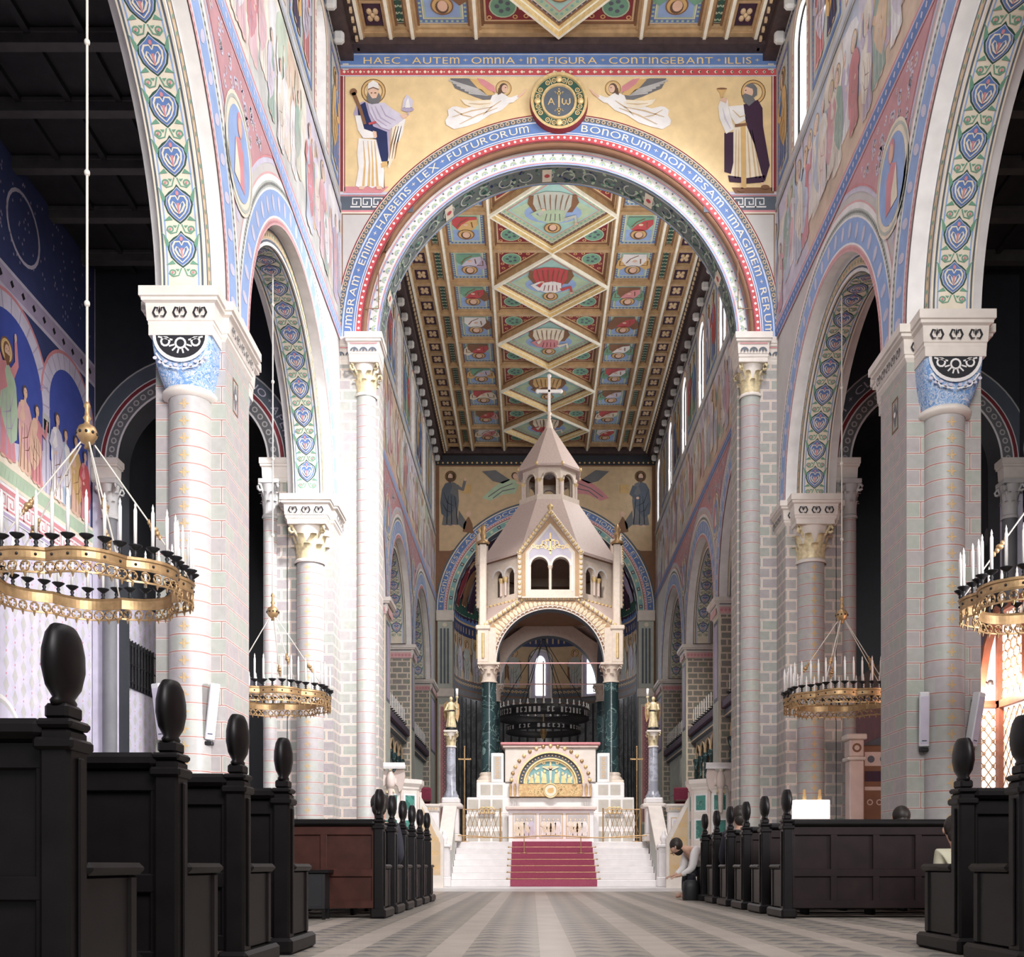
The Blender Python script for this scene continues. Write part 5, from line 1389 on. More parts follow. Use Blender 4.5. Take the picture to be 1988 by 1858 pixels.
    if side == 'L': arc_text(q, 'QUO + APERIT +', pi * hw * .66, pi * hw - .08, hw + .41, .19, P['lav'])
    else: arc_text(q, 'HABET + CLAVES', .10, pi * hw * .45, hw + .41, .19, P['lav'])
    for s in (-1, 1):
        x = cx + s * (hw + .02)
        xo = sorted((x - s * .04, cx + s * ((xs[1] - xs[0]) / 2 - .02))); mb.box(xo[0], YN - .18, .0, xo[1], YN, 8.2, ASHS if s * sg < 0 else P['lav']); mb.lathe([(.14, 0), (.14, 7.45)], (x + s * .08, YN - .16, 0), ASHD if s * sg < 0 else P['dgrey'], 16)
        moulded(mb, xo[0], YN - .2, xo[1], YN, 8.15, zs, .08, STONE)
        corinth(mb, x + s * .08, YN - .16, 7.42, 8.18, .14, P['grey'], .2, 0, 2 * pi)
    mb.build('aisle_arch_trim', wa, 'inscribed arch border with leafy capitals')
    # ceiling of the aisle
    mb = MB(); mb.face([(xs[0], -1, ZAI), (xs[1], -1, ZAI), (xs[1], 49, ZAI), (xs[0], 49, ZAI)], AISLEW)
    ca = struct(mb.build('ceiling_aisle_' + nn))
    mb = MB(); y = 7.0
    while y < 21.2:
        mb.box(xs[0], y - .09, ZAI - .22, xs[1], y + .09, ZAI, AISLEB); mb.box(xs[0], y - .12, ZAI - .08, xs[1], y + .12, ZAI - .03, AISLEB); y += 1.36
    for i in range(1, 5): x = xs[0] + (xs[1] - xs[0]) * i / 5; mb.box(x - .05, 6, ZAI - .09, x + .05, 21.2, ZAI, AISLEW)
    mb.build('aisle_beams', ca, 'dark wooden cross beams')
    # unseen end walls of the aisle, added to keep it dark
    mb = MB(); mb.face([(xs[0], -.9, 0), (xs[1], -.9, 0), (xs[1], -.9, ZAI), (xs[0], -.9, ZAI)], P['dgrey']); mb.face([(xs[0], 48, 0), (xs[1], 48, 0), (xs[1], 48, ZAI), (xs[0], 48, ZAI)], P['dgrey'])
    struct(mb.build('wall_aisle_west_' + nn))
aisle('L'); aisle('R')
# ================================================================== pews
WOOD = mat('dark_pew_oak', (.0062, .005, .0054), .42, var=.3, scale=8, spec=.22)
WOODR = mat('lit_red_brown_pew_oak', (.044, .014, .010), .45, var=.35, scale=6, spec=.25)  # same pew oak, with its lit red-brown look put into the colour
WOODP = mat('plum_pew_oak', (.0115, .0055, .006), .45, var=.35, scale=6, spec=.25)
def pew(label, group, x0, x1, y, tone=None, kneel=True):
    """x0 is the end on the central aisle; people on it face the altar (+y)"""
    e = 1 if x1 > x0 else -1
    W2 = tone or WOOD
    r = thing('pew', label, 'pew', (x0, y, 0), group)
    def bx(mb, xa, ya, za, xb, yb, zb, m, b=.01): mb.bbox(min(xa, xb), ya, za, max(xa, xb), yb, zb, m, b)
    for x, ins, full in ((x0, e, True), (x1, -e, False)):
        mb = MB()
        bx(mb, x, y - .07, .0, x + ins * .10, y + .07, .97, WOOD, .012)
        bx(mb, x - ins * .012, y - .02, .12, x, y + .02, .88, WOOD, .006)
        bx(mb, x - ins * .015, y - .085, .90, x + ins * .115, y + .085, .94, WOOD)
        bx(mb, x - ins * .008, y - .078, .97, x + ins * .108, y + .078, 1.0, WOOD)
        bx(mb, x + ins * .012, y - .06, 1.0, x + ins * .088, y + .06, 1.05, WOOD)
        po = mb.build('end_post', r)
        if full:
            mf = MB(); mf.lathe([(.0, 0), (.55, 0), (.62, .1), (.5, .18), (.82, .42), (1.0, .8), (.98, 1.15), (.82, 1.5), (.6, 1.68), (.5, 1.72), (0, 1.72)], (0, 0, 0), WOOD, 20)
            mf.v = [(x + ins * .05 + p[0] * .052, y + p[1] * .118, 1.045 + p[2] * .15) for p in mf.v]
            mf.build('finial', r, 'carved oval finial')
            mk = MB(); mk.ball((x + ins * .05, y + .098, .90), .022, .026, .026, WOOD, 10, 7); mk.tube([(x + ins * .05, y + .06, .90), (x + ins * .05, y + .10, .90)], .01, WOOD); mk.build('hook', r)
        ms = MB(); bx(ms, x + ins * .02, y + .07, .10, x + ins * .08, y + .52, .50, WOOD); bx(ms, x - ins * .01, y + .07, .50, x + ins * .11, y + .56, .545, WOOD, .018); bx(ms, x + ins * .01, y + .46, .10, x + ins * .09, y + .53, .50, WOOD)
        bx(ms, x - ins * .03, y - .12, .0, x + ins * .13, y + .58, .10, WOOD, .02)
        ms.build('bench_end', r)
    mb = MB(); a, b = x0 + e * .09, x1 - e * .09
    bx(mb, a, y - .02, .10, b, y + .02, .95, W2)
    L = abs(b - a); n = max(3, int(L / .42))
    for i in range(n + 1):
        x = a + (b - a) * i / n; bx(mb, x - .035, y - .04, .10, x + .035, y - .02, .93, W2, .006)
    for z0, z1 in ((.10, .18), (.42, .50), (.84, .93)): bx(mb, a, y - .042, z0, b, y - .02, z1, W2, .006)
    mb.build('backrest', r, 'panelled back')
    mb = MB(); bx(mb, a, y - .085, .935, b, y + .05, 1.0, WOOD, .02); mb.build('top_rail', r)
    mb = MB(); bx(mb, a, y + .03, .42, b, y + .48, .46, WOOD); bx(mb, a, y + .40, .1, b, y + .43, .42, WOOD); mb.build('seat', r)
    if kneel:
     mb = MB(); bx(mb, a, y - .36, .14, b, y - .20, .19, WOOD, .015)
     for i in range(3): x = a + (b - a) * (i + .5) / 3; bx(mb, x - .02, y - .32, 0, x + .02, y - .04, .14, WOOD)
     mb.build('kneeler', r)
    return r
pl = ['closest to the viewer at the far left', 'second from the viewer', 'third from the viewer', 'fourth from the viewer, before the cross gangway']
for i, y in enumerate((3.40, 4.41, 5.41, 6.40)):
    pew('black north pew in the near block, ' + pl[i], 'near north pews', -1.46, -3.9, y)
od = ['first behind the cross gangway', 'second behind the gangway', 'third behind the gangway', 'fourth behind the gangway', 'fifth behind the gangway', 'frontmost, nearest the altar steps']
for i in range(6):
    pew('brown north pew in the far block, ' + od[i], 'far north pews', -1.50, -3.75, 10.68 + .96 * i, WOODR if i == 0 else WOODP, i > 0)
for i, y in enumerate((5.42, 6.40)):
    pew('black south pew in the near block, ' + ('cut by the right picture edge' if i == 0 else 'just before the cross gangway'), 'near south pews', 2.56 if i else 2.47, 4.85, y)
for i in range(6):
    pew('dark panelled south pew in the far block, ' + od[i], 'far south pews', 2.53, 4.85, 10.72 + 1.02 * i, WOODP, i > 0)
mb = MB(); mb.bbox(-2.36, 10.36, .10, -2.04, 10.62, .46, BLACK, .01); mb.box(-2.33, 10.355, .13, -2.07, 10.36, .43, BLACK); mb.box(-2.40, 10.34, .46, -2.0, 10.62, .49, WOOD)
for x in (-2.36, -2.07):
    for yy in (10.37, 10.58): mb.box(x, yy, 0, x + .03, yy + .03, .12, WOOD)
tag(mb.build('book_cupboard'), 'small open black cupboard standing against the back of the brown north pew', 'cupboard')

# ================================================================== chandeliers
IVORY = mat('ivory_rope', (.60, .56, .50), .6, var=.1)
def lobed(t, R, amp=.115, n=8):
    u = (t / (2 * pi) * n) % 1.0
    return R * (1 - amp * .5) + R * amp * sin(pi * u)
def chandelier(label, cx, cy, zr, R, ztop, group):
    r = thing('chandelier', label, 'chandelier', (cx, cy, zr), group)
    N = 160
    ring = lambda o, z, o2=0: [(cx + (lobed(2 * pi * j / N, R) + o) * cos(2 * pi * j / N), cy + (lobed(2 * pi * j / N, R) + o) * sin(2 * pi * j / N), zr + z) for j in range(N)]
    mb = MB(); mb.grid([ring(-.008, .0), ring(.006, .0), ring(.012, .02), ring(.006, .025), ring(.006, .085), ring(.018, .095), ring(.022, .12), ring(-.022, .12), ring(-.008, .095), ring(-.008, .0)], BRASS, False, cu=True)
    for j in range(40):
        t = 2 * pi * (j + .5) / 40; q = lobed(t, R) + .008; mb.ball((cx + q * cos(t), cy + q * sin(t), zr + .055), .014, .014, .014, BLACK, 8, 5)
    mb.build('upper_band', r, 'plain brass band with dark studs')
    mb = MB()
    for j in range(56):
        t = 2 * pi * (j + .5) / 56; q = lobed(t, R); px, py = cx + q * cos(t), cy + q * sin(t)
        tx, ty = -sin(t), cos(t); rr = .045
        mb.tube([(px + tx * rr * cos(a), py + ty * rr * cos(a), zr - .055 + rr * sin(a)) for a in [2 * pi * k / 10 for k in range(10)]], .010, BRASS, 5, True)
        for k in range(4):
            a = pi / 4 + k * pi / 2; mb.tube([(px + tx * rr * cos(a), py + ty * rr * cos(a), zr - .055 + rr * sin(a)), (px + tx * rr * .45 * cos(a), py + ty * rr * .45 * cos(a), zr - .055 + rr * .45 * sin(a))], .009, BRASS, 4)
        mb.tube([(px, py, zr - .105), (px, py, zr - .155)], [.018, .004], BRASS, 5)
    mb.grid([ring(-.006, -.115), ring(.010, -.115), ring(.010, -.098), ring(-.006, -.098), ring(-.006, -.115)], BRASS, False, cu=True)
    mb.build('pierced_border', r, 'pierced border of small rings')
    for j in range(40):
        t = 2 * pi * (j + .5) / 40; q = lobed(t, R); px, py = cx + q * cos(t), cy + q * sin(t)
        mb = MB(); mb.lathe([(.0, .12), (.03, .12), (.012, .14), (.022, .165), (.012, .185), (.02, .19), (.062, .225), (.066, .232), (.018, .228), (0, .228)], (px, py, zr), BLACK, 10); cup = mb.build('drip_cup', r, 'black drip cup')
        mb = MB(); mb.lathe([(.0, .225), (.017, .225), (.017, .56), (.009, .59), (.012, .61), (.0, .65)], (px, py, zr), CANDLE, 8); mb.build('candle', r, 'tall ivory candle')
    zb = zr + 1.52
    mb = MB(); mb.lathe([(0, -.14), (.03, -.14), (.02, -.10), (.06, -.085), (.098, -.02), (.1, .02), (.08, .07), (.03, .10), (.022, .13), (.04, .16), (.022, .19), (.02, .25), (.035, .28), (.02, .31), (0, .34)], (cx, cy, zb), BRASS, 16)
    for k in range(10):
        t = 2 * pi * k / 10; mb.ball((cx + .1 * cos(t), cy + .1 * sin(t), zb), .016, .016, .016, BLACK, 6, 5)
    mb.build('suspension_ball', r, 'round brass ball')
    mb = MB()
    for k in range(5):
        t = 2 * pi * k / 5 + .35; q = lobed(t, R)
        p0 = Vector((cx + .07 * cos(t), cy + .07 * sin(t), zb - .10)); p1 = Vector((cx + q * cos(t), cy + q * sin(t), zr + .12))
        mb.tube([p0, p1], .0085, IVORY, 5); pm = p0.lerp(p1, .60)
        d = (p1 - p0).normalized()
        for s, w in ((-.09, .016), (-.045, .026), (0, .042), (.045, .026), (.09, .016)):
            c = pm + d * s; mb.ball(tuple(c), w, w, .03, BRASS, 8, 6)
    mb.build('suspension_rods', r, 'thin rods with knobs')
    mb = MB(); mb.tube([(cx, cy, zb + .30), (cx, cy, ztop)], .013, IVORY, 6)
    z = zb + 1.3
    while z < ztop - .2: mb.ball((cx, cy, z), .03, .03, .035, IVORY, 8, 6); z += 1.30
    mb.build('cord', r, 'long pale hanging cord with small beads')
    return r
G = 'wheel chandeliers in the nave arches'
chandelier('large lobed brass wheel chandelier hanging in the nearest north arch, left of the blue-capital pier', -4.43, 10.5, 3.30, .95, 10.6, G)
chandelier('lobed brass wheel chandelier hanging in the farther north arch, half hidden behind the pier', -4.40, 17.88, 3.30, .92, 10.55, G)
chandelier('lobed brass wheel chandelier at the right picture edge, in the nearest south arch', 5.52, 10.95, 3.25, .95, 10.7, G)
chandelier('lobed brass wheel chandelier hanging in the farther south arch, left of the speaker pier', 5.30, 18.1, 3.30, .92, 10.3, G)

# dark wheel of lights hanging in front of the apse
r = thing('chandelier', 'large dark iron crown chandelier with pale letters hanging between the canopy and the apse', 'chandelier', (CX - .05, 40.2, 6.4))
cx, cy, R = CX - .12, 40.2, 1.72
mb = MB()
for zz, hh in ((6.05, .38), (5.55, .26)):
    RR = R if zz > 5.8 else R * .82
    mb.lathe([(RR - .02, zz), (RR + .02, zz), (RR + .02, zz + hh), (RR - .02, zz + hh), (RR - .02, zz)], (cx, cy, 0), BLACK, 48)
DK = mb
for RR, zz, h, n in ((R, 6.14, .2, 64), (R * .82, 5.62, .14, 48)):
    rr = random.Random(4)
    for j in range(n):
        if rr.random() < .22: continue
        t = 2 * pi * j / n; w = .045; q = RR + .025
        a = [(cx + q * cos(t + s), cy + q * sin(t + s)) for s in (-w / RR, w / RR)]
        k = rr.choice((0, 1, 2))
        if k == 0: mb.face([(*a[0], zz), (*a[1], zz), (*a[1], zz + h), (*a[0], zz + h)], P['grey'])
        else:
            mb.face([(*a[0], zz), (*a[1], zz + h * .1), (*a[1], zz + h * .25), (*a[0], zz + h * .2)], P['grey']); mb.face([(*a[0], zz + h * .75), (*a[1], zz + h * .8), (*a[1], zz + h), (*a[0], zz + h)], P['grey'])
            mb.face([(*a[k - 1], zz), (cx + q * cos(t), cy + q * sin(t), zz), (cx + q * cos(t), cy + q * sin(t), zz + h), (*a[k - 1], zz + h)], P['grey'])
mb.build('letter_bands', r, 'black iron bands with pale letter-like marks')
for j in range(36):
    t = 2 * pi * j / 36; mb = MB(); px, py = cx + R * cos(t), cy + R * sin(t)
    mb.lathe([(.0, 0), (.05, .04), (.05, .06), (.02, .06), (.02, .2), (0, .21)], (px, py, 6.43), CANDLE if j % 1 == 0 else BLACK, 8); mb.build('candle', r)
mb = MB()
for k in range(6):
    t = 2 * pi * k / 6; mb.tube([(cx + R * cos(t), cy + R * sin(t), 6.4), (cx, cy, 9.2)], .015, BLACK, 5)
mb.tube([(cx, cy, 9.2), (cx, cy, ZP)], .018, BLACK, 6); mb.ball((cx, cy, 9.2), .1, .1, .12, BLACK)
mb.lathe([(0, 0), (.08, .1), (.15, .3), (.08, .5), (.03, .6), (.03, 3.0)], (cx, cy, 5.3), BRASS, 12)
mb.build('chains', r, 'dark suspension chains and gilded central lamp')

# ================================================================== altar steps, carpet, balustrade
YS0, YS1, ZC = 26.5, 28.8, 1.175
mb = MB(); n = 7
for i in range(n): 
    y = YS0 + (YS1 - YS0) * i / (n - 1) 
    mb.bbox(-2.07, y, ZC * i / n, 3.13, 29.4, ZC * (i + 1) / n, MARBW, .012)
tag(mb.build('altar_stairs'), 'flight of white marble steps rising to the chancel', 'stairs')
mb = MB(); pts = []
for i in range(n):
    y = YS0 + (YS1 - YS0) * i / (n - 1)
    pts += [(y - .012, ZC * i / n), (y - .012, ZC * (i + 1) / n + .008)]
pts.append((30.2, ZC + .012))
xa, xb = CX - 1.09, CX + 1.09
mb.grid([[(xa, y, z + .004) for y, z in pts], [(xb, y, z + .004) for y, z in pts]], CARPET, False)
mb.grid([[(xa, y, z + .004) for y, z in pts], [(xa, y, z - .02) for y, z in pts]], CARPET, False); mb.grid([[(xb, y, z + .004) for y, z in pts], [(xb, y, z - .02) for y, z in pts]], CARPET, False)
tag(mb.build('carpet_runner'), 'dark red carpet runner laid down the middle of the altar steps', 'carpet')
for i in range(1, n):
    y = YS0 + (YS1 - YS0) * i / (n - 1); z = ZC * i / n
    mb = MB(); mb.tube([(xa - .08, y - .03, z + .02), (xb + .08, y - .03, z + .02)], .012, BRASS, 6)
    for x in (xa - .09, xb + .09): mb.ball((x, y - .03, z + .025), .025, .02, .025, BRASS, 8, 6)
    tag(mb.build('stair_rod'), 'thin brass rod across the red carpet on the %s step from the floor' % ['', 'second', 'third', 'fourth', 'fifth', 'sixth', 'topmost'][i], 'stair rod', 'brass stair rods on the altar steps')
# chancel floor
mb = MB(); mb.box(XL, 29.0, 0, -2.16, 49, ZC, MARBW); mb.box(3.21, 29.0, 0, XR, 49, ZC, MARBW); mb.box(-2.16, 29.4, 0, 3.21, 49, ZC, MARBW)
struct(mb.build('floor_chancel'))

def newel(e, nn):
    x = CX + e * 2.74; r = thing('newel_post', 'white stone newel post at the foot of the altar steps, %s end' % nn, 'post', (x, 26.3, 0), 'newel posts of the altar steps')
    mb = MB(); mb.bbox(x - .17, 26.13, .0, x + .17, 26.47, .25, MARBW, .02); mb.bbox(x - .13, 26.17, .25, x + .13, 26.43, .98, MARBW, .015); mb.bbox(x - .17, 26.13, .98, x + .17, 26.47, 1.06, MARBW, .02); mb.build('shaft', r)
    mb = MB(); mb.lathe([(0, 0), (.09, 0), (.06, .04), (.10, .12), (.09, .2), (.04, .26), (.05, .3), (0, .36)], (x, 26.3, 1.06), MARBW, 14); mb.build('finial', r)
    # raking side wall up to the pedestal
    mb = MB(); fx = lambda a, b, d: (x + d, a, b)
    mb.extr([(26.49, .0), (28.28, .0), (28.28, 2.06), (26.49, .92)], fx, -.13, .13, MARBW)
    mb.extr([(26.49, .92), (28.28, 2.04), (28.28, 2.14), (26.49, 1.02)], fx, -.18, .18, STONE)
    for s in (-1, 1):
        fy = lambda a, b, d: (x + s * (.13 + d), a, b); CV(mb, fy).poly([(26.75, .25), (28.15, .9), (28.15, 1.75), (26.75, .88)], 'greyg', 1)
    tag(mb.build('stair_parapet'), 'sloping white parapet beside the altar steps, %s side' % nn, 'parapet', 'stair parapets')
    # pedestal, column, angel
    r = thing('pedestal_column', 'grey marble column on a white pedestal carrying the %s torch angel' % nn, 'column', (x, 28.6, 0), 'angel columns')
    mb = MB(); mb.bbox(x - .28, 28.31, ZC + .006, x + .28, 28.87, ZC + .2, STONE, .02); mb.bbox(x - .22, 28.35, ZC + .2, x + .22, 28.79, 2.08, MARBW, .02); mb.bbox(x - .32, 28.29, 2.08, x + .32, 28.91, 2.2, STONE, .03); mb.bbox(x - .24, 28.36, 2.2, x + .24, 28.84, 2.36, MARBW, .03); mb.build('pedestal', r, 'white stepped pedestal')
    mb = MB(); mb.lathe([(.21, 2.36), (.21, 2.42), (.17, 2.46), (.15, 2.54), (.135, 2.56), (.125, 3.75)], (x, 28.6, 0), MARBGR, 20); mb.build('shaft', r, 'grey veined marble shaft')
    mb = MB(); corinth(mb, x, 28.6, 3.72, 4.18, .125, STONE, .19, 0, 2 * pi, STONE, GILT); mb.build('capital', r, 'gilded capital')
    a = thing('angel_statue', 'gilded winged angel statue holding a torch candle, on the %s marble column' % nn, 'statue', (x, 28.6, 4.185), 'torch angels')
    z0 = 4.185
    def shr(m): m.v = [(x + (p[0] - x) * .86, 28.6 + (p[1] - 28.6) * .86, z0 + (p[2] - z0) * .80) for p in m.v]
    mb = MB()
    mb.lathe([(0, 0), (.17, 0), (.18, .05), (.15, .1)], (x, 28.6, z0), BLACK, 16)
    prof = [(.15, .1), (.16, .16), (.125, .35), (.12, .5), (.135, .62), (.11, .68), (.125, .78), (.13, .86), (.11, .93), (.05, .97), (.04, 1.0)]
    rows = []
    for q, z in prof: rows.append([(x + q * (1 + .07 * cos(9 * t) * (1 if z < .6 else .2)) * cos(t), 28.6 + .8 * q * (1 + .07 * cos(9 * t) * (1 if z < .6 else .2)) * sin(t), z0 + z) for t in [2 * pi * j / 36 for j in range(36)]])
    mb.grid(rows, GILT, True, cu=True)
    mb.lathe([(.125, 0), (.135, .03), (.12, .06)], (x, 28.6, z0 + .63), BLACK, 20, sy=.85)
    mb.ball((x, 28.58, z0 + 1.06), .062, .07, .085, GILT); mb.ball((x, 28.61, z0 + 1.08), .072, .072, .085, P['hair'], 12, 8)
    mb.ball((x, 28.51, z0 + 1.05), .012, .02, .018, GILT, 6, 5)
    mb.tube([(x - e * .11, 28.57, z0 + .88), (x - e * .2, 28.5, z0 + .7), (x - e * .19, 28.42, z0 + .72)], [.05, .045, .03], GILT)
    mb.tube([(x + e * .11, 28.57, z0 + .88), (x + e * .17, 28.5, z0 + .66), (x + e * .04, 28.44, z0 + .68)], [.05, .045, .03], GILT)
    mb.ball((x - e * .19, 28.40, z0 + .73), .03, .03, .035, GILT, 8, 6); mb.ball((x + e * .02, 28.44, z0 + .69), .03, .03, .03, GILT, 8, 6)
    shr(mb); mb.build('figure', a, 'gilded robed figure')
    mb = MB()
    for s in (-1, 1): mb.extr([(s * .03, .9), (s * .14, 1.02), (s * .24, .92), (s * .25, .6), (s * .2, .3), (s * .13, .45), (s * .05, .7)], lambda p, q, d: (x + p, 28.70 + abs(p) * .3 + d, z0 + q), 0, .025, BRASS)
    shr(mb); mb.build('wings', a)
    mb = MB(); mb.tube([(x - e * .19, 28.40, z0 + .5), (x - e * .2, 28.40, z0 + 1.02)], [.015, .02], GILT); mb.lathe([(.015, 0), (.05, .07), (.055, .09), (0, .09)], (x - e * .2, 28.40, z0 + 1.02), GILT, 12); mb.lathe([(0, .09), (.04, .09), (.04, .36), (0, .37)], (x - e * .2, 28.40, z0 + 1.02), CANDLE, 12); shr(mb); mb.build('torch', a, 'torch with a thick white candle')
newel(-1, 'north'); newel(1, 'south')

# parapets and ambos
REDV = mat('deep_red_velvet', (.13, .012, .03), .85, var=.2, scale=20)
TEALM = marble('green_marble_panel', (.05, .17, .14), (.30, .46, .42), 3.5)
for e, nn in ((-1, 'north'), (1, 'south')):
    k = lambda a: CX + e * a
    r = thing('chancel_parapet', 'white panelled chancel parapet between the altar steps and the %s ambo' % nn, 'parapet', (k(3.6), 27.0, 0), 'chancel parapets')
    mb = MB(); xs = sorted((k(2.93), k(4.5))); mb.bbox(xs[0], 26.9, 0, xs[1], 27.2, 1.9, MARBW, .02)
    c = CV(mb, sY(26.9)); 
    for i in range(2):
        for j in range(2):
            a0 = xs[0] + .12 + i * .36; b0 = 1.02 + j * .36
            if e > 0 or True: c.rect(a0, b0, a0 + .30, b0 + .30, 'lav', 1)
    c.frame(xs[0] + .06, .95, xs[0] + .86, 1.76, .03, 'tan', 1); c.rect(xs[0] + .05, .15, xs[1], .85, 'lblue' if e > 0 else 'lav', 1); c.frame(xs[0] + .05, .1, xs[1] - .05, .86, .03, 'white', 2)
    mb.build('wall_panel', r)
    mb = MB(); moulded(mb, xs[0], 26.9, xs[1], 27.2, 1.9, 2.1, .06, STONE); c = CV(mb, sY(26.86)); dotrow(c, xs[0], xs[1], 1.98, .022, .07, 'ochre', 2); mb.build('coping', r, 'coping with a gilded bead row')
    # red cushioned choir bench behind
    mb = MB(); xs2 = sorted((k(3.25), k(4.35))); mb.bbox(xs2[0], 27.9, ZC + .002 if False else 0, xs2[1], 28.3, 2.2, REDV, .03); mb.bbox(xs2[0], 28.22, 2.2, xs2[1], 28.32, 2.62, REDV, .03); mb.bbox(xs2[0] - .02, 27.85, 2.2, xs2[1] + .02, 28.2, 2.27, WOODR, .02)
    tag(mb.build('choir_bench'), 'dark red upholstered bench behind the %s parapet' % nn, 'bench', 'red choir benches')
    # ambo
    ax, ay = k(3.80), 25.0
    r = thing('ambo', 'polygonal stone pulpit with green marble panels and eagle desk, %s side' % nn, 'pulpit', (ax, ay, 0), 'eagle pulpits')
    mb = MB(); Ro = .63
    def poly8(R): return [(ax + R * cos(pi / 8 + i * pi / 4), ay + R * sin(pi / 8 + i * pi / 4)) for i in range(8)]
    def stack(lst, m): 
        rows = [[(p[0], p[1], z) for p in poly8(R)] for R, z in lst]; mb.grid(rows, m, False, cu=True); mb.face(rows[-1], m)
    stack([(Ro + .1, 0), (Ro + .1, .25), (Ro, .3), (Ro, 2.28), (Ro + .03, 2.32), (Ro + .03, 2.36), (Ro + .1, 2.44), (Ro + .1, 2.54), (Ro - .08, 2.54), (Ro - .08, 2.3)], STONE)
    for i in range(8):
        p, q = poly8(Ro)[i], poly8(Ro)[(i + 1) % 8]
        nx, ny = (p[0] + q[0]) / 2 - ax, (p[1] + q[1]) / 2 - ay; l = sqrt(nx * nx + ny * ny); nx /= l; ny /= l
        f = lambda a, b, d, p=p, q=q, nx=nx, ny=ny: (p[0] + (q[0] - p[0]) * a + nx * d, p[1] + (q[1] - p[1]) * a + ny * d, b)
        c = CV(mb, f)
        for b0, b1 in ((.5, .95), (1.12, 1.62), (1.78, 2.2)): c.rect(.12, b0, .88, b1, 'white', 1); c.rect(.22, b0 + .04, .78, b1 - .04, TEALM, 2)
        c.rect(.0, 2.30, 1, 2.33, 'brown', 1); dotrow(c, .03, .97, 2.40, .03, .09, 'ochre', 6)
        mb.tube([(*p, .3), (*p, 2.28)], .035, STONEP, 8)
    mb.build('pulpit_body', r, 'octagonal body with green marble panels')
    mb = MB(); fy = ay - Ro - .06
    # eagle desk
    mb.lathe([(0, 0), (.07, .02), (.10, .12), (.11, .24), (.08, .36), (.05, .42)], (ax, fy, 2.28), GOLD if False else STONEP, 14); mb.ball((ax, fy - .03, 2.74), .05, .07, .055, STONE, 10, 8); mb.tube([(ax, fy - .08, 2.74), (ax, fy - .13, 2.71)], [.022, .004], GOLD)
    for s in (-1, 1): mb.extr([(s * .05, .42), (s * .16, .56), (s * .30, .60), (s * .34, .38), (s * .28, .08), (s * .2, .0), (s * .16, .14), (s * .09, .2)], lambda p, q, d: (ax + p, fy + .05 - abs(p) * .25 + d, 2.22 + q), 0, .05, STONEP)
    mb.tube([(ax, fy, 2.3), (ax, fy, 1.75)], [.07, .05], STONEP); mb.tube([(ax - .06, fy, 2.28), (ax - .08, fy - .04, 2.2)], .02, GOLD); mb.tube([(ax + .06, fy, 2.28), (ax + .08, fy - .04, 2.2)], .02, GOLD)
    mb.build('eagle', r, 'carved eagle with spread wings')
    mb = MB(); f = lambda a, b, d: (ax + a, fy - .12 + b * .9 + d * .3, 2.80 + b * .35 - d); mb.extr([(-.36, 0), (.36, 0), (.30, .35), (-.30, .35)], f, 0, .05, MARBW); mb.build('book_rest', r, 'sloping white stone desk')
    mb = MB()
    for s in (-1, 1):
        wo = .70 if s == e else 1.15
        mb.extr([(s * .56, .0), (s * wo, .0), (s * wo, 2.25 - 1.86 * (wo - .56)), (s * .56, 2.25)], lambda p, q, d: (ax + p, ay + .1 + d, q), 0, .2, STONE)
        if s == e: continue
        c = CV(mb, sY(ay + .1)).at(ax, 0, 1); c.poly([(s * .64, .3), (s * 1.08, .3), (s * 1.08, 1.05), (s * .64, 1.95)], 'tan', 1)
        for i in range(14): c.ring(s * (.72 + .09 * (i % 4)), .5 + .33 * (i // 4), .03, .05, 'ochre', 2, 8)
    mb.build('stair_wing', r, 'sloping mosaic side wings')

# ================================================================== podium, high altar, canopy
YC0 = 32.0; YCC = 33.85
mb = MB()
for hw, y0, z0, z1 in ((2.50, 31.2, ZC, 2.05), (2.48, 31.3, 2.05, 2.55), (2.20, 31.4, 2.55, 3.0)):
    mb.bbox(CX - hw, y0, z0 + .003, CX + hw, 36.2, z1, MARBW, .02)
    c = CV(mb, sY(y0))
    nrow = 2 if z1 - z0 > .6 else 1
    for e in (-1, 1):
        for i in range(3):
            for j in range(nrow):
                h = (z1 - z0) / nrow
                c.rect(CX + e * (1.42 + i * .36), z0 + j * h + .07, CX + e * (1.72 + i * .36), z0 + (j + 1) * h - .07, 'stone', 1) if 1.72 + i * .36 < hw else None
tag(mb.build('altar_podium'), 'stepped white stone podium under the altar canopy', 'podium')
for e, nn in ((-1, 'north'), (1, 'south')):
    mb = MB(); x = CX + e * 1.58; mb.bbox(x - .19, 31.42, 3.0, x + .19, 31.62, 3.88, MARBW, .02); c = CV(mb, sY(31.42)); c.rect(x - .12, 3.1, x + .12, 3.78, 'grey', 1)
    for i in range(5): c.ring(x, 3.18 + i * .13, .03, .06, 'tan', 2, 8)
    tag(mb.build('side_block'), 'white stone block with a mosaic panel beside the %s canopy column' % nn, 'block', 'mosaic blocks')

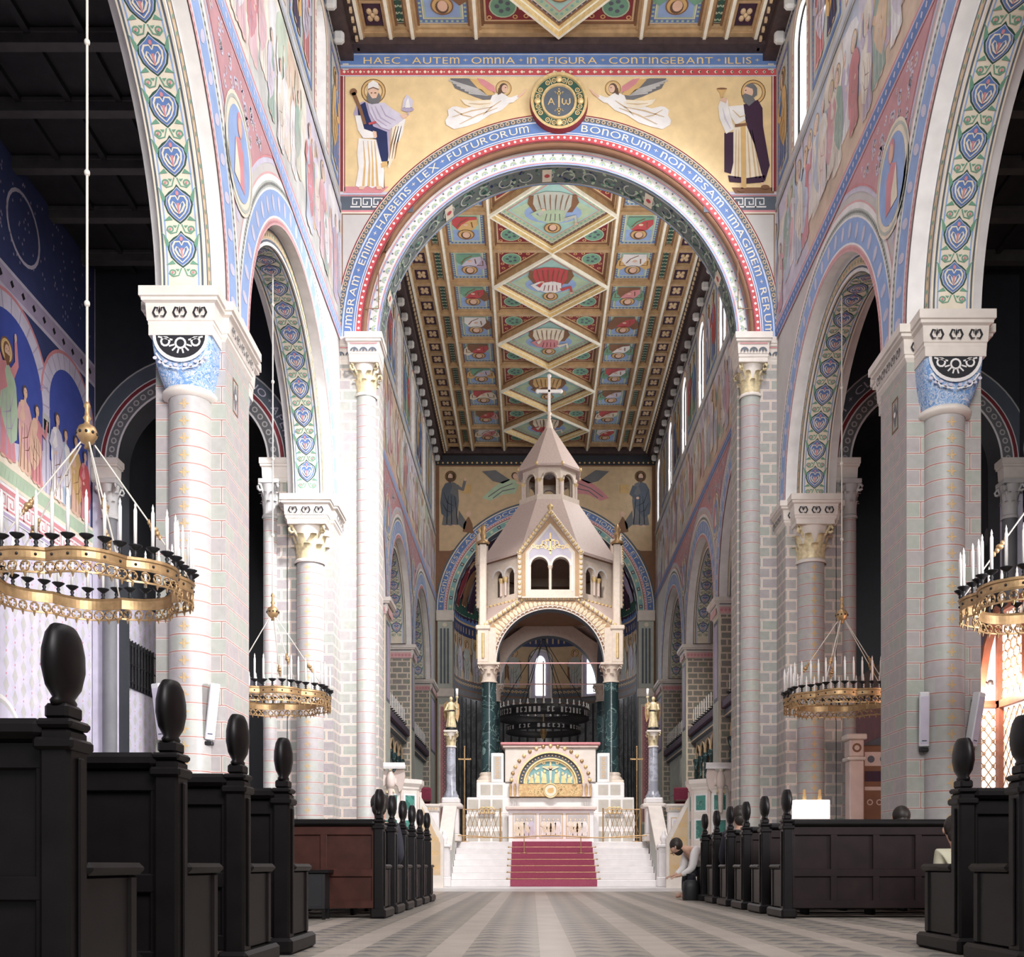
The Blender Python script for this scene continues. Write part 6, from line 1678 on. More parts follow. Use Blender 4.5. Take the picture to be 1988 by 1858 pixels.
r = thing('high_altar', 'gilded high altar shrine with an arched crucifixion relief under the canopy', 'altar', (CX, 31.7, 2.3))
mb = MB(); mb.bbox(CX - 1.35, 31.35, 2.02 if False else 3.003, CX + 1.35, 32.4, 4.02, STONE, .02)
mb.bbox(CX - 1.42, 31.28, 4.02, CX + 1.42, 32.5, 4.10, STONEP, .02); mb.bbox(CX - 1.48, 31.24, 4.10, CX + 1.48, 32.55, 4.18, P['rose'], .02)
mb.build('shrine', r)
mb = MB(); yf = 31.18
mb.bbox(CX - 1.22, yf, 2.56, CX + 1.22, 31.36, 2.94, BRASS, .01)
mb.build('predella', r, 'gilded predella')
mb = MB(); c = CV(mb, sY(yf)); rr = random.Random(3)
for i in range(120): 
    x, z = rr.uniform(-.95, .95), rr.uniform(2.62, 2.9)
    c.ring(CX + x, z, .018, .032, GOLD, 1, 7)
for e in (-1, 1): 
    for q in (1.12, .98): mb.lathe([(.06, 2.56), (.04, 2.62), (.035, 2.84), (.06, 2.9), (.06, 2.94)], (CX + e * q, yf - .04, 0), STONEP, 10)
mb.lathe([(0, 0), (.18, 0), (.20, .02), (.22, .02), (.22, 0)], (0, 0, 0), GOLD, 26); mb.v[-26 * 5:] = [(CX + p[0], yf - .02 - p[2], 2.74 + p[1]) for p in mb.v[-26 * 5:]]
c.ell(CX, 2.74, .17, .17, 'cream', 8, 20); c.ell(CX, 2.74, .10, .08, 'ochre', 9, 12); c.ell(CX + .05, 2.79, .04, .04, 'ochre', 10, 8)
mb.build('lamb_medallion', r, 'round gold medallion with a lamb')
mb = MB(); zs = 2.95; ya = 31.22
def halfring(r0, r1, ya, yb, m, z=zs):
    n = 30; rows = []
    for i in range(n + 1):
        t = pi * i / n; rows.append([(CX - q * cos(t), y, z + q * .96 * sin(t)) for q, y in ((r0, ya), (r1, ya), (r1, yb), (r0, yb), (r0, ya))])
    mb.grid(rows, m, False)
halfring(.98, 1.14, ya, 31.4, STONEP); halfring(.94, .99, ya - .03, 31.4, GOLD); halfring(.80, .94, ya + .04, 31.4, P['slate']); halfring(.76, .80, ya, 31.4, GOLD)
for i in range(17):
    t = pi * (i + .5) / 17; mb.ball((CX - 1.16 * cos(t), ya, zs + 1.16 * .96 * sin(t)), .06, .05, .06, BRASS if i % 2 else GOLD, 8, 6)
for i in range(26): t = pi * (i + .5) / 26; mb.ball((CX - .87 * cos(t), ya + .03, zs + .87 * .96 * sin(t)), .028, .02, .028, P['tan'], 6, 5)
mb.build('arch', r, 'carved arch with gilded leaves')
mb = MB(); c = CV(mb, sY(31.33), .006); n = 24
c.poly([(CX - .78 * cos(pi * i / n), zs + .75 * sin(pi * i / n)) for i in range(n + 1)], 'teal', 1)
c.ring(CX, zs, .70, .78, GOLD, 2, 24, 0, pi, .96)
c.line([(CX, zs), (CX, zs + .66)], .05, GOLD, 3); c.line([(CX - .24, zs + .5), (CX + .24, zs + .5)], .05, GOLD, 3)
k = c.at(CX, zs, 1); k.line([(-.22, .5), (-.03, .42), (.03, .42), (.22, .5)], .04, 'cream', 5); k.line([(0, .44), (0, .1)], [.09, .05], 'cream', 5); k.ell(0, .5, .04, .05, 'skin', 5, 8)
for e in (-1, 1):
    s = k.at(0, 0, 1, 0, e)
    for x, h in ((.18, .40), (.38, .33), (.56, .24)): s.poly([(x - .07, .02), (x - .05, h * .7), (x, h * .82), (x + .05, h * .7), (x + .09, .02)], GOLD, 4); s.ell(x - .01, h * .95, .035, .045, GOLD, 5, 8); s.poly([(x + .02, h * .8), (x + .10, h * 1.0), (x + .09, h * .4)], 'cream', 3)
    s.poly([(.3, .48), (.52, .50), (.42, .40)], 'cream', 4); s.ring(.2, .62, .02, .05, GOLD, 4, 8)
mb.build('crucifixion_relief', r, 'gilded crucifixion relief on a blue-green ground')
# people's altar in front
r = thing('altar_table', 'white relief-carved altar table at the head of the carpeted steps', 'altar', (CX - .08, 30.4, ZC))
mb = MB(); x0, x1 = CX - 1.22, CX + 1.22; mb.bbox(x0, 30.2, ZC + .02, x1, 30.95, 2.12, MARBW, .01)
c = CV(mb, sY(30.2)); 
for a, b in ((-1.1, -.42), (-.34, .34), (.42, 1.1)):
    P['skin'], P['hair'] = SK, HR; c.frame(CX + a, 1.3, CX + b, 2.02, .03, 'tan', 1); c.rect(CX + a + .05, 1.35, CX + b - .05, 1.97, 'grey', 1)
    rr = random.Random(int(a * 9)); PS = P['skin'], P['hair']; P['skin'] = P['cream']; P['hair'] = P['tan']
    for i in range(4): saint(c.at(CX + a + .13 + i * (b - a - .2) / 3.6, 1.38, 1), .52, rr.choice(('white', 'cream', 'lav')), rr.choice(('white', 'lav', 'cream')), False, rr, 0, 'tan', 'tan', False)
P['skin'], P['hair'] = SK, HR; mb.build('frontal', r, 'white relief frontal of small figures')
mb = MB(); mb.bbox(x0 - .08, 30.1, 2.12, x1 + .08, 31.05, 2.22, STONEP, .02); mb.build('table_slab', r, 'pink stone slab')
for e, nn in ((-1, 'north'), (1, 'south')):
    mb = MB()
    for i in range(3):
        x = CX + e * (1.75 + .13 * i); mb.tube([(x + .09 * cos(t), 31.15, 2.16 + .09 * sin(t)) for t in [2 * pi * q / 12 for q in range(12)]], .02, GOLD, 5, True)
    mb.box(CX + e * 1.88 - .26, 31.10, 2.056, CX + e * 1.88 + .26, 31.19, 2.075, BRASS)
    tag(mb.build('ring_ornament'), 'small gilt three-ring ornament on the %s podium ledge' % nn, 'ornament', 'gilt ring ornaments')
    mb = MB(); xs = sorted((CX + e * 1.42, CX + e * 2.45)); y = 29.2
    for x in (xs[0], xs[1]): mb.tube([(x, y, ZC), (x, y, 2.12)], .022, BRASS, 8)
    for zz in (1.3, 2.08): mb.tube([(xs[0], y, zz), (xs[1], y, zz)], .014, BRASS, 6)
    for i in range(9):
        a = xs[0] + (xs[1] - xs[0]) * i / 8
        for d in (-.26, .26):
            b = a + d
            if xs[0] - .01 <= b <= xs[1] + .01: mb.tube([(a, y, 1.3), ((a + b) / 2, y, 1.69), (b, y, 2.08)], .007, BRASS, 4)
    tag(mb.build('lattice_railing'), 'brass lattice railing on the chancel edge, %s of the altar table' % nn, 'railing', 'lattice railings')
# rope barrier across the steps
mb = MB(); mb.tube([(CX - 2.52 + 5.04 * i / 20, 28.15, 1.30 + .03 * cos(4 * pi * i / 20)) for i in range(21)], .018, BRASS, 6)
for i in (0, 7, 13, 20): 
    x = CX - 2.52 + 5.04 * i / 20
    if 0 < i < 20: mb.tube([(x, 28.15, ZC * 5 / 7 + .012), (x, 28.15, 1.32)], .014, BRASS, 6); mb.lathe([(0, 0), (.09, 0), (.08, .02), (0, .03)], (x, 28.15, ZC * 5 / 7 + .012), BRASS, 12)
tag(mb.build('barrier_rail'), 'thin gilt barrier rail stretched across the top of the altar steps', 'barrier')

# ---- the canopy (ciborium)
ROOFS = mat('scaled_pink_stone', (.62, .50, .46), .5, var=.08, scale=20, bump=.3)
CIB = mat('carved_pale_stone', (.74, .64, .55), .5, var=.08, scale=10)
r = thing('altar_canopy', 'tall carved stone altar canopy on dark marble columns with a lantern and cross', 'canopy', (CX, YCC, 3.0))
def side_fn(k):          # k-th side: a across (seen from outside), d outwards
    def f(a, b, d):
        x, y = a, -(1.85 + d)
        for _ in range(k): x, y = -y, x
        return (CX + x, YCC + y, b)
    return f
colpos = [(-1.85, -1.85), (1.85, -1.85), (1.85, 1.85), (-1.85, 1.85)]
for dx, dy in colpos:
    mb = MB(); mb.lathe([(.24, 3.32), (.235, 3.4), (.22, 6.1)], (CX + dx, YCC + dy, 0), MARBG, 24); mb.build('column', r, 'dark green marble column')
    mb = MB(); mb.bbox(CX + dx - .36, YCC + dy - .36, 3.0, CX + dx + .36, YCC + dy + .36, 3.1, CIB, .02); mb.lathe([(.34, 3.1), (.35, 3.16), (.3, 3.2), (.28, 3.25), (.3, 3.29), (.25, 3.34), (0, 3.34)], (CX + dx, YCC + dy, 0), CIB, 20); mb.build('column_base', r)
    mb = MB(); corinth(mb, CX + dx, YCC + dy, 6.05, 6.63, .22, CIB, .34, 0, 2 * pi, CIB, CIB); mb.build('column_capital', r, 'carved leafy capital')
ri, zsp = 1.62, 6.63
for k in range(4):
    f = side_fn(k); mb = MB(); n = 40
    def outer(t):
        x = -cos(t); 
        # outline: vertical to the shoulder, slope to the flat top
        dx, dz = -cos(t), sin(t)
        best = 9
        for (p, q) in (((-2.15, 6.63), (-2.15, 7.64)), ((-2.15, 7.64), (-.8, 8.58)), ((-.8, 8.58), (.8, 8.58)), ((.8, 8.58), (2.15, 7.64)), ((2.15, 7.64), (2.15, 6.63))):
            x1, z1, x2, z2 = p[0], p[1] - zsp, q[0], q[1] - zsp
            ex_, ez_ = x2 - x1, z2 - z1; den = dx * ez_ - dz * ex_
            if abs(den) < 1e-9: continue
            l = (x1 * ez_ - z1 * ex_) / den; mm = (x1 * dz - z1 * dx) / den
            if l > 0 and -1e-6 <= mm <= 1 + 1e-6: best = min(best, l)
        return best
    ts = sorted(set([pi * i / n for i in range(n + 1)] + [atan2(7.64 - zsp, 2.15), pi - atan2(7.64 - zsp, 2.15), atan2(8.58 - zsp, .8), pi - atan2(8.58 - zsp, .8)]))
    O = [(-outer(t) * cos(t), zsp + outer(t) * sin(t)) for t in ts]; I = [(-ri * cos(t), zsp + ri * sin(t)) for t in ts]
    for d in (.22, -.22): mb.grid([[f(*p, d) for p in O], [f(*p, d) for p in I]], CIB, False)
    mb.grid([[f(*p, .22) for p in I], [f(*p, -.22) for p in I]], P['slate'], True); mb.grid([[f(*p, .22) for p in O], [f(*p, -.22) for p in O]], CIB, False)
    mb.build('canopy_arch', r, 'arched front with carved leaf ornament' if k == 0 else None)
    mb = MB(); c = CV(mb, lambda a, b, d: f(a, b, .22 + d), .006)
    for i in range(36):
        t0, t1 = pi * i / 36, pi * (i + 1) / 36
        for r0, r1, m in ((1.63, 1.65, 'white'), (1.65, 1.71, 'brown'), (1.71, 1.73, 'white')): c.poly([(-r0 * cos(t0), zsp + r0 * sin(t0)), (-r1 * cos(t0), zsp + r1 * sin(t0)), (-r1 * cos(t1), zsp + r1 * sin(t1)), (-r0 * cos(t1), zsp + r0 * sin(t1))], m, 1)
        tm = (t0 + t1) / 2; mb.ball(f(-1.68 * cos(tm), zsp + 1.68 * sin(tm), .235), .032, .032, .032, CIB, 6, 5)
    for i in range(44):
        t0, t1 = pi * i / 44, pi * (i + 1) / 44; tm = (t0 + t1) / 2
        ra = [min(2.12, outer(t) - .08) for t in (t0, t1)]
        c.poly([(-1.73 * cos(t0), zsp + 1.73 * sin(t0)), (-ra[0] * cos(t0), zsp + ra[0] * sin(t0)), (-ra[1] * cos(t1), zsp + ra[1] * sin(t1)), (-1.73 * cos(t1), zsp + 1.73 * sin(t1))], 'biscuit', 1)
        rm = min(ra) ; w = .5 * pi / 44
        P2 = lambda r_, t_: (-r_ * cos(t_), zsp + r_ * sin(t_))
        c.poly([P2(1.75, tm - w * .5), P2((1.75 + rm) / 2, tm - w * .9), P2(rm - .02, tm), P2((1.75 + rm) / 2, tm + w * .9), P2(1.75, tm + w * .5)], 'cream', 2)
        c.poly([P2(1.77, tm - w * .25), P2((1.75 + rm) / 2, tm - w * .4), P2(rm - .06, tm), P2((1.75 + rm) / 2, tm + w * .4)], GILT, 3)
    for e in (-1, 1):
        for q in range(9):
            u = .06 + q * .11; a_, b_ = e * (2.0 - 1.06 * u), 7.50 + .86 * u
            if sqrt(a_ * a_ + (b_ - zsp) ** 2) > 2.1: c.ring(a_, b_ - .06, .035, .06, GILT, 2, 9)
    for (p, q) in (((-2.15, 7.64), (-.8, 8.58)), ((-.8, 8.58), (.8, 8.58)), ((.8, 8.58), (2.15, 7.64))):
        mb.tube([f(*p, .22), f(*q, .22)], .075, CIB, 8); L = sqrt((q[0] - p[0]) ** 2 + (q[1] - p[1]) ** 2); nn = int(L / .16)
        for i in range(nn): 
            u = (i + .5) / nn; mb.ball(f(p[0] + (q[0] - p[0]) * u, p[1] + (q[1] - p[1]) * u - .02, .28), .06, .05, .06, GOLD, 6, 5)
    mb.tube([f(-1.55, 6.66, 0), f(1.55, 6.66, 0)], .022, P['pink'], 8)
    mb.build('arch_ornament', r, 'gilded leaf ornament and tie rod')
# corner piers with pinnacle walls
for dx, dy in colpos:
    mb = MB(); x, y = CX + dx * 1.09, YCC + dy * 1.09
    mb.bbox(x - .17, y - .17, 6.63, x + .17, y + .17, 7.64, CIB, .015)
    sx, sy = (1 if dx > 0 else -1), (1 if dy > 0 else -1)
    for px, py in ((x + sx * .17, y - sy * .0), (x, y + sy * .17)): mb.tube([(px, py, 6.75), (px, py, 7.5)], .045, GOLD, 8)
    mb.bbox(x - .22, y - .22, 7.60, x + .22, y + .22, 7.74, CIB, .03)
    mb.bbox(x - .12, y - .12, 7.74, x + .10, y + .12, 10.2, CIB, .03); mb.lathe([(.17, 0), (.2, .06), (.06, .16), (.10, .3), (.07, .4), (.09, .5), (.05, .58), (0, .62)], (x, y, 10.2), BRASS, 10)
    mb.build('corner_pinnacle', r, 'slender corner pinnacle with a gilded finial')
# skirt roofs to the octagon
A8 = 2.0; T8 = math.tan(pi / 8)
def oct8(ap, z): return [(CX + ap / cos(pi / 8) * cos(pi / 8 + i * pi / 4), YCC + ap / cos(pi / 8) * sin(pi / 8 + i * pi / 4), z) for i in range(8)]
mb = MB()
o8 = oct8(A8, 8.6)
for i, (sx, sy) in ((0, (1, 1)), (2, (-1, 1)), (4, (-1, -1)), (6, (1, -1))):
    cxx, cyy = CX + sx * 2.1, YCC + sy * 2.1
    a, b = o8[i], o8[(i + 1) % 8]; mb = MB()
    mb.face([a, b, (cxx, cyy, 7.66)], ROOFS); mb.face([a, (cxx, cyy, 7.66), (CX + sx * 2.1, a[1] if abs(a[0] - CX) > abs(a[1] - YCC) else YCC + sy * 2.1, 8.3)], ROOFS) if False else None
    p0 = (CX + sx * 2.07, YCC + sy * .8, 8.5); p1 = (CX + sx * .8, YCC + sy * 2.07, 8.5)
    for q in (p0, p1):
        n1 = a if (Vector(a) - Vector(q)).length < (Vector(b) - Vector(q)).length else b
        mb.face([q, n1, (cxx, cyy, 7.66)], ROOFS)
    mb.build('skirt_roof', r, 'stone-scaled corner roof')
pass
# upper octagonal storey with twin openings
def octface(i, ap):
    a0 = i * pi / 4
    nx, ny = cos(a0), sin(a0)
    return lambda a, b, d: (CX + (ap + d) * nx - a * ny, YCC + (ap + d) * ny + a * nx, b)
hw = A8 * T8; z0, z1 = 8.55, 9.95
def twin(mb, f, hw, z0, z1, m, w, zo, zsg, th, dark, apex=None):
    """a wall panel of half width hw with two round-headed openings"""
    c0 = .06 + w / 2 + .0
    for d in (0, -th):
        def q(pts): mb.face([f(a, b, d) for a, b in pts], m)
        q([(-hw, z0), (hw, z0), (hw, zo), (-hw, zo)])
        for s in (-1, 1):
            q([(s * (.06 + w), zo), (s * hw, zo), (s * hw, z1), (s * (.06 + w), z1)])
            for i in range(12):
                t0, t1 = pi * i / 12, pi * (i + 1) / 12
                p0, p1 = (s * c0 - w / 2 * cos(t0), zsg + w / 2 * sin(t0)), (s * c0 - w / 2 * cos(t1), zsg + w / 2 * sin(t1))
                q([p0, p1, (p1[0], z1), (p0[0], z1)])
        q([(-.06, zsg), (.06, zsg), (.06, z1), (-.06, z1)])
        if apex: q([(-hw, z1), (hw, z1), (0, apex)])
    for s in (-1, 1):
        pr = [(s * c0 - w / 2, zo), (s * c0 - w / 2, zsg)] + [(s * c0 - w / 2 * cos(pi * i / 12), zsg + w / 2 * sin(pi * i / 12)) for i in range(1, 12)] + [(s * c0 + w / 2, zsg), (s * c0 + w / 2, zo)]
        mb.grid([[f(a, b, d) for d in (0, -th)] for a, b in pr], m, False)
        for i in range(12):
            t0, t1 = pi * i / 12, pi * (i + 1) / 12; 
            mb.face([f(s * c0 - (w / 2 + o) * cos(t), zsg + (w / 2 + o) * sin(t), .015) for o, t in ((0, t0), (.06, t0), (.06, t1), (0, t1))], P['white'])
    zc = zsg - .1
    mb.tube([f(0, zo, -.05), f(0, zc, -.05)], .045, CIB, 8); mb.tube([f(0, zc, -.05), f(0, zsg, -.05)], [.05, .09], CIB, 8)
for i in range(8):
    card = i % 2 == 0; f = octface(i, A8 + (.2 if card else 0)); mb = MB()
    if card:
        twin(mb, f, .90, z0, z1, CIB, .52, 8.8, 9.52, .22, None, 11.0)
        c = CV(mb, f, .006)
        for s in (-1, 1):
            mb.tube([f(s * .96, z1 - .1, .03), f(0, 11.12, .03)], .075, CIB, 8)
            for q in range(12): u = (q + .5) / 12; mb.ball(f(s * .96 * (1 - u), z1 - .1 + (11.12 - z1 + .1) * u, .08), .06, .06, .06, GOLD, 6, 5)
            mb.tube([f(s * .92, z0, .02), f(s * .92, z1, .02)], .07, CIB, 8)
            for q in range(9): mb.ball(f(s * .92, z0 + .1 + q * .15, .07), .05, .05, .05, GOLD, 6, 5)
        c.poly([(-.90, z0 + .05), (-.90, z1 - .05), (0, 11.0), (.90, z1 - .05), (.90, z0 + .05), (.74, z0 + .05), (.74, z1 - .02), (0, 10.80), (-.74, z1 - .02), (-.74, z0 + .05)], 'biscuit', .5)
        c.poly([(-.62, z1 - .24), (-.62, z1 - .06), (0, 10.68), (.62, z1 - .06), (.62, z1 - .24), (.33, z1 - .10), (0, z1 - .30), (-.33, z1 - .10)], 'lav', 1); c.line([(-.66, z0 + .2), (-.66, z1 - .04), (0, 10.74), (.66, z1 - .04), (.66, z0 + .2)], .05, 'white', 2)
        c.line([(0, z1 - .1), (0, 10.5)], .05, GOLD, 3); c.line([(-.14, 10.28), (.14, 10.28)], .05, GOLD, 3)
        for s in (-1, 1):
            for q in range(4): c.ring(s * (.12 + .13 * q), z1 + .12 + .03 * (q % 2), .04, .065, GOLD, 3, 9)
            c.ring(s * .18, 10.2, .05, .08, GOLD, 3, 9); c.line([(0, z1 + .0), (s * .2, z1 + .2), (s * .4, z1 + .08)], .03, GOLD, 3)
        mb.lathe([(.09, 0), (.05, .06), (.08, .14), (.10, .2), (.03, .26), (0, .32)], f(0, 11.1, 0), GOLD, 10)
        mb.grid([[f(a, b, d) for d in (-.02, -.24)] for a, b in ((-.9, z0), (-.9, z1), (0, 11.0), (.9, z1), (.9, z0))], CIB, False); mb.build('gabled_face', r, 'gabled face with twin arched openings')
    else:
        twin(mb, f, hw, z0, z1, CIB, .40, 8.8, 9.42, .18, None)
        for q in range(9): mb.ball(f(-hw + .1 + q * .17, z0 + .03, .04), .05, .05, .04, GOLD, 6, 5)
        for q in (-.10, .10): mb.tube([f(q, 8.8, .02), f(q, 9.2, .02)], .045, STONEP, 8)
        mb.tube([f(-.1, 9.2, .02), f(-.1, 9.34, .02)], [.05, .09], GOLD, 8); mb.tube([f(.1, 9.2, .02), f(.1, 9.34, .02)], [.05, .09], GOLD, 8)
        mb.build('diagonal_face', r, 'side face with paired colonnettes')
mb = MB(); mb.grid([oct8(A8 + .12, z1 - .03), oct8(A8 + .14, z1 + .05), oct8(.92, 12.0)], ROOFS, False, cu=True); mb.grid([oct8(A8 - .3, z1 - .03), oct8(A8 + .12, z1 - .03)], P['brown'], False, cu=True)
mb.face(oct8(A8 - .05, 8.57), P['brown'])
mb.build('main_roof', r, 'eight-sided stone-scaled roof')
mb = MB(); mb.grid([oct8(.95, 11.95), oct8(.95, 12.1), oct8(.86, 12.12)], CIB, False, cu=True)
for i in range(8):
    f = octface(i, .84); w2 = .84 * T8; a = .2; zt, zl, zh = 13.0, 12.12, 12.62
    for d in (0, -.12):
        q = lambda pts: mb.face([f(x, y, d) for x, y in pts], CIB)
        for s in (-1, 1): q([(s * a, zl), (s * w2, zl), (s * w2, zt), (s * a, zt)])
        for j in range(10):
            t0, t1 = pi * j / 10, pi * (j + 1) / 10
            q([(-a * cos(t0), zh + a * sin(t0)), (-a * cos(t1), zh + a * sin(t1)), (-a * cos(t1), zt), (-a * cos(t0), zt)])
    mb.tube([f(-(a + .04) * cos(pi * j / 10), zh + (a + .04) * sin(pi * j / 10), .02) for j in range(11)], .03, CIB, 6)
    mb.tube([f(w2, zl, 0), f(w2, zh, 0)], .05, STONEP, 8); mb.tube([f(w2, zh - .1, 0), f(w2, zh, 0)], [.05, .085], GOLD, 8)
mb.build('lantern', r, 'open arcaded lantern')
mb = MB(); mb.grid([oct8(.84, 12.98), oct8(.98, 13.0), oct8(1.0, 13.06), oct8(.14, 14.5), oct8(.02, 14.52)], ROOFS, False, cu=True); mb.grid([oct8(.02, 12.98), oct8(.84, 12.98)], P['brown'], False, cu=True)
for p in oct8(.98, 13.06): mb.ball(p, .05, .05, .07, GOLD, 6, 5)
mb.lathe([(.15, 14.48), (.05, 14.85), (.07, 14.9), (.04, 14.95), (.09, 15.02), (.03, 15.1)], (CX, YCC, 0), CIB, 12)
mb.build('lantern_roof', r, 'pointed eight-sided lantern roof')
mb = MB(); mb.bbox(CX - .045, YCC - .04, 15.05, CX + .045, YCC + .04, 16.2, MARBW, .015); mb.bbox(CX - .36, YCC - .04, 15.68, CX + .36, YCC + .04, 15.78, MARBW, .015)
for px, pz in ((-.37, 15.73), (.37, 15.73), (0, 16.22)): mb.ball((CX + px, YCC, pz), .075, .05, .075, MARBW, 8, 6)
mb.build('cross', r, 'white stone cross')

# ================================================================== crosses and candlesticks by the podium
for e, nn in ((-1, 'north'), (1, 'south')):
    x = CX + e * 2.52
    r = thing('processional_cross', 'thin brass processional cross standing beside the %s canopy column' % nn, 'cross', (x, 30.9, ZC), 'processional crosses')
    mb = MB(); mb.tube([(x, 30.9, ZC + .03), (x, 30.9, 3.5)], .014, BRASS, 8); mb.lathe([(0, 0), (.17, 0), (.15, .05), (.04, .08)], (x, 30.9, ZC), BRASS, 14); mb.build('staff', r)
    mb = MB(); mb.bbox(x - .016, 30.885, 3.3, x + .016, 30.915, 4.0, BRASS, .005); mb.bbox(x - .17, 30.885, 3.62, x + .17, 30.915, 3.66, BRASS, .005)
    for px, pz in ((-.17, 3.64), (.17, 3.64), (0, 4.0)): mb.ball((x + px, 30.9, pz), .03, .025, .03, BRASS, 8, 6)
    mb.build('crosspiece', r)
x = CX + 3.05
r = thing('paschal_candlestick', 'tall dark twisted candlestick right of the canopy', 'candlestick', (x, 31.2, ZC))
mb = MB(); mb.lathe([(0, 0), (.25, 0), (.22, .15), (.08, .25), (.06, .5)] + [(.05 + .025 * (i % 2), .6 + i * .16) for i in range(17)] + [(.05, 3.3), (.16, 3.45), (.17, 3.5), (0, 3.5)], (x, 31.2, ZC), BLACK, 14); mb.build('stem', r)
mb = MB(); mb.lathe([(0, 3.5), (.05, 3.5), (.05, 3.95), (0, 3.97)], (x, 31.2, ZC), CANDLE, 12); mb.build('candle', r)
for e, nn in ((-1, 'north'), (1, 'south')):
    x = CX + e * 2.82
    mb = MB(); mb.lathe([(0, 0), (.16, 0), (.13, .08), (.03, .14), (.05, .4), (.025, .5), (.025, 1.1), (.06, 1.16), (.03, 1.22), (.09, 1.3), (.02, 1.3), (.02, 1.62), (0, 1.64)], (x, 29.6, ZC), BRASS, 12)
    tag(mb.build('floor_candlestick'), 'brass candlestick on the %s edge of the chancel floor' % nn, 'candlestick', 'floor candlesticks')

# ================================================================== choir galleries between the chancel piers
def gallery(side, y0, y1, n, label, kind):
    X = XL if side == 'L' else XR; sg = -1 if side == 'L' else 1
    f = lambda a, b, d: (X + sg * .30 - sg * d, a, b)
    r = thing('choir_gallery', label, 'gallery', (X + sg * .3, (y0 + y1) / 2, 0), 'choir galleries')
    zt = 4.75
    mb = MB(); xs = sorted((X + sg * .28, X + sg * .9)); mb.box(xs[0], y0 + .02, 0, xs[1], y1 - .02, 2.35 if kind == 'screen' else 3.2, P['greyg']); 
    if kind == 'screen': mb.box(*[sorted((X + sg * .75, X + sg * .9))[0], y0 + .02, 2.35, sorted((X + sg * .75, X + sg * .9))[1], y1 - .02, zt, P['brown']])
    mb.build('base_wall', r)
    mb = MB(); xs = sorted((X + sg * .05, X + sg * .9)); mb.bbox(xs[0], y0 + .02, zt, xs[1], y1 - .02, zt + .22, P['plum'], .02); xs = sorted((X + sg * .15, X + sg * .9)); mb.bbox(xs[0], y0 + .02, zt - .22, xs[1], y1 - .02, zt - .002, P['slate'], .02)
    c = CV(mb, lambda a, b, d: (X + sg * .15 - sg * d, a, b)); c.rect(y0 + .05, zt - .2, y1 - .05, zt - .16, 'tan', 1)
    mb.build('cornice', r, 'dark cornice')
    if kind == 'screen':
        p = (y1 - y0 - .3) / n; za = 3.98
        mb = MB()
        for i in range(n):
            yc = y0 + .15 + (i + .5) * p; R = p / 2 - .10
            for j in range(12):
                t0, t1 = pi * j / 12, pi * (j + 1) / 12
                mb.face([f(yc - R * cos(t0), za + R * sin(t0), 0), f(yc - R * cos(t1), za + R * sin(t1), 0), f(yc - R * cos(t1), zt - .2, 0), f(yc - R * cos(t0), zt - .2, 0)], P['grey'])
            mb.tube([f(yc - (R + .03) * cos(pi * j / 12), za + (R + .03) * sin(pi * j / 12), .02) for j in range(13)], .03, P['tan'], 6)
            c = CV(mb, lambda a, b, d: f(a, b, d - .40)); rr = random.Random(i)
            c.rect(yc - R, 2.4, yc + R, zt - .2, 'dkred' if i % 2 else 'brown', 1); saint(c.at(yc, 2.6, 1), 1.4, 'tan', 'brown', True, rr)
            for s in (-1, 1): mb.face([f(yc + s * R, za, 0), f(yc + s * p / 2, za, 0), f(yc + s * p / 2, zt - .2, 0), f(yc + s * R, zt - .2, 0)], P['grey'])
        mb.build('arcade', r, 'small round-arched arcade')
        for i in range(n + 1):
            yy = y0 + .15 + i * p
            for g in (-.07, .07):
                mb = MB(); q = f(yy + g, 0, .0); mb.lathe([(.07, 2.36), (.06, 2.42), (.045, 2.46), (.042, 3.74), (.05, 3.76), (.09, 3.94), (.09, 3.99)], (q[0], q[1], 0), MARBG, 10)
                mb.build('colonnette', r, 'dark marble colonnette')
    else:
        mb = MB(); m = 24
        for i in range(m):
            q = f(y0 + .1 + (y1 - y0 - .2) * (i + .5) / m, 0, 0); mb.lathe([(.05, 3.25), (.03, 3.4), (.045, 3.7), (.03, 4.1), (.05, 4.5)], (q[0], q[1], 0), P['greyg'], 8)
        xs = sorted((X + sg * .25, X + sg * .35)); mb.box(xs[0], y0 + .05, 3.2, xs[1], y1 - .05, 3.27, P['greyg'])
        mb.build('balusters', r, 'pale turned balusters')
    m = int((y1 - y0) / .42)
    for i in range(m):
        q = f(y0 + .25 + i * .42, 0, .1); mb = MB(); mb.lathe([(0, 0), (.09, .0), (.10, .06), (.03, .08), (.05, .12), (.11, .16), (.0, .16)], (q[0], q[1], zt + .22), BLACK, 8); cu = mb.build('candle_cup', r, 'black candle cup')
        mb = MB(); mb.lathe([(.018, .16), (.018, .62), (.0, .66)], (q[0], q[1], zt + .22), CANDLE, 6); mb.build('candle', cu)
for side, nn in (('L', 'north'), ('R', 'south')):
    gallery(side, YA2, 28.5, 5, '%s choir gallery with colonnettes and candles, in the bay just behind the pulpit' % nn, 'screen')
    gallery(side, 29.4, 34.6, 5, '%s choir gallery with colonnettes and candles, in the middle chancel bay' % nn, 'screen')
    gallery(side, 35.5, 41.0, 8, '%s choir gallery with pale balusters, in the bay next to the apse' % nn, 'rail')

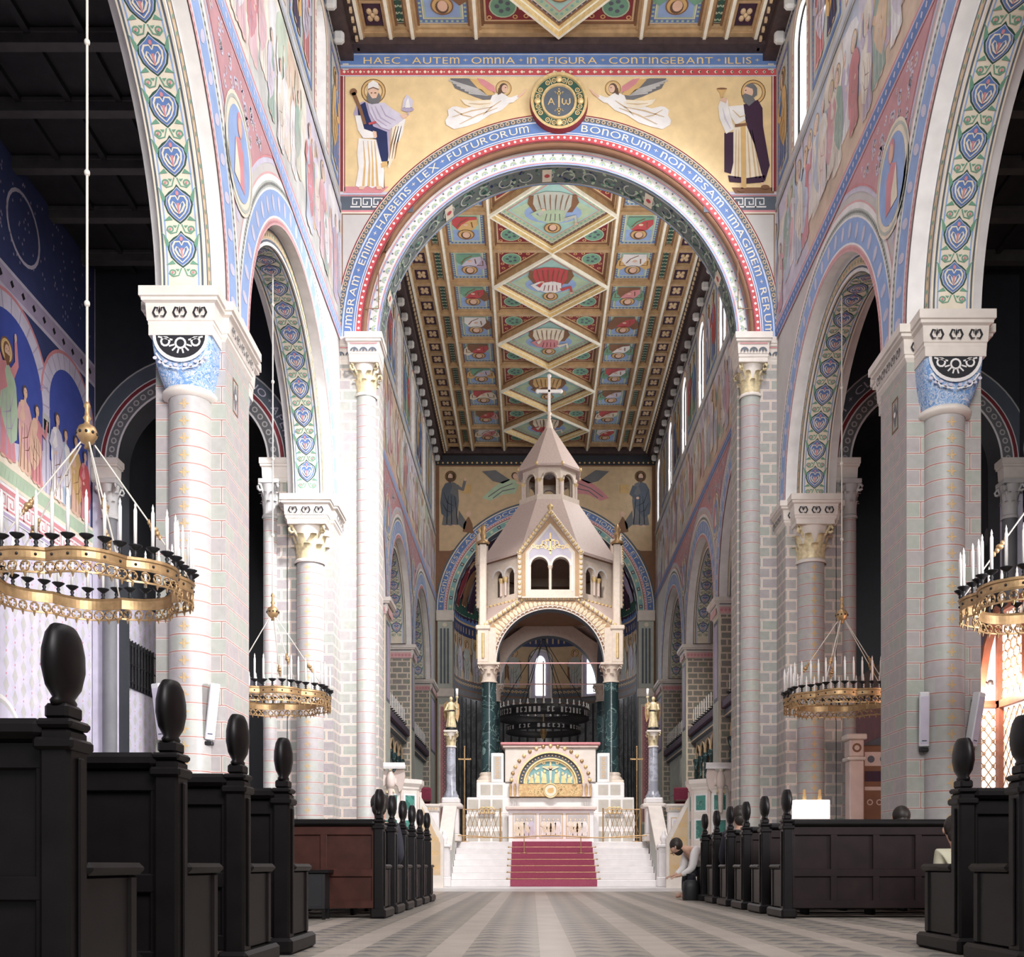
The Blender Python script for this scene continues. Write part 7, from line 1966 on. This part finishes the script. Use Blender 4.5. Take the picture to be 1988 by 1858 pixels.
# ================================================================== loudspeakers, boxes, furniture in the south aisle
SPKW = mat('white_speaker_case', (.72, .72, .75), .35, var=.04)
def speaker(label, x, y, z, tilt, lean, m=None):
    r = thing('loudspeaker', label, 'loudspeaker', (x, y, z), 'column loudspeakers on the piers')
    mb = MB(); mb.bbox(-.062, -.06, -.36, .062, .06, .36, SPKW, .012); mb.bbox(-.05, -.064, -.33, .05, -.06, .30, P['lav'], .001); mb.box(-.03, -.067, -.29, .03, -.064, -.275, P['slate'])
    M = Matrix.Translation((x, y, z)) @ Matrix.Rotation(lean, 4, 'Z') @ Matrix.Rotation(tilt[0], 4, 'Y') @ Matrix.Rotation(tilt[1], 4, 'X')
    mb.v = [tuple(M @ Vector(p)) for p in mb.v]; mb.build('case', r)
    mb = MB(); mb.tube([M @ Vector((0, .05, -.30)), M @ Vector((0, .17, -.33))], .02, BLACK); mb.tube([M @ Vector((0, .05, .25)), M @ Vector((0, .10, .25))], .02, BLACK); mb.bbox(*(M @ Vector((0, 0, -.40)) - Vector((.05, .05, .03))), *(M @ Vector((0, 0, -.40)) + Vector((.05, .05, .02))), BLACK, .01); mb.build('bracket', r)
speaker('slim white loudspeaker on the nearer north pier, left of its half column', -4.76, 13.52, 2.50, (-.05, .12), -.35)
speaker('slim white loudspeaker on the nearer north pier, right of its half column', -4.10, 13.52, 2.50, (.10, .12), .3)
speaker('slim white loudspeaker on the nearer south pier, left of its half column', 5.22, 14.08, 2.48, (.0, .10), -.25)
speaker('slim white loudspeaker on the nearer south pier, right of its half column', 5.90, 14.08, 2.48, (.10, .12), .45)

LITB = mat('lit_white_panel', (1, .97, .95), .5, var=.01, emit=1.6)
r = thing('light_box', 'glowing white box on a stand in front of the farther south pier', 'light box', (5.06, 19.2, 0))
mb = MB(); mb.bbox(4.74, 19.1, 1.38, 5.38, 19.3, 1.72, LITB, .01); mb.build('lit_panel', r, 'glowing white panel')
mb = MB(); mb.bbox(4.72, 19.08, 1.32, 5.40, 19.32, 1.38, STONE, .01)
for x in (4.8, 5.32): mb.tube([(x, 19.2, 0), (x, 19.2, 1.32)], .025, BLACK, 8)
mb.build('stand', r)
mb = MB()
for x in (4.94, 5.22): mb.lathe([(.05, 0), (.03, .03), (.04, .06), (.028, .08), (.028, .18), (0, .2)], (x, 19.2, 1.721), P['ochre'], 10)
mb.build('finials', r, 'two small ochre finials')

r = thing('side_altar', 'carved pale post and dark frieze cabinet in the south aisle beyond the piers', 'side altar', (6.6, 20.4, 0))
mb = MB(); mb.bbox(6.08, 20.25, 0, 6.36, 20.55, 2.55, STONEP, .02); mb.bbox(6.04, 20.22, 2.55, 6.40, 20.63, 2.62, STONE, .02); mb.bbox(6.08, 20.25, 2.62, 6.36, 20.6, 2.95, STONEP, .02); mb.bbox(6.03, 20.21, 2.95, 6.41, 20.64, 3.06, STONE, .02)
c = CV(mb, sY(20.25)); c.ring(6.22, 2.79, .05, .09, 'brown', 1, 12); mb.build('post', r, 'pale pink stone post')
mb = MB(); mb.bbox(6.36, 20.35, 0, 7.3, 20.7, 2.85, P['brown'], .02); c = CV(mb, sY(20.35)); c.rect(6.4, 2.45, 7.3, 2.72, STONEP, 1)
for i in range(4): c.ell(6.52 + i * .24, 2.58, .07, .07, 'slate', 2, 12)
c.rect(6.4, 2.15, 7.3, 2.35, 'plum', 1); c.rect(6.4, 1.98, 7.3, 2.05, STONEP, 1)
for i in range(5): c.ring(6.5 + i * .18, 1.75, .04, .06, STONEP, 1, 8)
mb.build('cabinet', r, 'dark cabinet with a roundel frieze'); mb = MB(); mb.extr([(6.36, 2.85), (7.3, 2.85), (7.3, 3.5), (6.9, 3.1)], sY(20.5), -.2, 0, P['slate']); mb.build('gable', r)

# glazed wooden porch in the south aisle
WP = mat('red_oak_porch', (.26, .10, .06), .45, var=.2, scale=8)
def lattice_mat():
    m, nt, b = nodes('leaded_lit_glass')
    b.inputs['Base Color'].default_value = (.9, .88, .85, 1); b.inputs['Emission Color'].default_value = (1, .93, .88, 1); b.inputs['Emission Strength'].default_value = .75
    return m
LG = lattice_mat()
r = thing('glazed_porch', 'red oak porch with lit leaded lattice panes in the south aisle', 'porch', (7.6, 17.1, 0))
mb = MB()
fF = sY(17.2); fS = lambda a, b, d: (7.6 - d, a, b)
def frame3(mb, f, a0, b0, a1, b1, w, th):
    for p in ([(a0, b0), (a1, b0), (a1, b0 + w), (a0, b0 + w)], [(a0, b1 - w), (a1, b1 - w), (a1, b1), (a0, b1)], [(a0, b0), (a0 + w, b0), (a0 + w, b1), (a0, b1)], [(a1 - w, b0), (a1, b0), (a1, b1), (a1 - w, b1)]): mb.extr(p, f, 0, th, WP)
frame3(mb, fF, 7.22, 0, 7.60, 3.15, .06, .08); frame3(mb, fS, 15.75, 0, 17.15, 3.20, .12, .08); frame3(mb, fS, 14.2, 0, 15.75, 3.2, .12, .08)
mb.extr([(7.22, .06), (7.6, .06), (7.6, 1.0), (7.22, 1.0)], fF, 0, .05, WP); mb.extr([(14.2, .06), (17.15, .06), (17.15, 1.0), (14.2, 1.0)], fS, 0, .05, WP)
mb.box(7.2, 17.2, 3.15, 9.05, 17.3, 3.22, WP)
mb.extr([(7.18, 3.2), (7.30, 3.2), (7.42, 4.0), (7.60, 4.65), (7.52, 4.75), (7.32, 4.1)], fF, 0, .10, WP)
mb.extr([(14.2, 4.6), (17.2, 4.6), (17.2, 4.72), (14.2, 4.72)], fS, 0, .1, WP)
for y in (15.2, 16.2, 17.12): mb.extr([(y - .04, 3.2), (y + .04, 3.2), (y + .04, 4.7), (y - .04, 4.7)], fS, 0, .08, WP)
mb.build('frame', r, 'red oak framing')
mb = MB(); mb.face([fF(a, b, -.02) for a, b in ((7.25, 1), (7.58, 1), (7.58, 3.1), (7.25, 3.1))], LG); mb.face([fS(a, b, -.02) for a, b in ((14.2, 1), (17.1, 1), (17.1, 3.15), (14.2, 3.15))], LG)
mb.face([fF(a, b, -.02) for a, b in ((7.28, 3.2), (7.6, 3.2), (7.6, 4.6), (7.42, 4.0))], LG); mb.face([fS(a, b, -.02) for a, b in ((14.2, 3.2), (17.2, 3.2), (17.2, 4.65), (14.2, 4.65))], LG)
mb.build('lit_panes', r, 'bright leaded panes')
mb = MB()
for f, a0, a1, s in ((fF, 7.27, 7.57, .15), (fS, 15.88, 17.03, .19)):
    mb = MB()
    na = max(1, round((a1 - a0) / s)); sa = (a1 - a0) / na; nb = int(2.0 / sa / 1.3); sb = 2.0 / nb
    for i in range(na):
        for j in range(nb):
            x, z = a0 + i * sa, 1.05 + j * sb
            mb.tube([f(x, z, .01), f(x + sa, z + sb, .01)], .008, BRASS, 4); mb.tube([f(x + sa, z, .01), f(x, z + sb, .01)], .008, BRASS, 4)
            mb.tube([f(x + sa / 2 + .025 * cos(t), z + sb / 2 + .025 * sin(t), .01) for t in [2 * pi * q / 8 for q in range(8)]], .007, BRASS, 4, True)
    mb.build('lattice', r, 'metal lattice leading')
mb = MB()
for j in range(9):
    for i in range(9):
        y = 15.3 + i * .21 + (.105 if j % 2 else 0); z = 3.3 + j * .15
        if y < 17.05: mb.tube([fS(y + .12 * cos(t), z + .10 * sin(t), .01) for t in [2 * pi * q / 6 for q in range(6)]], .008, BRASS, 4, True)
mb.build('honeycomb_leading', r, 'honeycomb leading of the upper panes')
r = thing('porch_lamp', 'glaring bare lamp hanging in front of the lit oak porch', 'lamp', (7.35, 16.95, 3.36))
mb = MB(); mb.ball((7.35, 16.95, 3.36), .07, .07, .08, mat('glaring_bulb', (1, .92, .84), .5, var=0, emit=25)); mb.build('bulb', r)
mb = MB(); mb.tube([(7.35, 16.95, 3.44), (7.35, 17.1, 3.5), (7.4, 17.19, 3.5)], .015, BLACK); mb.lathe([(0, .16), (.04, .14), (.05, .06), (.04, .06), (0, .1)], (7.35, 16.95, 3.36), BLACK, 12); mb.build('bracket', r)
l = bpy.data.lights.new('porch_lamp_glow', 'POINT'); l.energy = 60; l.color = (1, .62, .48); l.shadow_soft_size = .1
lo = bpy.data.objects.new('porch_lamp_glow', l); COL.objects.link(lo); lo.location = (7.2, 16.8, 3.36)

# ================================================================== people
def skinned(name, J, E, mat_, parent, sub=2):
    me = bpy.data.meshes.new(name); ks = list(J)
    me.from_pydata([J[k][:3] for k in ks], [(ks.index(a), ks.index(b)) for a, b in E], [])
    me.materials.append(mat_)
    o = bpy.data.objects.new(name, me); COL.objects.link(o)
    o.modifiers.new('skin', 'SKIN')
    sv = me.skin_vertices[0].data
    for i, k in enumerate(ks): sv[i].radius = (J[k][3], J[k][3] * (J[k][4] if len(J[k]) > 4 else 1)); sv[i].use_root = (i == 0)
    s = o.modifiers.new('smooth', 'SUBSURF'); s.levels = sub; s.render_levels = sub
    for p in me.polygons: p.use_smooth = True
    o.modifiers['skin'].use_smooth_shade = True
    o.parent = parent; o.matrix_parent_inverse = Matrix.Translation(-parent.location)
    return o
SKM = mat('skin_tone', (.55, .33, .24), .5, var=.06); HAIRM = mat('dark_hair', (.02, .015, .012), .5, var=.2)
def person(label, x, y, z0, yaw, pose, shirt, trousers, hair=None):
    """seated (or crouching) person; local frame: +y faces forward, seat height z0"""
    r = thing('person', label, 'person', (x, y, 0))
    ca, sa = cos(yaw), sin(yaw)
    T = lambda p: (x + p[0] * ca - p[1] * sa, y + p[0] * sa + p[1] * ca, p[2])
    fold = pose.get('lean', .1)
    hip = Vector((0, 0, z0 + .10)); ch = hip + Vector((0, .46 * sin(fold), .46 * cos(fold))); nk = ch + Vector((0, .12 * sin(fold), .12 * cos(fold))); hl = pose.get('head', fold)
    hd = nk + Vector((0, .17 * sin(hl), .17 * cos(hl)))
    def j(v, *rad): return (*T(v), *rad)
    kz = pose.get('knee', z0 + .06)
    ft = pose.get('foot', .05)
    J = dict(hip=j(hip, .13, .95), waist=j(hip.lerp(ch, .5), .12), ch=j(ch, .13, .85), nk=j(nk, .052), hd=j(hd, .095, 1.0), top=j(hd + Vector((0, .07 * sin(hl), .07 * cos(hl))), .08))
    E = [('hip', 'waist'), ('waist', 'ch'), ('ch', 'nk'), ('nk', 'hd'), ('hd', 'top')]
    for s, n in ((-1, 'l'), (1, 'r')):
        sh = ch + Vector((s * .18, 0, .05)); hand = Vector(pose.get('hand', (s * .12, .42, z0 + .16))); hand.x = s * abs(hand.x); el = (sh + hand) / 2 + Vector((s * .06, -.05, -.10))
        J['sh' + n] = j(sh, .06); J['el' + n] = j(el, .043); J['wr' + n] = j(hand, .03); J['ha' + n] = j(hand + Vector((0, .06, -.01)), .036, .6)
        E += [('ch', 'sh' + n), ('sh' + n, 'el' + n), ('el' + n, 'wr' + n), ('wr' + n, 'ha' + n)]
        kn = Vector((s * .13, .42, kz)); an = Vector((s * .13, pose.get('ankle', .44), .09))
        J['hp' + n] = j(Vector((s * .09, .02, z0 + .06)), .085); J['kn' + n] = j(kn, .06); J['an' + n] = j(an, .042); J['to' + n] = j(an + Vector((0, .16, -.045)), .04, .8)
        E += [('hip', 'hp' + n), ('hp' + n, 'kn' + n), ('kn' + n, 'an' + n), ('an' + n, 'to' + n)]
        for q in range(4):
            b = hand + Vector((s * (-.03 + q * .02), .08, -.012)); J['f%d' % q + n] = j(b + Vector((0, .05, -.02)), .009); J['g%d' % q + n] = j(b + Vector((0, .075 + .008 * (q in (1, 2)), -.05)), .008)
            E += [('ha' + n, 'f%d' % q + n), ('f%d' % q + n, 'g%d' % q + n)]
        J['t' + n] = j(hand + Vector((-s * .05, .05, 0)), .010); E.append(('wr' + n, 't' + n))
    skinned('body', J, E, SKM, r)
    g = lambda k, a: (*J[k][:3], J[k][3] + a, *(J[k][4:]))
    JS = {k: g(k, .022) for k in ('waist', 'hip', 'ch', 'shl', 'shr', 'ell', 'elr')}
    JS['wrl'] = g('wrl', .012); JS['wrr'] = g('wrr', .012)
    skinned('shirt', JS, [('waist', 'hip'), ('waist', 'ch'), ('ch', 'shl'), ('ch', 'shr'), ('shl', 'ell'), ('shr', 'elr'), ('ell', 'wrl'), ('elr', 'wrr')], shirt, r)
    JT = {k: g(k, .02) for k in ('hip', 'hpl', 'hpr', 'knl', 'knr', 'anl', 'anr')}
    skinned('trousers', JT, [('hip', 'hpl'), ('hip', 'hpr'), ('hpl', 'knl'), ('hpr', 'knr'), ('knl', 'anl'), ('knr', 'anr')], trousers, r)
    mb = MB(); c = T(hd + Vector((0, -.025, .05))); mb.ball(c, .105, .105, .115, hair or HAIRM, 16, 10); mb.ball(T(hd + Vector((0, -.06, -.02))), .085, .07, .10, hair or HAIRM, 14, 8); mb.build('hair', r, 'dark hair')
    mb = MB(); fwd = Vector((0, cos(hl), -sin(hl))); up = Vector((0, sin(hl), cos(hl)))
    ctr = hd + up * .02
    for s in (-1, 1):
        mb.ball(T(ctr + fwd * .088 + Vector((s * .034, 0, 0)) + up * .02), .011, .011, .009, P['black'], 8, 6); mb.ball(T(ctr + Vector((s * .094, 0, 0))), .014, .02, .03, SKM, 8, 6)
    mb.ball(T(ctr + fwd * .10 - up * .012), .014, .018, .022, SKM, 8, 6); mb.ball(T(ctr + fwd * .09 - up * .05), .026, .01, .008, P['rose'], 8, 6)
    mb.build('face', r)
    return r
WSH = mat('white_shirt', (.74, .71, .70), .8, var=.05); DTR = mat('dark_trousers', (.02, .02, .03), .8, var=.1); COAT = mat('pale_olive_coat', (.50, .48, .36), .8, var=.08); DKC = mat('dark_jacket', (.025, .025, .035), .8, var=.1)
person('person in a white shirt bent forward at the aisle end of the frontmost south pew', 2.86, 16.6, .38, pi / 2 + .2, {'lean': 1.0, 'head': 1.5, 'hand': (.12, .60, .38)}, WSH, DTR)
person('dark-haired person sitting in the second far north pew', -1.75, 12.02, .36, 0, {'lean': .1}, DKC, DTR)
person('dark-haired person sitting by the aisle in the fourth far south pew', 2.80, 14.2, .34, 0, {'lean': .12}, DKC, DTR)
person('dark-haired person bowed forward near the wall end of the second far south pew', 4.36, 12.12, .34, 0, {'lean': .5, 'head': .7}, DKC, DTR)
person('person in a pale coat kneeling in the cross gangway beside the near south pew', 3.86, 9.3, .08, 0, {'lean': .5, 'knee': .14, 'ankle': .0, 'hand': (.06, .34, .45)}, COAT, DTR)
mb = MB()
rows = []
for z, k_ in ((0, .92), (.03, 1), (.2, 1.0), (.28, .9), (.31, .6)): rows.append([(2.42 + .13 * k_ * cos(t) * (abs(cos(t)) ** -.4 if abs(cos(t)) > .3 else 1), 16.15 + .10 * k_ * sin(t), z) for t in [2 * pi * i / 20 for i in range(20)]])
mb.grid(rows, BLACK, True, cu=True); mb.face(rows[0], BLACK); mb.face(rows[-1], BLACK)
r = thing('bag', 'black bag standing on the floor beside the bent person', 'bag', (2.42, 16.15, 0)); o = mb.build('bag_body', r)
mb = MB(); mb.tube([(2.34, 16.15, .29), (2.36, 16.15, .40), (2.48, 16.15, .40), (2.50, 16.15, .29)], .012, BLACK, 6); mb.build('handle', r)
